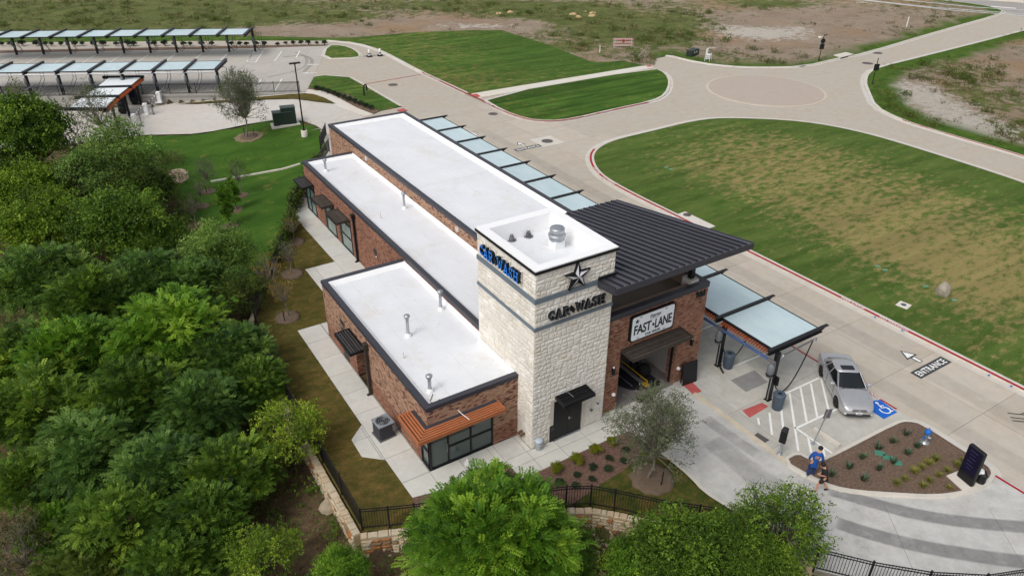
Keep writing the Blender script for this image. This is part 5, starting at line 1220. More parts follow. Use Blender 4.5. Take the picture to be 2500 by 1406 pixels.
MB().tube([(0,-.2,2.7),(-.5,-1.2,2.75),(-.75,-1.6,2.5),(-.7,-1.5,1.0),(-.2,-.4,.5)], .035).build('hose', m_hose, r1)
MB().cyl((0,.35,2.5),(30,.35,2.5),.065).build('air_pipe', m_steel, r1)
row('farther of the two black framed vacuum canopies with pale panels, beside the shrub strip', (12.3,92.6), 11, 3.735, 4.9, -.7, 3.3, 0, 1.6)

# ------------------------------------------------------------------ pay station
m_whitepanel = simple('white_canopy_panel', lin(226,232,234), .06, 1, .6)
pay = thing('pay_canopy', 'stepped pay station canopy with white panels and orange fins over the lower drive', 'canopy', (-9.8,68.5,-1.15), 0)
PZ = 1.75; ends = [((697,525),(975,522)),((606,596),(892,588)),((508,662),(808,655)),((405,738),(722,742))]
B0 = [(G(*Q1(*a), PZ), G(*Q1(*b), PZ)) for a, b in ends]
lc = lambda p, z: (p[0]+9.8, p[1]-68.5, z+1.15)
for i, (a, b) in enumerate(B0):
    MB().bar(lc(a,PZ-.02), lc(b,PZ-.02), .3, .34).build('beam', m_black, pay)
    if i < 3:
        c, d = B0[i+1]; A, B_, C_, D = map(Vector, (a, b, d, c)); q = [A.lerp(B_,.16), A.lerp(B_,.93), D.lerp(C_,.93), D.lerp(C_,.16)]
        q = [q[0].lerp(q[3],.05), q[1].lerp(q[2],.05), q[1].lerp(q[2],.95), q[0].lerp(q[3],.95)]
        MB().prism([(p_.x+9.8,p_.y-68.5) for p_ in q], PZ-.08+1.15, PZ-.03+1.15).build('panel', m_whitepanel, pay)
        for j in range(14):
            t = (j+.5)/14; p0 = B_.lerp(C_, t); dirv = (A-B_).normalized(); p1 = p0+dirv*.5
            MB().bar(lc(p0,PZ-.34), lc(p1,PZ-.2), .06, .2).build('fin', m_fin, pay)
for (x, y) in ((-9.8,68.5),(-8.05,72.2),(-6.2,75.9)): MB().box(x+9.8-.13,x+9.8+.13,y-68.5-.13,y-68.5+.13,-.8,PZ-.25+1.15).build('post', m_black, pay)
m_screen = simple('dark_screen', lin(26,30,52), .25, 2, .2)
for j, (px_, py_) in enumerate(((330,255),(303,281))):
    p = GP(px_,py_); t = thing('pay_kiosk', ('dark pay kiosk with a blue screen under the pay canopy, farther from the camera','dark pay kiosk with a blue screen under the pay canopy, nearer the camera')[j], 'kiosk', (p[0],p[1],p[2]+.03), R(-20), 'pay kiosks')
    MB().bevbox(-.42,.42,-.3,.3,.35,2.1,.06).build('cabinet', m_black, t); MB().box(-.34,.34,-.32,-.305,.9,2.0).build('screen', m_screen, t); MB().box(-.3,.3,-.2,.2,0,.35).build('plinth', m_black, t)
for j, (px_, py_) in enumerate(((391,252),(359,281),(331,308))):
    p = GP(px_,py_); t = thing('barrier_gate', 'white barrier gate box with raised striped arm at the pay canopy, '+('farthest','middle','nearest')[j]+' of the three', 'gate', (p[0],p[1],p[2]+.03), R(-25), 'barrier gates at the pay canopy')
    MB().bevbox(-.5,.3,-.28,.28,0,.22,.05).build('plinth', m_white, t); MB().bevbox(-.2,.26,-.2,.2,.2,1.35,.04).build('housing', m_white, t); MB().bar((-.2,-.24,.35),(-1.1,-.24,.1),.1,.1).build('bracket', m_steel, t)
    a = MB().bar((.0,-.24,1.25),(-1.1,-.24,.28),.06,.12).build('arm', m_white, t)
    for q in (.2,.45,.7): MB().bar(Vector((0,-.275,1.25)).lerp(Vector((-1.1,-.275,.28)),q), Vector((0,-.275,1.25)).lerp(Vector((-1.1,-.275,.28)),q+.1),.01,.125).build('stripe', m_black, a)
for j, (px_, py_) in enumerate(((375,280),(347,309))):
    p = GP(px_,py_); t = thing('bollard', 'slim grey bollard beside the '+('middle','nearest')[j]+' white barrier gate', 'bollard', (p[0],p[1],p[2]+.03), 0, 'bollards at the pay canopy'); MB().cyl((0,0,0),(0,0,1.7),.06).lathe([(.12,1.68),(.12,1.78),(.02,1.8)]).lathe([(.18,0),(.18,.06),(.07,.08)]).build('tube', m_greymetal, t)
for j, pts_ in enumerate(((260,318),(345,283),(395,255))):
    p = GP(*((292,311),(322,285),(352,258))[j]); mb = MB(); rz = R(-24); c_, s_ = math.cos(rz), math.sin(rz)
    mb.bevbox(-2.6,2.0,-.6,.6,-.1,.14,.1); mb.v = [(p[0]+x*c_-y*s_, p[1]+x*s_+y*c_, p[2]+.03+z) for x, y, z in mb.v]; struct(mb.build('pay_island', m_path))
p = GP(372,262)
cone = thing('traffic_cone', 'small black and white cone near the pay canopy', 'cone', (*p[:2], p[2]+.03)); MB().box(-.18,.18,-.18,.18,0,.04).build('base', m_black, cone); MB().lathe([(.14,.04),(.1,.35),(.03,.72)]).build('body', m_black, cone); MB().lathe([(.108,.3),(.075,.5)], cap=False).build('band', m_white, cone)
p = GP(135,262); aw = thing('pipe_frame', 'grey bent pipe frame in front of the grey retaining wall', 'pipe', (p[0],p[1],p[2]))
MB().tube([(0,0,0),(-.9,.5,2.6),(-1.0,.55,2.72),(-1.3,.5,2.75),(-3.6,-.4,2.0)], .06).build('frame', m_greymetal, aw)

# ------------------------------------------------------------------ retaining walls
m_conc_wall = concrete('wall_concrete', lin(172,170,166), .22)
rw = thing('retaining_wall', 'grey concrete retaining wall below the far lot railing', 'wall', (0,0,0))
mb = MB(); prevs = None; a, b = Vector((11.4,67.4)), Vector((-17,82)); nrm = Vector((-.455,-.89))
for k in range(30):
    t0, t1 = k/30*1.6, (k+1)/30*1.6; p, q = a.lerp(b,t0), a.lerp(b,t1); zb = -1.9
    mb.prism([tuple(p),tuple(q),tuple(q+nrm*.3),tuple(p+nrm*.3)], zb, .12+.0005*(k%2))
mb.build('wall', m_conc_wall, rw)
m_stonecols = [simple('rubble_stone', lin(196,176,146), .25, 2.5, .9, bump=.6, bscale=14), simple('rubble_stone_rust', lin(172,118,72), .3, 2.5, .9, bump=.6, bscale=14), simple('rubble_stone_pale', lin(196,182,156), .25, 2.5, .9, bump=.6, bscale=14), simple('rubble_stone_brown', lin(146,118,90), .3, 2.5, .9, bump=.6, bscale=14)]
RUB = []
for k in range(16):
    vs, fs = stone_unit(100+k); r_ = random.Random(k); n_ = 30
    vs = [(x*(1-.14*abs(z)*2*r_.random()), y, z*(1-.16*abs(x)*2*r_.random())) for x, y, z in vs]
    me = bpy.data.meshes.new('stone'); me.from_pydata(vs, [], fs); me.materials.append(m_stonecols[[0,0,2,0,1,2,3,0,2,0,1,2,0,3,2,0][k]]); RUB.append((me, vs, fs))
def stone_wall(label, line, top, height, outside=-1, singles=150, th=.34):
    """rubble wall along `line` (its site-side face); outside=-1: creek on the right of the line"""
    t = thing('stone_wall', label, 'wall', (0,0,0)); core = MB()
    out = offset(line, outside*th*.9); n = len(line)
    for i in range(n-1): core.prism([line[i], line[i+1], out[i+1], out[i]], top-height(i)-.6, top-.03-.001*i)
    core.build('core', simple('wall_mortar', lin(186,166,138), .25, 2, .95), t)
    items = []
    for i in range(n-1):
        a, b = Vector(out[i]), Vector(out[i+1]); L = (b-a).length; d = (b-a).normalized(); nr = Vector((-d.y,d.x))*outside; hh = (height(i)+height(i+1))/2 + .35
        z = top-.1-hh+.1
        while z < top-.1-.05:
            rh = min(random.uniform(.13,.26), top-.1-z); s_ = 0
            while s_ < L-.04:
                wd = min(random.uniform(.22,.55), L-s_); cpt = a+d*(s_+wd/2); ang_ = math.atan2(d.y,d.x)+(0 if outside < 0 else math.pi)
                items.append(((cpt.x,cpt.y,z+rh/2), (wd-.025, .09, rh-.025), ang_)); s_ += wd
            z += rh
        # cap stones
        s_ = 0
        a2, b2 = Vector(line[i]).lerp(a,.5), Vector(line[i+1]).lerp(b,.5)
        while s_ < L-.04:
            wd = min(random.uniform(.22,.46), L-s_); cpt = a2+(b2-a2)*((s_+wd/2)/L); items.append(((cpt.x,cpt.y,top), (wd-.02, th*random.uniform(.85,1.05), random.uniform(.08,.14)), ('cap', math.atan2(d.y,d.x)))); s_ += wd
    items.sort(key=lambda q: (Vector(q[0])-Vector(CAM)).length); rest = {}
    capm = MB()
    for k, (c, s_, ang_) in enumerate(items):
        u = random.randrange(16)
        if isinstance(ang_, tuple):
            if 'cap' not in CAPM:
                r_ = random.Random(5); CAPM['cap'] = [MB().loft([[(-.5,-.5,-.5),(.5,-.5,-.5),(.5,.5,-.5),(-.5,.5,-.5)],[(-.5,-.5,.2),(.5,-.5,.25),(.5,.5,.2),(-.5,.5,.15)],[(-.46+.05*r_.random(),-.42,.5),(.46,-.4-.05*r_.random(),.45),(.44,.42,.5),(-.45,.4,.4)]]).mesh('cap_stone') for _ in range(5)]
                for j, me in enumerate(CAPM['cap']): me.materials.append(m_stonecols[(2,0,0,2,0)[j]])
            me = CAPM['cap'][k % 5]
            if k < singles: o = mk('cap_stone', me, None, t, c, ang_[1]); o.scale = s_; o.rotation_euler = (0,0,ang_[1])
            else: o = None; rest.setdefault(2, MB()).add([tuple(Matrix.Translation(c) @ Matrix.Rotation(ang_[1],4,'Z') @ Vector((v.co.x*s_[0],v.co.y*s_[1],v.co.z*s_[2]))) for v in me.vertices], [tuple(p_.vertices) for p_ in me.polygons])
            continue
        me, vs, fs = RUB[u]; mi = m_stonecols.index(me.materials[0])
        if k < singles: o = mk('stone', me, None, t, c); o.scale = s_; o.rotation_euler = (0,0,ang_)
        else:
            X_ = Matrix.Translation(c) @ Matrix.Rotation(ang_,4,'Z') @ Matrix.Diagonal((*s_,1)); rest.setdefault(mi, MB()).add([tuple(X_ @ Vector(v)) for v in vs], fs)
    for mi, mb_ in rest.items(): stuff(mb_.build('stone_field', m_stonecols[mi], t))
    return t
CAPM = {}
LS = [(-9.1,-.5),(-7.9,-1.0),(-6.9,-1.45),(-5.0,-2.3),(-3.0,-3.2),(-.8,-4.0),(.2,-4.6),(.9,-5.3),(2.3,-6.9),(3.4,-7.9),(5.2,-9.6),(6.5,-10.9),*FENCE_SE[:1]]
stone_wall('tan and rust rubble stone retaining wall under the bottom black fence', LS, .05, lambda i: 1.25, -1, 300)
LW = [(-2.2,30.4),(-5.8,23.7),(-8.4,18.6),(-8.9,14.2),(-9.1,9.2),(-9.1,4.5),(-9.1,-.5)]
stone_wall('long tan stone retaining wall along the side lawn, with trees leaning over it', LW, .05, lambda i: (.5,.75,.9,1.0,1.05,1.15,1.25)[i], -1, 220)
LX = [(6.4,45.8),(2.05,39.0),(-1.42,33.0),(-2.2,30.4)]
stone_wall('low stone wall below the vine covered fence beside the sloping lawn', LX, .05, lambda i: (.2,.35,.45,.5)[i], -1, 60, .34)

# ------------------------------------------------------------------ railings and fences
def fence(label, line, z, h=1.2, gap=.115, post=2.4, limit=300, step=None, pw_=.018):
    t = thing('metal_fence', label, 'fence', (line[0][0], line[0][1], z), 0, 'black metal picket fences'); O = Vector((line[0][0], line[0][1]))
    pk = MB().box(-pw_/2,pw_/2,-pw_/2,pw_/2,.06,h-.03).mesh('picket'); pk.materials.append(m_black); ps = MB().box(-.035,.035,-.035,.035,-.15,h+.04).lathe([(.05,h+.04),(.04,h+.07),(.01,h+.09)], n=6).mesh('post'); ps.materials.append(m_black)
    cnt = 0; items = []
    for (a, b) in zip(line[:-1], line[1:]):
        a, b = Vector(a)-O, Vector(b)-O; L = (b-a).length; d = (b-a)/L; n = max(1, round(L/post))
        for r_ in (.12, h-.16, h-.02): MB().bar((a.x,a.y,r_), (b.x,b.y,r_), .03, .04).build('rail', m_black, t)
        for k in range(n+1): p = a+d*(L*k/n); mk('post', ps, None, t, (p.x,p.y,0), math.atan2(d.y,d.x))
        m_ = int(L/gap)
        for k in range(1, m_): p = a+d*(k*L/m_); items.append((p.x, p.y, math.atan2(d.y,d.x)))
    items.sort(key=lambda q: hypot(q[0]+O.x-CAM[0], q[1]+O.y-CAM[1])); rest = MB()
    for k, (x, y, r_) in enumerate(items):
        if k < limit: mk('picket', pk, None, t, (x,y,0), r_)
        else: rest.box(x-pw_/2,x+pw_/2,y-pw_/2,y+pw_/2,.06,h-.03)
    if rest.f: stuff(rest.build('picket_field', m_black, t))
    return t
fo = lambda line: offset(line, .0)
fence('black picket fence at the lower left lawn corner, left of the bright green tree', [(-8.95,-.35),(-7.9,-.85),(-6.9,-1.3),(-4.9,-2.1),(-2.9,-3.0)], .09)
fence('black picket fence on the stone wall between the bright green tree and the exit drive', [(-2.9,-3.0),(-.75,-3.9),(.2,-4.45),(.95,-5.2),(2.35,-6.8),(3.45,-7.8),(5.2,-9.5),(6.5,-10.75),FENCE_SE[0]], .09)
fence('black picket fence at the bottom right, below the exit drive', FENCE_SE+[(18.0,-19.4)], .02)
fence('black picket fence along the left side of the dry side lawn', [(-8.95,-.35),(-8.95,4.5),(-8.95,9.2),(-8.75,14.2),(-8.25,18.55),(-5.65,23.7)], .09, gap=.1)
fence('vine covered black fence beside the sloping green lawn', [(-5.65,23.7),(-2.05,30.4),(-1.3,33.05),(2.15,38.9),(6.5,45.7)], .09, gap=.1)
fence('black railing on the grey concrete wall of the far lot', [tuple(a.lerp(b,.02)+nrm*.15), tuple(a.lerp(b,.5)+nrm*.15), tuple(a.lerp(b,1.3)+nrm*.15)], .12, 1.25, .14, 3.2, pw_=.04)
fence('short black fence at the back corner of the wash building', [GP(784,372)[:2], GP(797,330)[:2]], .0, 1.25, .1, pw_=.03)

# ------------------------------------------------------------------ street furniture and small things
p = G(743,325); lp = thing('light_pole', 'tall black parking lot light pole on a round concrete base by the lawn', 'light pole', (*p, H(*p)))
MB().lathe([(.33,-.5),(.33,.62),(.3,.66),(.01,.66)], n=18).build('base', m_path, lp); MB().lathe([(.2,.66),(.2,.7),(.1,.72)]).cyl((0,0,.66),(0,0,7.5),.085,.06).build('pole', m_black, lp)
MB().bevbox(-.55,.55,-.17,.17,7.48,7.6,.03).cyl((0,0,7.4),(0,0,7.5),.09).build('lamp_head', m_black, lp)
for j, (px_, py_, h_, w_) in enumerate(((691,306,1.45,.95),(707,303,1.85,.75))):
    p = GP(px_,py_); t = thing('utility_cabinet', 'dark green utility cabinet on the lawn, the '+('shorter wide one','taller narrow one beside it'), 'cabinet') if False else thing('utility_cabinet', ('shorter dark green utility cabinet on the lawn by the light pole','taller dark green utility cabinet on the lawn by the light pole')[j], 'cabinet', (*p[:2], p[2]+.03), R(-10), 'green utility cabinets by the light pole')
    m_green = simple('cabinet_green', lin(44,58,50), .15, 2, .5)
    MB().bevbox(-w_,w_,-.5,.5,.08,h_,.04).build('housing', m_green, t); MB().bevbox(-w_-.04,w_+.04,-.54,.54,h_,h_+.07,.03).build('lid', simple('cabinet_lid', lin(70,82,76),.1,2,.5), t); MB().box(-w_*.9,-.02,-.515,-.5,.15,h_-.1).box(.02,w_*.9,-.515,-.5,.15,h_-.1).build('door', m_green, t); MB().box(-w_-.3,w_+.3,-.8,.8,-.3,.08).build('pad', m_path, t)
def signpost(label, px_, py_, parts, h_):
    p = G(px_,py_,.1); t = thing('street_sign', label, 'sign', (*p,.1), -YAW+R(8)); MB().lathe([(.12,0),(.12,.2),(.06,.3)]).cyl((0,0,.2),(0,0,h_),.05).build('post', m_black, t)
    for kind, z, s_ in parts:
        if kind == 'disc': MB().cyl((0,-.06,z),(0,-.09,z),s_,n=20).build('round_plate', m_black, t)
        else: MB().box(-s_,s_,-.09,-.06,z-s_*1.15,z+s_*1.15).build('square_plate', m_black, t)
    return t
sg = signpost('black street sign post with a round and a square plate beside the roundabout', 1999,149, (('disc',2.75,.34),('sq',2.0,.33)), 3.6)
MB().bar((0,0,3.5),(.55,.1,3.62),.04,.1).build('name_blade', m_black, sg); MB().bevbox(-.8,-.4,-.1,.1,3.2,3.4,.04).bar((-.4,0,3.35),(0,0,3.45),.04,.04).build('lamp', m_white, sg)
signpost('black street sign post with one square plate at the corner of the gravel verge', 2129,206, (('sq',2.15,.36),), 3.3)
br = thing('road_barricade', 'red and white striped road barricade at the edge of the dirt field', 'barricade', (*G(1520,122),.2), -YAW+R(4))
for z in (.45,.9,1.35):
    bd = MB().box(-1.5,1.5,-.03,.03,z-.13,z+.13).build('board', m_white, br)
    for k in range(10): x = -1.5+.3*k; MB().add([(x+.0,-.034,z-.13),(x+.17,-.034,z-.13),(x+.3,-.034,z+.13),(x+.13,-.034,z+.13)], [(0,1,2,3)]).build('stripe', m_red, bd)
for x in (-1.3,1.3): MB().bar((x,0,0),(x,0,1.5),.06,.06,(0,1,0)).bar((x,-.6,.03),(x,.6,.03),.07,.07).build('leg', m_white, br)
MB().bevbox(-.2,.2,-.08,-.04,.85,1.3,.02).build('warning_plate', m_red, br)
p = G(1690,138); ub = thing('utility_cabinet', 'dark green utility box with white labels near the roundabout', 'cabinet', (*p,.15), R(20)); MB().bevbox(-1.1,1.1,-.5,.5,0,.85,.05).build('housing', simple('box_green', lin(40,52,46),.15,2,.5), ub); MB().box(-.5,-.3,-.51,-.5,.4,.65).box(.2,.4,-.51,-.5,.4,.65).build('label', m_white, ub)
p = G(1728,151); wf = thing('stacked_chairs', 'small white metal chair frame standing on the grass by the roundabout', 'chair', (*p,.12), R(25))
for s_ in (-.4,.4):
    for y in (-.35,.35): MB().bar((s_,y,0),(s_*.9,y*.8,1.1 if y < 0 else 1.7),.05,.05,(0,1,0)).build('leg', m_white, wf)
for z in (.35,.6,.85): MB().box(-.42,.42,-.33,.33,z,z+.05).build('seat', m_white, wf)
for x in np.linspace(-.36,.36,6): MB().bar((x,.3,.85),(x,.3,1.65),.03,.03,(0,1,0)).build('slat', m_white, wf)
MB().tube([(-.4,.28,1.6),(-.2,.1,1.8),(.3,-.3,1.75),(.9,-.6,1.7)], .035).build('arm', m_white, wf)
p = G(2212,69); ps = thing('white_post', 'thin white marker post standing in the dirt field', 'post', (*p,.1)); MB().cyl((0,0,0),(.15,.05,1.7),.07).bar((0,0,.03),(.5,0,.05),.1,.06).build('pipe', m_white, ps)
p = G(1464,132); ps = thing('marker_stake', 'pale wooden stake beside the edge of the green lawn', 'stake', (*p,.1)); MB().cyl((0,0,0),(0,.03,1.1),.06).build('stake', m_white, ps)
m_iron = simple('cast_iron', lin(104,98,94), .25, 8, .6, .3)
def manhole(px_, py_, r_, z, collar, par, label):
    p = G(px_,py_); t = thing('manhole_cover', label, 'manhole', (*p,z), 0, 'manhole covers')
    if collar: MB().box(-collar,collar,-collar,collar,-.05,.004).build('collar', m_kerb, t)
    MB().lathe([(r_,-.02),(r_,.012),(r_*.93,.016),(r_*.9,.01),(.01,.012)], n=22).build('lid', m_iron, t)
    return t
manhole(959.5,207.5,.62,-.008,0,road,'round iron manhole cover in the road beside the red line'); manhole(1204,278.5,.55,-.008,0,road,'round iron manhole cover in the road by the curved red kerb'); manhole(1336,345,.6,.004,1.3,road,'round iron manhole cover in a square concrete collar near the painted entrance arrow')
manhole(2142,130,.75,-.008,0,road,'far one of two manhole covers in the road beyond the roundabout'); manhole(2118,155,.75,-.008,0,road,'near one of two manhole covers in the road beyond the roundabout')
si = struct(MB().prism(GL([(1652,527),(1672,520.5),(1746,556),(1728,562)]), -.1, .14).build('storm_inlet', m_path)); q = G(1677,528.5); MB().lathe([(.33,.14),(.33,.155),(.01,.157)], (*q,0), 18).build('inlet_lid', m_iron, si)
si2 = struct(MB().prism(GL([(2034,138),(2064,131),(2084,136),(2052,144)]), -.1, .2).build('storm_inlet', m_path)); MB().prism(GL([(2052,145),(2084,137),(2084,135.5),(2052,143.5)]), .0, .14).build('inlet_slot', m_black, si2)
m_lid = simple('green_lid', lin(98,150,120), .15, 5, .6)
for j, (x, y) in enumerate(((1626,409),(1638,413),(2143,650),(2161,659),(2260,698.5),(2330,732.5))):
    p = G(x,y,.11); t = tag(MB().bevbox(-.17,.17,-.11,.11,-.1,.03,.01).build('utility_hatch', m_lid, None, (*p,.1), R(-30)), ('pale green utility lid in the far part of the big lawn, left of a pair','pale green utility lid in the far part of the big lawn, right of a pair','pale green utility lid in the big lawn beyond the canopy, upper of a pair','pale green utility lid in the big lawn beyond the canopy, lower of a pair','pale green utility lid in the big lawn just left of the boulder','pale green utility lid in the big lawn just right of the boulder')[j], 'utility lid', 'green utility lids in the big lawn')
p = G(2206,744.5,.11); t = thing('valve_box', 'square concrete valve box with a round dark lid in the big lawn below the boulder', 'valve box', (*p,.1), R(10)); MB().bevbox(-.38,.38,-.38,.38,-.1,.035,.03).build('collar', m_path, t); MB().lathe([(.17,.03),(.17,.045),(.01,.045)]).build('lid', m_bin, t)
for j, (x, y) in enumerate(((1242,737),(1312,775),(1388,818))):
    p = G(*Q4(x,y),.1); tag(MB().bevbox(-.24,.24,-.16,.16,-.05,.05,.02).build('utility_hatch', simple('teal_lid', lin(72,132,110),.15,5,.6), None, (*p,.1), R(-52)), ('green lid in the bark island, nearest the road','green lid in the bark island, middle of three','green lid in the bark island, nearest the tall grasses')[j], 'utility lid', 'green lids in the bark island')
def rock_mesh(seed, r_=(1,1,1), sub=2, rough=.25):
    import bmesh
    bm = bmesh.new(); bmesh.ops.create_icosphere(bm, subdivisions=sub, radius=.5); rg = random.Random(seed); off = [Vector((rg.uniform(-1,1),rg.uniform(-1,1),rg.uniform(-1,1))).normalized() for _ in range(9)]
    for v in bm.verts:
        for o in off:
            d = v.co.dot(o)-.34
            if d > 0: v.co -= o*d*.85
        v.co *= 1+rg.uniform(-.05,.05)*rough*4
    for v in bm.verts: v.co = Vector((v.co.x*r_[0], v.co.y*r_[1], v.co.z*r_[2]))
    me = bpy.data.meshes.new('rock'); bm.to_mesh(me); bm.free(); return me
m_bould = simple('grey_boulder', lin(168,158,142), .3, 1.6, .9, bump=.6, bscale=9)
m_rocktan = simple('tan_rock', lin(192,168,124), .25, 1.5, .9, bump=.6, bscale=9)
p = G(2297,722); o = tag(mk('boulder', rock_mesh(3,(1.0,.95,1.3),3), m_bould, None, (*p,.42), .4), 'grey squared boulder standing on the big patchy lawn', 'boulder')
for j, (x, y, s_) in enumerate(((1400,40,1.5),(1429,33,.9),(1446,37,1.3),(1445,43,1.4),(1413,46,1.4),(1245,34,1.2),(1220,37,1.2))):
    p = G(x,y); me = rock_mesh(20+j,(1.2,.9,.55)); tag(mk('boulder', me, m_rocktan, None, (*p,.25), j), ('flat tan boulder at the left of a ring of stones in the green patch','small tan boulder at the back of a ring of stones in the green patch','tan boulder at the right of a ring of stones in the green patch','tan boulder at the lower right of a ring of stones in the green patch','long tan boulder at the front of a ring of stones in the green patch','pale rock on the dirt, right of a pair','pale rock on the dirt, left of a pair')[j], 'boulder', 'boulders in the dirt field').scale = (s_,s_,s_)
p = GP(807,1243); tag(mk('boulder', rock_mesh(41,(1.15,.9,.7)), m_rock, None, (p[0],p[1],p[2]+.3), .8), 'tan boulder on the ground outside the stone wall at the lower left', 'boulder').scale = (1.1,1.1,1.1)
# delineators at the lot entrance
for j, (x, y) in enumerate(((902,139),(928,137))):
    p = G(x,y); t = thing('delineator', ('white channelizer with a black base at the lot entrance, left of a pair','white channelizer with a black base at the lot entrance, right of a pair')[j], 'delineator', (*p,0), 0, 'channelizers at the lot entrance'); MB().bevbox(-.35,.35,-.35,.35,0,.16,.05).build('base', m_rubber, t); MB().lathe([(.16,.16),(.14,.6),(.17,.7),(.15,1.0),(.02,1.05)]).build('tube', m_white, t); MB().lathe([(.162,.35),(.158,.5)], cap=False).build('band', m_black, t)
p = G(893,232,.1); t = thing('bike_rack', 'small black hoop standing on the green island', 'hoop', (*p,.1), R(30)); MB().tube([(-.3,0,0),(-.3,0,.9),(-.2,0,1.15),(0,0,1.22),(.2,0,1.15),(.3,0,.9),(.3,0,.5)], .1).build('hoop', m_black, t)
# things on the walk: air conditioner, bins
p = G(938,1061); ac = thing('air_conditioner', 'dark air conditioning condenser with a round fan grille on the walk by the office wing', 'air conditioner', (*p,.021), R(4))
MB().bevbox(-.4,.4,-.4,.4,.06,.84,.07).build('coil', simple('ac_coil', lin(62,64,68),.3,14,.5), ac); MB().box(-.46,.46,-.46,.46,0,.06).build('base', m_greymetal, ac)
for z in np.linspace(.14,.78,9): MB().bevbox(-.415,.415,-.415,.415,z,z+.02,.07).build('louver', m_dark, ac)
tp_ = MB(); ring = [(.42*math.cos(R(a_)), .42*math.sin(R(a_))) for a_ in range(0,360,15)]; sq = [tuple(max(-.43,min(.43,c_*1.6)) for c_ in q) for q in ring]
tp_.loft([[(*q,.84) for q in sq],[(*q,.9) for q in sq],[(q[0]*.86,q[1]*.86,.91) for q in ring],[(q[0]*.84,q[1]*.84,.8) for q in ring]], cap=False).build('top_rim', simple('ac_top', lin(136,142,150),.1,4,.5), ac)
MB().lathe([(.36,.78),(.01,.78)], n=20).build('fan_well', m_black, ac)
for k in range(4): a_ = R(90*k+20); MB().add([(.08*math.cos(a_),.08*math.sin(a_),.82),(.34*math.cos(a_),.34*math.sin(a_),.80),(.34*math.cos(a_+.7),.34*math.sin(a_+.7),.85),(.08*math.cos(a_+.9),.08*math.sin(a_+.9),.85)], [(0,1,2,3)]).build('fan_blade', m_greymetal, ac)
for r_ in (.12,.22,.31): MB().tube([(r_*math.cos(R(q)),r_*math.sin(R(q)),.9) for q in range(0,361,20)], .008, 4).build('grille_ring', m_steel, ac)
MB().bevbox(.3,.46,-.46,-.36,.4,.75,.01).tube([(.42,-.2,.2),(.7,-.15,.1),(.9,0,.3),(.92,.05,.6)], .035).build('pipework', m_greymetal, ac)
p = G(1315,1096); t = thing('bucket', 'grey lidded bucket at the corner of the stone tower', 'bucket', (*p,.021)); MB().lathe([(.16,0),(.19,.5),(.2,.52),(.18,.56)], n=18).build('body', simple('bucket_grey', lin(166,174,180),.08,4,.45), t); MB().lathe([(.205,.5),(.205,.56),(.15,.6),(.02,.6)], n=18).build('lid', simple('bucket_lid', lin(186,196,206),.08,4,.4), t); MB().tube([(-.2,0,.46),(-.15,-.14,.36),(0,-.2,.33),(.15,-.14,.36),(.2,0,.46)], .008).build('handle', m_white, t)
p = G(1343,1074); t = thing('waste_box', 'slim black square bin beside the tower door', 'bin', (*p,.021)); MB().bevbox(-.15,.15,-.15,.15,0,1.0,.02).build('box', m_black, t); MB().box(-.11,.11,-.156,-.15,.72,.88).build('slot', m_dark, t)
p = G(1140,1133); t = tag(MB().loft([[(-.12,-.1,0),(.14,-.08,0),(.1,.12,0),(-.1,.1,0)],[(-.14,-.06,.1),(.1,-.1,.12),(.12,.06,.08),(-.06,.12,.1)],[(-.03,-.02,.3),(.04,-.03,.26),(.03,.04,.34),(-.02,.03,.25)]]).build('paper_bag', m_white, None, (*p,.021)), 'crumpled white bag lying on the walk before the glass corner', 'litter')
p = G(1682,930); t = thing('sandwich_board', 'plain black board sign leaning by the brick pier of the wash entrance', 'sign', (10.35,-.22,.012), R(-4)); MB().add([(-.5,.0,0),(.48,.0,0),(.52,.2,1.3),(-.46,.2,1.3),(-.5,.06,0),(.48,.06,0),(.52,.26,1.3),(-.46,.26,1.3)], [(0,1,2,3),(7,6,5,4),(0,4,5,1),(1,5,6,2),(2,6,7,3),(3,7,4,0)]).build('panel', m_black, t); MB().bar((-.42,.3,.0),(-.4,.28,1.2),.05,.05,(0,1,0)).bar((.42,.4,.0),(.42,.28,1.2),.05,.05,(0,1,0)).build('frame', m_black, t)
p = G(*Q4(213,602)); struct(MB().prism(gl4((148,580),(178,558),(280,622),(242,645)), .0, .022).build('catch_basin_grate', m_iron))
p0, p1 = gl4((665,535),(888,682)); ws = tag(MB().bar((*p0,.1), (*p1,.1), .17, .15).build('wheel_stop', m_path), 'pale concrete wheel stop in the accessible bay', 'wheel stop')
p = G(1575,974); gr_ = tag(MB().bevbox(-.42,.42,-.3,.3,0,.05,.02).build('floor_drain', m_pit, None, (*p,.012), R(-32)), 'dark floor drain in the pavement before the wash bay', 'drain')
# accessible-parking sign, card reader post, hydrant, menu totem
p = G(*Q4(660,655)); t = thing('parking_sign', 'grey backed parking sign on a slim steel post beside the wheel stop', 'sign', (*p,.012), R(-55)); MB().lathe([(.1,0),(.1,.03)]).cyl((0,0,0),(.28,.1,2.2),.035).build('post', m_steel, t); MB().add([(.12,.02,1.65),(.42,.18,1.65),(.46,.2,2.2),(.16,.04,2.2),(.11,.04,1.65),(.41,.2,1.65),(.45,.22,2.2),(.15,.06,2.2)], [(0,1,2,3),(7,6,5,4),(0,4,5,1),(1,5,6,2),(2,6,7,3),(3,7,4,0)]).build('plate', m_greymetal, t)
p = G(*Q4(368,742)); t = thing('card_reader', 'black reader box on a leaning steel post by the exit drive', 'post', (*p,.012), R(20)); MB().box(-.13,.13,-.13,.13,0,.02).bar((0,0,0),(.1,.0,1.15),.12,.12,(0,1,0)).build('post', m_steel, t); MB().bevbox(-.16,.02,-.16,.16,.8,1.55,.03).build('reader', m_black, t); MB().bevbox(-.1,.12,-.14,.14,1.5,1.62,.03).build('hood', m_black, t)
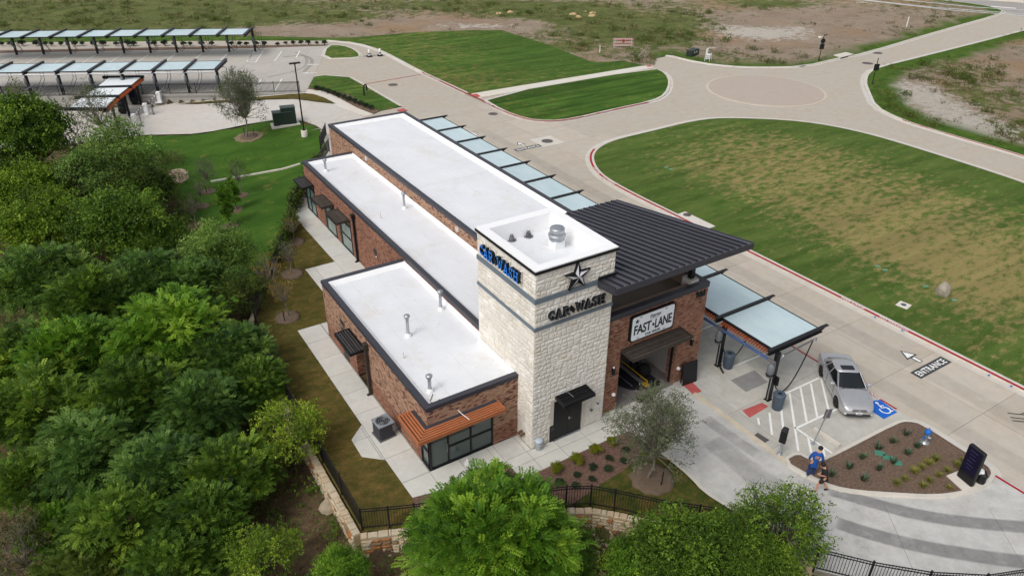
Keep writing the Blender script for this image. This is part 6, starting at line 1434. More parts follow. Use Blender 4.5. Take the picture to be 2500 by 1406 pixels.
p = G(2257,1079,.1); t = thing('fire_hydrant', 'silver fire hydrant with a blue bonnet in the bark island', 'hydrant', (*p,.1)); MB().lathe([(.24,0),(.24,.05),(.13,.07),(.13,.1),(.11,.12),(.115,.55),(.15,.56),(.15,.6)], n=16).cyl((-.2,0,.42),(.2,0,.42),.06).cyl((0,-.22,.38),(0,0,.38),.08).build('barrel', m_steel, t); m_hb = simple('hydrant_blue', lin(30,104,190),.15,5,.5); MB().lathe([(.16,.6),(.17,.66),(.13,.76),(.05,.82),(.04,.88),(.01,.88)], n=16).cyl((-.24,0,.42),(-.19,0,.42),.07).cyl((.19,0,.42),(.24,0,.42),.07).build('bonnet', m_hb, t)
A_, B_ = G(2338,1158,.12), G(2374,1188,.12); mc = ((A_[0]+B_[0])/2, (A_[1]+B_[1])/2); rz = math.atan2(B_[1]-A_[1], B_[0]-A_[0]); L = hypot(B_[0]-A_[0], B_[1]-A_[1])
t = thing('menu_totem', 'dark blue screen menu totem on a pale concrete pad in the bark island', 'sign', (*mc,.13), rz); m_menu = simple('menu_screen', lin(26,24,48),.2,1.5,.15)
MB().bevbox(-L/2,L/2,-.1,.12,0,1.95,.04).build('cabinet', m_black, t); MB().box(-L/2+.05,L/2-.05,-.115,-.1,.55,1.9).build('screen', m_menu, t); MB().box(-L/2+.05,L/2-.05,-.112,-.1,.06,.5).build('kick_plate', m_signblk, t)
m_txt = simple('menu_print', lin(54,54,92),.2,6,.3)
for k in range(6): MB().box(-L/2+.2+.03*(k%3),L/2-.25-.08*(k%2),-.119,-.116,1.72-.19*k,1.76-.19*k).build('menu_line', m_txt, t)
p = G(*Q4(2113,985),.1); t = thing('ground_floodlight', 'black ground floodlight with a bright lens beside the menu totem', 'light', (*p,.1), R(30)); MB().lathe([(.2,0),(.22,.12),(.1,.2)], n=14).bevbox(-.22,.22,-.18,.2,.18,.62,.08).build('housing', m_black, t); MB().bevbox(-.17,.17,-.02,.235,.5,.68,.05).build('lens', m_white, t); MB().bevbox(-.1,.1,.15,.26,.25,.36,.02).build('bracket', m_white, t)
p = G(*Q4(2475,430)); t = thing('folding_barrier', 'black folding barrier frame standing in the road at the right edge', 'barrier', (*p,0), R(-42)); t.scale = (.55,.55,.6)
for pts_ in ([(-1.0,-.55,.03),(1.0,-.55,.03)],[(-1.0,.55,.03),(1.0,.55,.03)],[(.1,-.55,.03),(.6,0,1.1)],[(.1,.55,.03),(.6,0,1.1)],[(-1,-.1,.03),(.9,-.1,.03)],[(.6,0,1.1),(1.6,.1,1.1)]): MB().bar(*pts_, .05, .05).build('bar', m_black, t)
for j, (x, y) in enumerate(((1430,512),(1627,608),(2247,929),(2408,1007))):
    p = G(1650+.34*x, 600+.34*y, .13) if x < 2000 or True else 0; tag(MB().bevbox(-.06,.06,-.05,.05,0,.03,.01).build('kerb_marker', m_blue, None, (*p,.132)), 'small blue marker on the red kerb, '+('farthest of four','second of four from the far end','third of four from the far end','nearest of four')[j], 'marker', 'blue kerb markers')
# overhead lines across the far right corner
pw = thing('power_lines', 'three thin overhead wires crossing the upper right corner', 'wires', (0,0,0))
for (a, b) in (((2050,-6),(2540,38)),((2080,-2),(2560,44)),((2180,-2),(2600,32))):
    za, zb = 9.5, 9.5; A, B = G(*a, za), G(*b, zb); A, B = Vector((*A,za)), Vector((*B,zb)); d = (B-A); MB().tube([A-d*.5+Vector((0,0,.4)), A, A.lerp(B,.5)-Vector((0,0,.2)), B, B+d*.5+Vector((0,0,.4))], .035, 5).build('wire', m_steel, pw)
# ------------------------------------------------------------------ cars
def car_paint(name, c):
    g = N(name); g.color(g.mix(g.val(g.noise(g.pos(), 3, 4, .6), .3, .7), tuple(x*.94 for x in c), c)); g.b.inputs['Coat Weight'].default_value = .5; g.b.inputs['Coat Roughness'].default_value = .08
    return g.set(.34, .55, .5)
m_carglass = N('car_glass'); m_carglass.color(lin(22,26,29)); m_carglass = m_carglass.set(.06, 0, .55)
m_chrome = simple('chrome', lin(206,208,212), .05, 6, .18, .9); m_lamp = N('headlight_glass'); m_lamp.color(lin(204,206,204)); m_lamp = m_lamp.set(.12, .2, .8)
m_trim = simple('car_trim', lin(44,45,48), .15, 6, .5); m_amber = simple('tail_red', lin(140,24,24), .1, 6, .3)
def make_car(label, paint, loc, rz):
    t = thing('parked_car', label, 'car', loc, rz); HL = 2.37
    itp = lambda x, T: float(np.interp(x, [a for a, _ in T], [b for _, b in T]))
    Wd = [(-2.37,.66),(-2.3,.78),(-2.1,.845),(-1.5,.875),(0,.885),(1.3,.875),(1.9,.84),(2.2,.76),(2.33,.66),(2.38,.56)]
    Zs = [(-2.37,.78),(-2.28,.93),(-2.0,.985),(-1.6,.985),(-.5,.95),(.5,.93),(.95,.92),(1.5,.86),(2.0,.76),(2.25,.67),(2.34,.6),(2.38,.56)]
    Zl = [(-2.37,.42),(-2.25,.28),(-1.9,.22),(1.9,.2),(2.25,.24),(2.38,.38)]
    xs = sorted(set([round(x, 3) for x in np.linspace(-2.37, 2.38, 74)])); WX_ = (-1.36, 1.36); rings = []
    for x in xs:
        w_, zs, zl = itp(x, Wd), itp(x, Zs), itp(x, Zl)
        for wx in WX_:
            if abs(x-wx) < .36: zl = max(zl, .31+math.sqrt(max(0, .36**2-(x-wx)**2)))
        mid = min(.62, (zs+zl)/2+.05); cr = .035 if abs(x) < 2.2 else .015
        half = [(w_*.95, zl), (w_*.99, max(zl+.01, .4)), (w_*1.0, max(zl+.02, mid)), (w_*.985, zs-.09 if zs-.09 > mid else (zs+mid)/2), (w_*.945, zs-.02), (w_*.84, zs+cr*.5), (w_*.45, zs+cr), (0, zs+cr*1.1)]
        rings.append([(x, y, z) for y, z in half]+[(x, -y, z) for y, z in half[-2::-1]])
    b = MB(); b.loft(rings, cap=False, smooth=True, closed=False); n = len(rings[0])
    b.add(rings[0], [tuple(range(n))]); b.add(rings[-1], [tuple(range(n))[::-1]]); body = b.build('body', paint, t)
    MB().box(-2.1,2.1,-.72,.72,.2,.5).build('underbody', m_trim, t)
    # glasshouse
    belt = [(1.0,.0),(.98,.5),(.86,.74),(.2,.80),(-.9,.795),(-1.55,.72),(-1.78,.5),(-1.82,0)]; top = [(.12,0),(.11,.4),(.04,.56),(-.2,.6),(-.75,.59),(-1.0,.55),(-1.1,.4),(-1.12,0)]
    full = lambda L_: L_+[(x,-y) for x, y in L_[-2:0:-1]]
    B_, T_ = full(belt), full(top); zb = lambda x: itp(x, Zs)+.015
    gl = MB(); gl.loft([[(x,y,zb(x)) for x, y in B_], [(x,y,1.375-.02*abs(y)) for x, y in T_]], cap=False, smooth=False); gl.build('window_glass', m_carglass, t)
    rf = MB(); rf.loft([[(x*1.03-.0,y*1.05,1.355-.02*abs(y)) for x, y in T_], [(x,y,1.395-.02*abs(y)) for x, y in T_], [(x*.75-.1,y*.7,1.43) for x, y in T_]], cap=True, smooth=True).build('roof', paint, t)
    MB().bevbox(-.45,-.02,-.36,.36,1.405,1.44,.03).build('sunroof', m_carglass, t)
    pil = MB()
    for s in (-1, 1):
        for (x0, y0, x1, y1, w_) in ((.9,.735,.06,.56,.11),(-.38,.80,-.34,.6,.07),(-1.52,.735,-.96,.56,.16),(-1.05,.79,-.78,.6,.05)): pil.bar((x0,s*y0,zb(x0)-.02),(x1,s*y1,1.375),w_,.035,(0,s,.35))
    pil.build('pillar', paint, t)
    for s in (-1, 1):
        MB().tube([(.92,s*.78,.955),(0,s*.845,.975),(-1.0,s*.84,.985),(-1.5,s*.77,1.0)],.012,5).build('belt_trim', m_trim, t)
        for x in (.75,-.36,-1.16): MB().box(x-.006,x+.006,s*.889-.01,s*.889+.004,.3,.9).build('door_gap', m_trim, t)
        for x in (-.2,-1.0): MB().bevbox(x-.1,x+.1,s*.89-.015,s*.89+.025,.76,.8,.01).build('door_handle', paint, t)
        MB().bar((1.0,s*.885,.5),(-1.0,s*.885,.5),.03,.06).build('side_moulding', paint, t)
        m = MB().bevbox(.58,.74,s*.96-.11,s*.96+.11,.94,1.08,.04).bar((.68,s*.82,.95),(.66,s*.9,.99),.06,.05).build('wing_mirror', paint, t)
        h = MB(); h.loft([[(2.13,s*.44,.56),(2.13,s*.44,.69),(1.9,s*.76,.72),(1.88,s*.79,.58)],[(2.31,s*.42,.57),(2.26,s*.42,.68),(2.03,s*.75,.71),(2.05,s*.79,.59)]]).build('headlight', m_lamp, t)
        MB().loft([[(-2.1,s*.5,.68),(-2.1,s*.5,.9),(-2.0,s*.8,.9),(-2.0,s*.8,.68)],[(-2.36,s*.5,.68),(-2.34,s*.5,.9),(-2.24,s*.79,.9),(-2.26,s*.8,.68)]]).build('tail_light', m_amber, t)
        MB().bevbox(2.22,2.36,s*.62-.09,s*.62+.09,.3,.36,.02).build('fog_light', m_lamp, t)
    MB().bevbox(2.22,2.395,-.36,.36,.54,.63,.02).build('grille', m_trim, t)
    MB().bar((2.4,-.36,.585),(2.4,.36,.585),.02,.018).bar((2.395,-.38,.64),(2.395,.38,.64),.025,.025).bar((2.4,-.37,.535),(2.4,.37,.535),.02,.02).bevbox(2.38,2.41,-.05,.05,.56,.62,.01).build('chrome_bar', m_chrome, t)
    MB().bevbox(2.28,2.405,-.62,.62,.27,.36,.03).build('lower_intake', m_trim, t)
    pl_ = MB().bevbox(2.38,2.42,-.16,.16,.38,.5,.01).build('licence_plate', m_white, t); MB().box(2.42,2.424,-.11,.11,.42,.46).build('plate_characters', m_trim, pl_)
    MB().tube([(1.02,-.7,.94),(.96,0,.965),(1.02,.7,.94)],.018,5).bar((.98,.15,.97),(.72,.6,1.08),.02,.015).bar((.98,-.5,.96),(.76,.05,1.07),.02,.015).build('wiper', m_trim, t)
    MB().bevbox(-2.34,-2.33+.0,-.4,.4,.7,.74,.004).build('boot_gap', m_trim, t); MB().tube([(1.05,-.72,.925),(1.6,-.66,.865),(2.14,-.5,.7),(2.2,0,.69),(2.14,.5,.7),(1.6,.66,.865),(1.05,.72,.925)],.006,4).build('bonnet_gap', m_trim, t)
    MB().box(.4,.75,-.55,-.05,.5,1.0).bevbox(-.4,-.2,-.62,-.1,.6,1.2,.05).bevbox(-.4,-.2,.1,.62,.6,1.2,.05).build('interior', m_trim, t)
    for wx in WX_:
        for s in (-1, 1):
            prof = [(.2,-.1),(.3,-.1),(.33,-.07),(.335,.0),(.33,.07),(.3,.1),(.2,.1)]; n = 24
            mk_w = lambda pr_: [[(wx+r_*math.cos(2*math.pi*i/n), s*.79+s*y_, .335+r_*math.sin(2*math.pi*i/n)) for i in range(n)] for r_, y_ in pr_]
            wh = MB().loft(mk_w(prof), cap=True, smooth=True).build('wheel', m_rubber, t)
            rm = MB().loft(mk_w([(.215,.085),(.2,.1),(.185,.06),(.02,.055)]), cap=True)
            for k in range(7): a_ = 2*math.pi*k/7; rm.bar((wx+.04*math.cos(a_), s*.865, .335+.04*math.sin(a_)), (wx+.2*math.cos(a_), s*.882, .335+.2*math.sin(a_)), .05, .02, (0,s,0))
            rm.build('rim', m_chrome if False else m_steel, wh)
            ar = arc(wx,.335,.345,.345,0,180,14); MB().tube([(x,s*.845,z) for x, z in ar], .03, 5).build('arch_liner', m_trim, t)
    return t
m_silvercar = car_paint('silver_paint', lin(186,186,188)); m_blackcar = car_paint('black_paint', lin(28,28,30)); m_whitecar = car_paint('white_car_paint', lin(226,228,230))
fdir = Vector((-.595,-.804)); ccp = Vector((16.97,-5.13))
make_car('silver saloon car with a sunroof parked across the accessible bay beside the vacuum canopy', m_silvercar, (ccp.x,ccp.y,.012), math.atan2(fdir.y,fdir.x))
make_car('black car mostly hidden under the far end of the vacuum canopy', m_blackcar, (16.9,38.6,.012), R(-92))
MBc = None
p = G(1157,329,.8); t = thing('utility_cart', 'small white cart poking out from under the vacuum canopy', 'cart', (p[0]-.3,p[1],.012), R(10)); MB().bevbox(-.4,.45,-.5,.5,.25,.85,.06).build('tub', m_white, t); MB().bar((-.3,-.3,.1),(.3,-.3,.1),.1,.2).bar((-.3,.3,.1),(.3,.3,.1),.1,.2).build('wheel_set', m_rubber, t); MB().tube([(.4,-.4,.8),(.6,-.4,1.0),(.6,.4,1.0),(.4,.4,.8)],.03).build('handle', m_steel, t)

# ------------------------------------------------------------------ people
m_skin = simple('skin', lin(196,146,118), .08, 8, .55); m_hair = simple('dark_hair', lin(36,28,26), .2, 20, .6)
def skinned(name, J, E, Rd, m, parent, root=0, sub=1):
    me = bpy.data.meshes.new(name); keys = list(J); ix = {k: i for i, k in enumerate(keys)}
    me.from_pydata([J[k] for k in keys], [(ix[a], ix[b]) for a, b in E], []); me.materials.append(m)
    o = bpy.data.objects.new(name, me); COL.objects.link(o); o.parent = parent
    o.modifiers.new('skin', 'SKIN'); sv = me.skin_vertices[0].data
    for k, i in ix.items(): r_ = Rd[k]; sv[i].radius = (r_, r_) if not isinstance(r_, tuple) else r_; sv[i].use_root = (i == root)
    s = o.modifiers.new('sub', 'SUBSURF'); s.levels = sub; s.render_levels = sub + 1; o.modifiers['skin'].use_smooth_shade = True
    return o
def person(label, loc, rz, J, shirt, trousers, shorts, sleeve, shoes, printm=None):
    t = thing('person', label, 'person', loc, rz)
    E = [('pelvis','spine'),('spine','chest'),('chest','neck'),('neck','head'),('head','crown')]; Rd = dict(pelvis=.125,spine=.115,chest=.13,neck=.055,head=.088,crown=.07)
    for s in 'LR':
        E += [('chest','sh'+s),('sh'+s,'el'+s),('el'+s,'wr'+s),('wr'+s,'ha'+s),('pelvis','hi'+s),('hi'+s,'kn'+s),('kn'+s,'an'+s),('an'+s,'to'+s)]
        Rd.update({'sh'+s:.058,'el'+s:.043,'wr'+s:.03,'ha'+s:.034,'hi'+s:.092,'kn'+s:.062,'an'+s:.042,'to'+s:.035})
        w_, h_ = Vector(J['wr'+s]), Vector(J['ha'+s]); d = (h_-w_).normalized(); sdv = d.cross(Vector((0,1,0)) if abs(d.y) < .8 else Vector((1,0,0))).normalized()
        for k in range(5):
            off = sdv*((k-2)*.02); L_ = (.05,.075,.085,.08,.06)[k]; st_ = h_+off*.7+d*.02 if k else h_-d*.02+sdv*-.03; a1, a2 = 'f%s%da' % (s,k), 'f%s%db' % (s,k)
            J[a1] = tuple(st_+d*L_*.5+off*.4); J[a2] = tuple(st_+d*L_+off*.3+Vector((0,.015,-.01))); E += [('ha'+s,a1),(a1,a2)]; Rd[a1] = .0095; Rd[a2] = .008
    hd, cr = Vector(J['head']), Vector(J['crown']); fw = Vector(J['face'])
    face = J.pop('face'); J['nose'] = tuple(hd+fw*.105+Vector((0,0,-.01))); E.append(('head','nose')); Rd['nose'] = .016
    skinned('body', J, E, Rd, m_skin, t)
    def subset(keys, extra): 
        K = {k: J[k] for k in keys}; K.update(extra); return K
    sk = ['pelvis','spine','chest']; ex = {}; es = [('pelvis','spine'),('spine','chest')]; K0 = Vector(J['pelvis'])-Vector((0,0,.07)); ex['hem'] = tuple(K0); es.append(('pelvis','hem')); rs = dict(pelvis=.158,spine=.15,chest=.155,hem=.15)
    nk = Vector(J['chest']).lerp(Vector(J['neck']), .7); ex['collar'] = tuple(nk); es.append(('chest','collar')); rs['collar'] = .085
    for s in 'LR':
        sk += ['sh'+s]; es.append(('chest','sh'+s)); rs['sh'+s] = .082
        a, b, c = (Vector(J[k+s]) for k in ('sh','el','wr'))
        if sleeve == 'long': ex['el_'+s] = tuple(b); ex['cuff'+s] = tuple(b.lerp(c,.92)); es += [('sh'+s,'el_'+s),('el_'+s,'cuff'+s)]; rs['el_'+s] = .062; rs['cuff'+s] = .046
        else: ex['cuff'+s] = tuple(a.lerp(b,.95)); es.append(('sh'+s,'cuff'+s)); rs['cuff'+s] = .07
    skinned('shirt', subset(sk, ex), es, rs, shirt, t)
    K = {'waist': tuple(Vector(J['pelvis'])+Vector((0,0,.03))), 'crotch': tuple(Vector(J['pelvis'])+Vector((0,0,-.06)))}; es = [('waist','crotch')]; rs = dict(waist=.14, crotch=.12)
    for s in 'LR':
        a, b, c = (Vector(J[k+s]) for k in ('hi','kn','an'))
        K['h'+s] = tuple(a); es.append(('crotch','h'+s)); rs['h'+s] = .11
        if shorts: K['hem'+s] = tuple(a.lerp(b,.85)); es.append(('h'+s,'hem'+s)); rs['hem'+s] = .105
        else: K['k'+s] = tuple(b); K['hem'+s] = tuple(b.lerp(c,.95)); es += [('h'+s,'k'+s),('k'+s,'hem'+s)]; rs['k'+s] = .085; rs['hem'+s] = .075
    skinned('shorts' if shorts else 'trousers', K, es, rs, trousers, t)
    for s in 'LR':
        a, b = Vector(J['an'+s]), Vector(J['to'+s]); d = (b-a).normalized(); skinned('shoe', {'heel': tuple(a-d*.04-Vector((0,0,.03))), 'mid': tuple(a.lerp(b,.5)-Vector((0,0,.01))), 'toe': tuple(b+d*.03)}, [('heel','mid'),('mid','toe')], dict(heel=.052, mid=.05, toe=.04), shoes, t)
    me = MB(); c_ = hd.lerp(cr,.55)-fw*.012; ax_ = (cr-hd).normalized()
    me.lathe([(.104,-.05),(.112,.0),(.108,.05),(.085,.095),(.04,.12),(.005,.128)], n=14); q = ax_.to_track_quat('Z','Y').to_matrix().to_4x4()
    me.xf(Matrix.Translation(c_) @ q); me.build('hair', m_hair, t)
    for s in (-1, 1):
        sd_ = Vector((fw.y,-fw.x,0)).normalized(); e_ = hd+fw*.083+sd_*s*.032+Vector((0,0,.03)); MB().lathe([(.001,-.011),(.011,0),(.001,.011)], tuple(e_), 8).build('eye', m_black, t)
    if printm: 
        c0 = Vector(J['chest']).lerp(Vector(J['spine']),.35); bk = Vector((0,-.155,0)); mb = MB()
        for k in range(4): mb.box(c0.x-.1+.02*(k%2), c0.x+.1-.03*(k%3), c0.y-.168, c0.y-.14, c0.z+.08-.05*k, c0.z+.105-.05*k)
        mb.build('shirt_print', printm, t)
    return t
m_blueshirt = simple('blue_shirt', lin(34,82,158), .2, 9, .85); m_jeans = simple('blue_jeans', lin(38,62,112), .25, 9, .85); m_blacktee = simple('black_tshirt', lin(42,42,46), .25, 9, .85); m_shorts = simple('dark_shorts', lin(46,42,42), .2, 9, .85); m_shoeb = simple('black_shoe', lin(28,28,30), .2, 9, .6); m_shoeg = simple('pale_shoe', lin(150,150,150), .2, 9, .7); m_print = simple('orange_print', lin(196,140,110), .2, 12, .8)
p1 = G(1977,1164,.05)
J1 = dict(pelvis=(.03,0,.93),spine=(.06,.05,1.12),chest=(.1,.12,1.34),neck=(.13,.19,1.47),head=(.16,.26,1.55),crown=(.18,.29,1.67),face=(.3,.85,-.35),
  shL=(-.09,.1,1.4),elL=(-.22,.02,1.16),wrL=(-.2,.16,.95),haL=(-.19,.2,.87),shR=(.28,.13,1.38),elR=(.37,.08,1.13),wrR=(.36,.2,.92),haR=(.36,.24,.84),
  hiL=(-.07,0,.88),knL=(-.1,.1,.48),anL=(-.12,-.04,.08),toL=(-.13,.13,.04),hiR=(.12,0,.88),knR=(.12,.2,.5),anR=(.1,.12,.08),toR=(.11,.29,.04))
person('person in a blue long sleeved shirt and jeans walking along the kerb, seen from behind', (*p1,.03), -YAW-R(18), J1, m_blueshirt, m_jeans, False, 'long', m_shoeg, m_print)
p2 = G(2003,1199,0)
J2 = dict(pelvis=(0,0,.92),spine=(0,.04,1.11),chest=(0,.09,1.33),neck=(0,.15,1.46),head=(0,.22,1.53),crown=(0,.22,1.66),face=(0,.8,-.6),
  shL=(-.17,.08,1.38),elL=(-.2,.03,1.12),wrL=(-.1,.2,1.02),haL=(-.06,.26,1.03),shR=(.17,.08,1.38),elR=(.2,.02,1.12),wrR=(.1,.18,1.0),haR=(.06,.24,1.01),
  hiL=(-.09,0,.87),knL=(-.1,.22,.5),anL=(-.1,.26,.08),toL=(-.1,.43,.04),hiR=(.09,0,.87),knR=(.1,-.04,.47),anR=(.1,-.32,.13),toR=(.1,-.18,.04))
person('person in a black t-shirt and dark shorts stepping off the kerb, head bent down', (*p2,.014), -YAW+R(80), J2, m_blacktee, m_shorts, True, 'short', m_shoeb)
# ------------------------------------------------------------------ vegetation
def fast_mesh(name, v, f, tone=None):
    v = np.asarray(v, np.float32); f = np.asarray(f, np.int32); me = bpy.data.meshes.new(name); me.vertices.add(len(v)); me.vertices.foreach_set('co', v.reshape(-1))
    k = f.shape[1]; me.loops.add(f.size); me.loops.foreach_set('vertex_index', f.reshape(-1)); me.polygons.add(len(f)); me.polygons.foreach_set('loop_start', np.arange(len(f), dtype=np.int32)*k)
    me.update(calc_edges=True)
    if tone is not None: at = me.attributes.new('tone', 'FLOAT', 'POINT'); at.data.foreach_set('value', np.asarray(tone, np.float32))
    return me
def leafmat(name, c1, c2, c3=None, trans=.26):
    g = N(name); t = g.attr('tone').outputs['Fac']
    stops = [(0, c1), (1, c2)] if c3 is None else [(0, c1), (.6, c2), (1, c3)]
    c = g.ramp(t, stops); c = g.mix(1.0, c, g.ramp(g.rnd(), [(0, (.82,.86,.8)), (.5, (1,1,1)), (1, (1.16,1.1,1.0))]), 'MULTIPLY'); c = g.mix(1.0, c, g.ramp(g.noise(g.pos(), .6, 3, .6), [(.3,(.8,.84,.8)),(.7,(1.16,1.12,1.1))]), 'MULTIPLY')
    g.color(c); g.set(.6, 0, .25)
    tr = g.n('ShaderNodeBsdfTranslucent'); g.link(g.mix(1.0, c, (1.1,1.25,.6), 'MULTIPLY'), tr.inputs['Color']); mx = g.n('ShaderNodeMixShader'); mx.inputs[0].default_value = trans
    g.link(g.b.outputs[0], mx.inputs[1]); g.link(tr.outputs[0], mx.inputs[2]); g.link(mx.outputs[0], g.t.nodes['Material Output'].inputs['Surface']); return g.m
LM = {
 'mint': leafmat('leaf_mint', lin(50,76,30), lin(104,136,62), lin(142,168,92)),
 'bright': leafmat('leaf_bright', lin(40,72,16), lin(98,140,36), lin(150,180,58)),
 'lime': leafmat('leaf_lime', lin(56,80,18), lin(110,138,36), lin(156,174,58)),
 'deep': leafmat('leaf_deep', lin(38,62,16), lin(82,114,34), lin(130,156,54)),
 'olive': leafmat('leaf_olive', lin(40,54,18), lin(78,98,34), lin(110,126,50)),
 'teal': leafmat('leaf_teal', lin(40,66,26), lin(86,120,50), lin(126,154,76)),
 'grey': leafmat('leaf_grey', lin(70,80,56), lin(104,112,84), lin(128,134,104), .2),
 'rust': leafmat('leaf_rust', lin(98,78,24), lin(140,116,36), lin(160,130,50)),
 'shrub': leafmat('leaf_shrub', lin(30,44,30), lin(54,72,50), lin(76,92,66), .15),
 'yshrub': leafmat('leaf_yellow_shrub', lin(72,86,16), lin(130,136,30), lin(156,150,44), .2),
 'grass': leafmat('tall_grass', lin(88,96,36), lin(132,132,58), lin(160,152,84), .2),
 'agave': leafmat('blue_grass', lin(54,74,56), lin(78,100,78), lin(102,122,98), .15),
 'brush': leafmat('dry_brush', lin(58,56,30), lin(92,88,48), lin(124,112,74), .15),
 'litter': leafmat('leaf_litter', lin(70,52,38), lin(112,86,62), lin(146,120,90), .1)}
m_bark = simple('bark', lin(92,80,68), .35, 6, .95, bump=.8, bscale=18); m_barkg = simple('pale_bark', lin(132,124,112), .3, 6, .95, bump=.6, bscale=18)
def unitv(a): return a/np.maximum(1e-9, np.linalg.norm(a, axis=-1, keepdims=True))
def leaves(rg, P, A, L, style, size):
    """P spray roots, A axis unit, L lengths -> quads of leaflets"""
    n = len(P); up = np.tile([0,0,1.0], (n,1)); side = unitv(np.cross(A, up)+rg.normal(0,.15,(n,3))); nor = unitv(np.cross(side, A))
    V, T = [], []
    if style == 'compound':
        m = 7
        for k in range(m):
            t = (k+.6)/m; c = P + A*(L*t)[:,None] - np.array([0,0,1])*(L*.28*t*t)[:,None]; ll = size*(1-.45*abs(t-.45))*rg.uniform(.8,1.2,n)
            for s in (-1, 1):
                d = unitv(side*s + A*.55 - up*.18 + rg.normal(0,.14,(n,3))); w = unitv(np.cross(d, nor))*(ll*.19)[:,None]; tip = c+d*ll[:,None]; md = c+d*(ll*.5)[:,None]
                V.append(np.stack([c, md+w, tip, md-w], 1))
    else:
        m = 6
        for k in range(m):
            c = P + A*(L*rg.uniform(.1,1,n))[:,None] + rg.normal(0,.25,(n,3))*L[:,None]*.4; d = unitv(A*.5 + rg.normal(0,.7,(n,3)) + np.array([0,0,.15])); ll = size*rg.uniform(.7,1.25,n); nn = unitv(np.cross(d, rg.normal(0,1,(n,3))+np.array([0,0,1.2]))); w = nn*(ll*(.34 if style == 'broad' else .22))[:,None]; tip = c+d*ll[:,None]-np.array([0,0,1])*(ll*.15)[:,None]; md = c+d*(ll*.45)[:,None]
            V.append(np.stack([c, md+w, tip, md-w], 1))
    return np.stack(V, 1)      # n, leaflets, 4, 3
def make_tree(seed, rad, rz, clumps, sprays, style, size, spray=.45, trunk_h=2.2, sparse=False, shell=(.5,1.0), tall=1.0, low=-.35, cl=.26):
    """unit tree: crown centred at origin, trunk down to -trunk_h-rz; returns (crown mesh, trunk mesh)"""
    rg = np.random.default_rng(seed)
    u = rg.normal(0,1,(clumps*4,3)); u = unitv(u); u = u[u[:,2] > low][:clumps]; n = len(u)
    lob = unitv(rg.normal(0,1,(7,3))); amp = rg.uniform(-.22,.26,7); rr = 1+np.sum(np.maximum(0,(u@lob.T))**3*amp, 1)
    r_ = rg.uniform(shell[0]**2, shell[1]**2, n)**.5*rr; C = u*r_[:,None]*np.array([rad,rad,rz]); crad = cl*rad*rg.uniform(.65,1.25,n)
    ctone = rg.normal(0,.2,n)
    ci = np.repeat(np.arange(n), sprays); q = rg.normal(0,.5,(len(ci),3))*np.array([1,1,.6]); P = C[ci]+q*crad[ci][:,None]
    out = unitv(C[ci]+np.array([0,0,.25*rad])); A = unitv(out*.55+q*1.1+rg.normal(0,.35,(len(ci),3))+np.array([0,0,.12])); L = spray*rg.uniform(.6,1.25,len(ci))
    Q = leaves(rg, P, A, L, style, size); ns, nl = Q.shape[:2]; tone = np.clip(.5+ctone[ci]+rg.normal(0,.15,len(ci)), 0, 1)
    tone = np.repeat(tone, nl*4); V = Q.reshape(-1,3); F = np.arange(len(V)).reshape(-1,4)
    cm = fast_mesh('crown', V, F, tone)
    tb = MB(); base = Vector((rg.uniform(-.2,.2), rg.uniform(-.2,.2), -rz-trunk_h)); fork = Vector((0,0,-rz*.75)); r0 = (.024*rad+.018) if sparse else .06*rad+.03
    tb.tube([base, base.lerp(fork,.5)+Vector((.06*rad,.03,0)), fork], r0, 7, radii=[r0*1.3, r0, r0*.8])
    for k in range(0, n, 1 if sparse else max(1, n//26)):
        c = Vector(C[k]); m1 = fork.lerp(c,.4)+Vector(rg.normal(0,.08*rad,3)); m2 = fork.lerp(c,.75)+Vector(rg.normal(0,.06*rad,3)); tb.tube([fork, m1, m2, c], r0*.4, 4 if sparse else 5, radii=[r0*.55, r0*.34, r0*.18, .008])
        if sparse:
            for _ in range(3): e_ = c+Vector(rg.normal(0,.16*rad,3)); tb.tube([m2, m2.lerp(e_,.5)+Vector(rg.normal(0,.03*rad,3)), e_], .01, 3, radii=[r0*.16,.009,.005])
    return cm, tb.mesh('trunk')
PROTO = {
 'comp': [make_tree(11+k, 2.6, 2.0, 95, 42, 'compound', .17, .5, cl=.215) for k in range(3)],
 'broad': [make_tree(31+k, 2.6, 2.1, 110, 46, 'broad', .15, .4) for k in range(3)],
 'fine': [make_tree(51+k, 2.2, 1.9, 100, 60, 'fine', .13, .36, shell=(.35,1.0)) for k in range(2)],
 'hero': [make_tree(71, 3.0, 2.5, 150, 46, 'compound', .16, .5, low=-.5, cl=.19, shell=(.55,1.0))],
 'sparse': [make_tree(81+k, 1.6, 2.0, 46, 12, 'fine', .11, .3, sparse=True, shell=(.3,1.0), low=-.6, trunk_h=1.4) for k in range(2)],
 'drive': [make_tree(91, 1.5, 1.7, 120, 17, 'fine', .085, .28, sparse=True, shell=(.2,1.0), low=-.75, trunk_h=.9, cl=.2)],
 'column': [make_tree(95, .75, 1.9, 60, 26, 'broad', .13, .3, shell=(.2,1.0), low=-.8, trunk_h=.6)],
 'airy': [make_tree(121+k, 2.2, 1.9, 85, 26, 'fine', .13, .34, sparse=True, shell=(.3,1.0), low=-.5, trunk_h=2.0, cl=.2) for k in range(2)],
 'bare': [make_tree(98+k, 1.2, 1.4, 34, 4, 'fine', .1, .25, sparse=True, shell=(.4,1.0), low=-.2, trunk_h=1.2) for k in range(2)],
 'shrub': [make_tree(105+k, .42, .34, 34, 22, 'fine', .075, .14, shell=(.3,1.0), low=-.3, trunk_h=.05) for k in range(2)]}
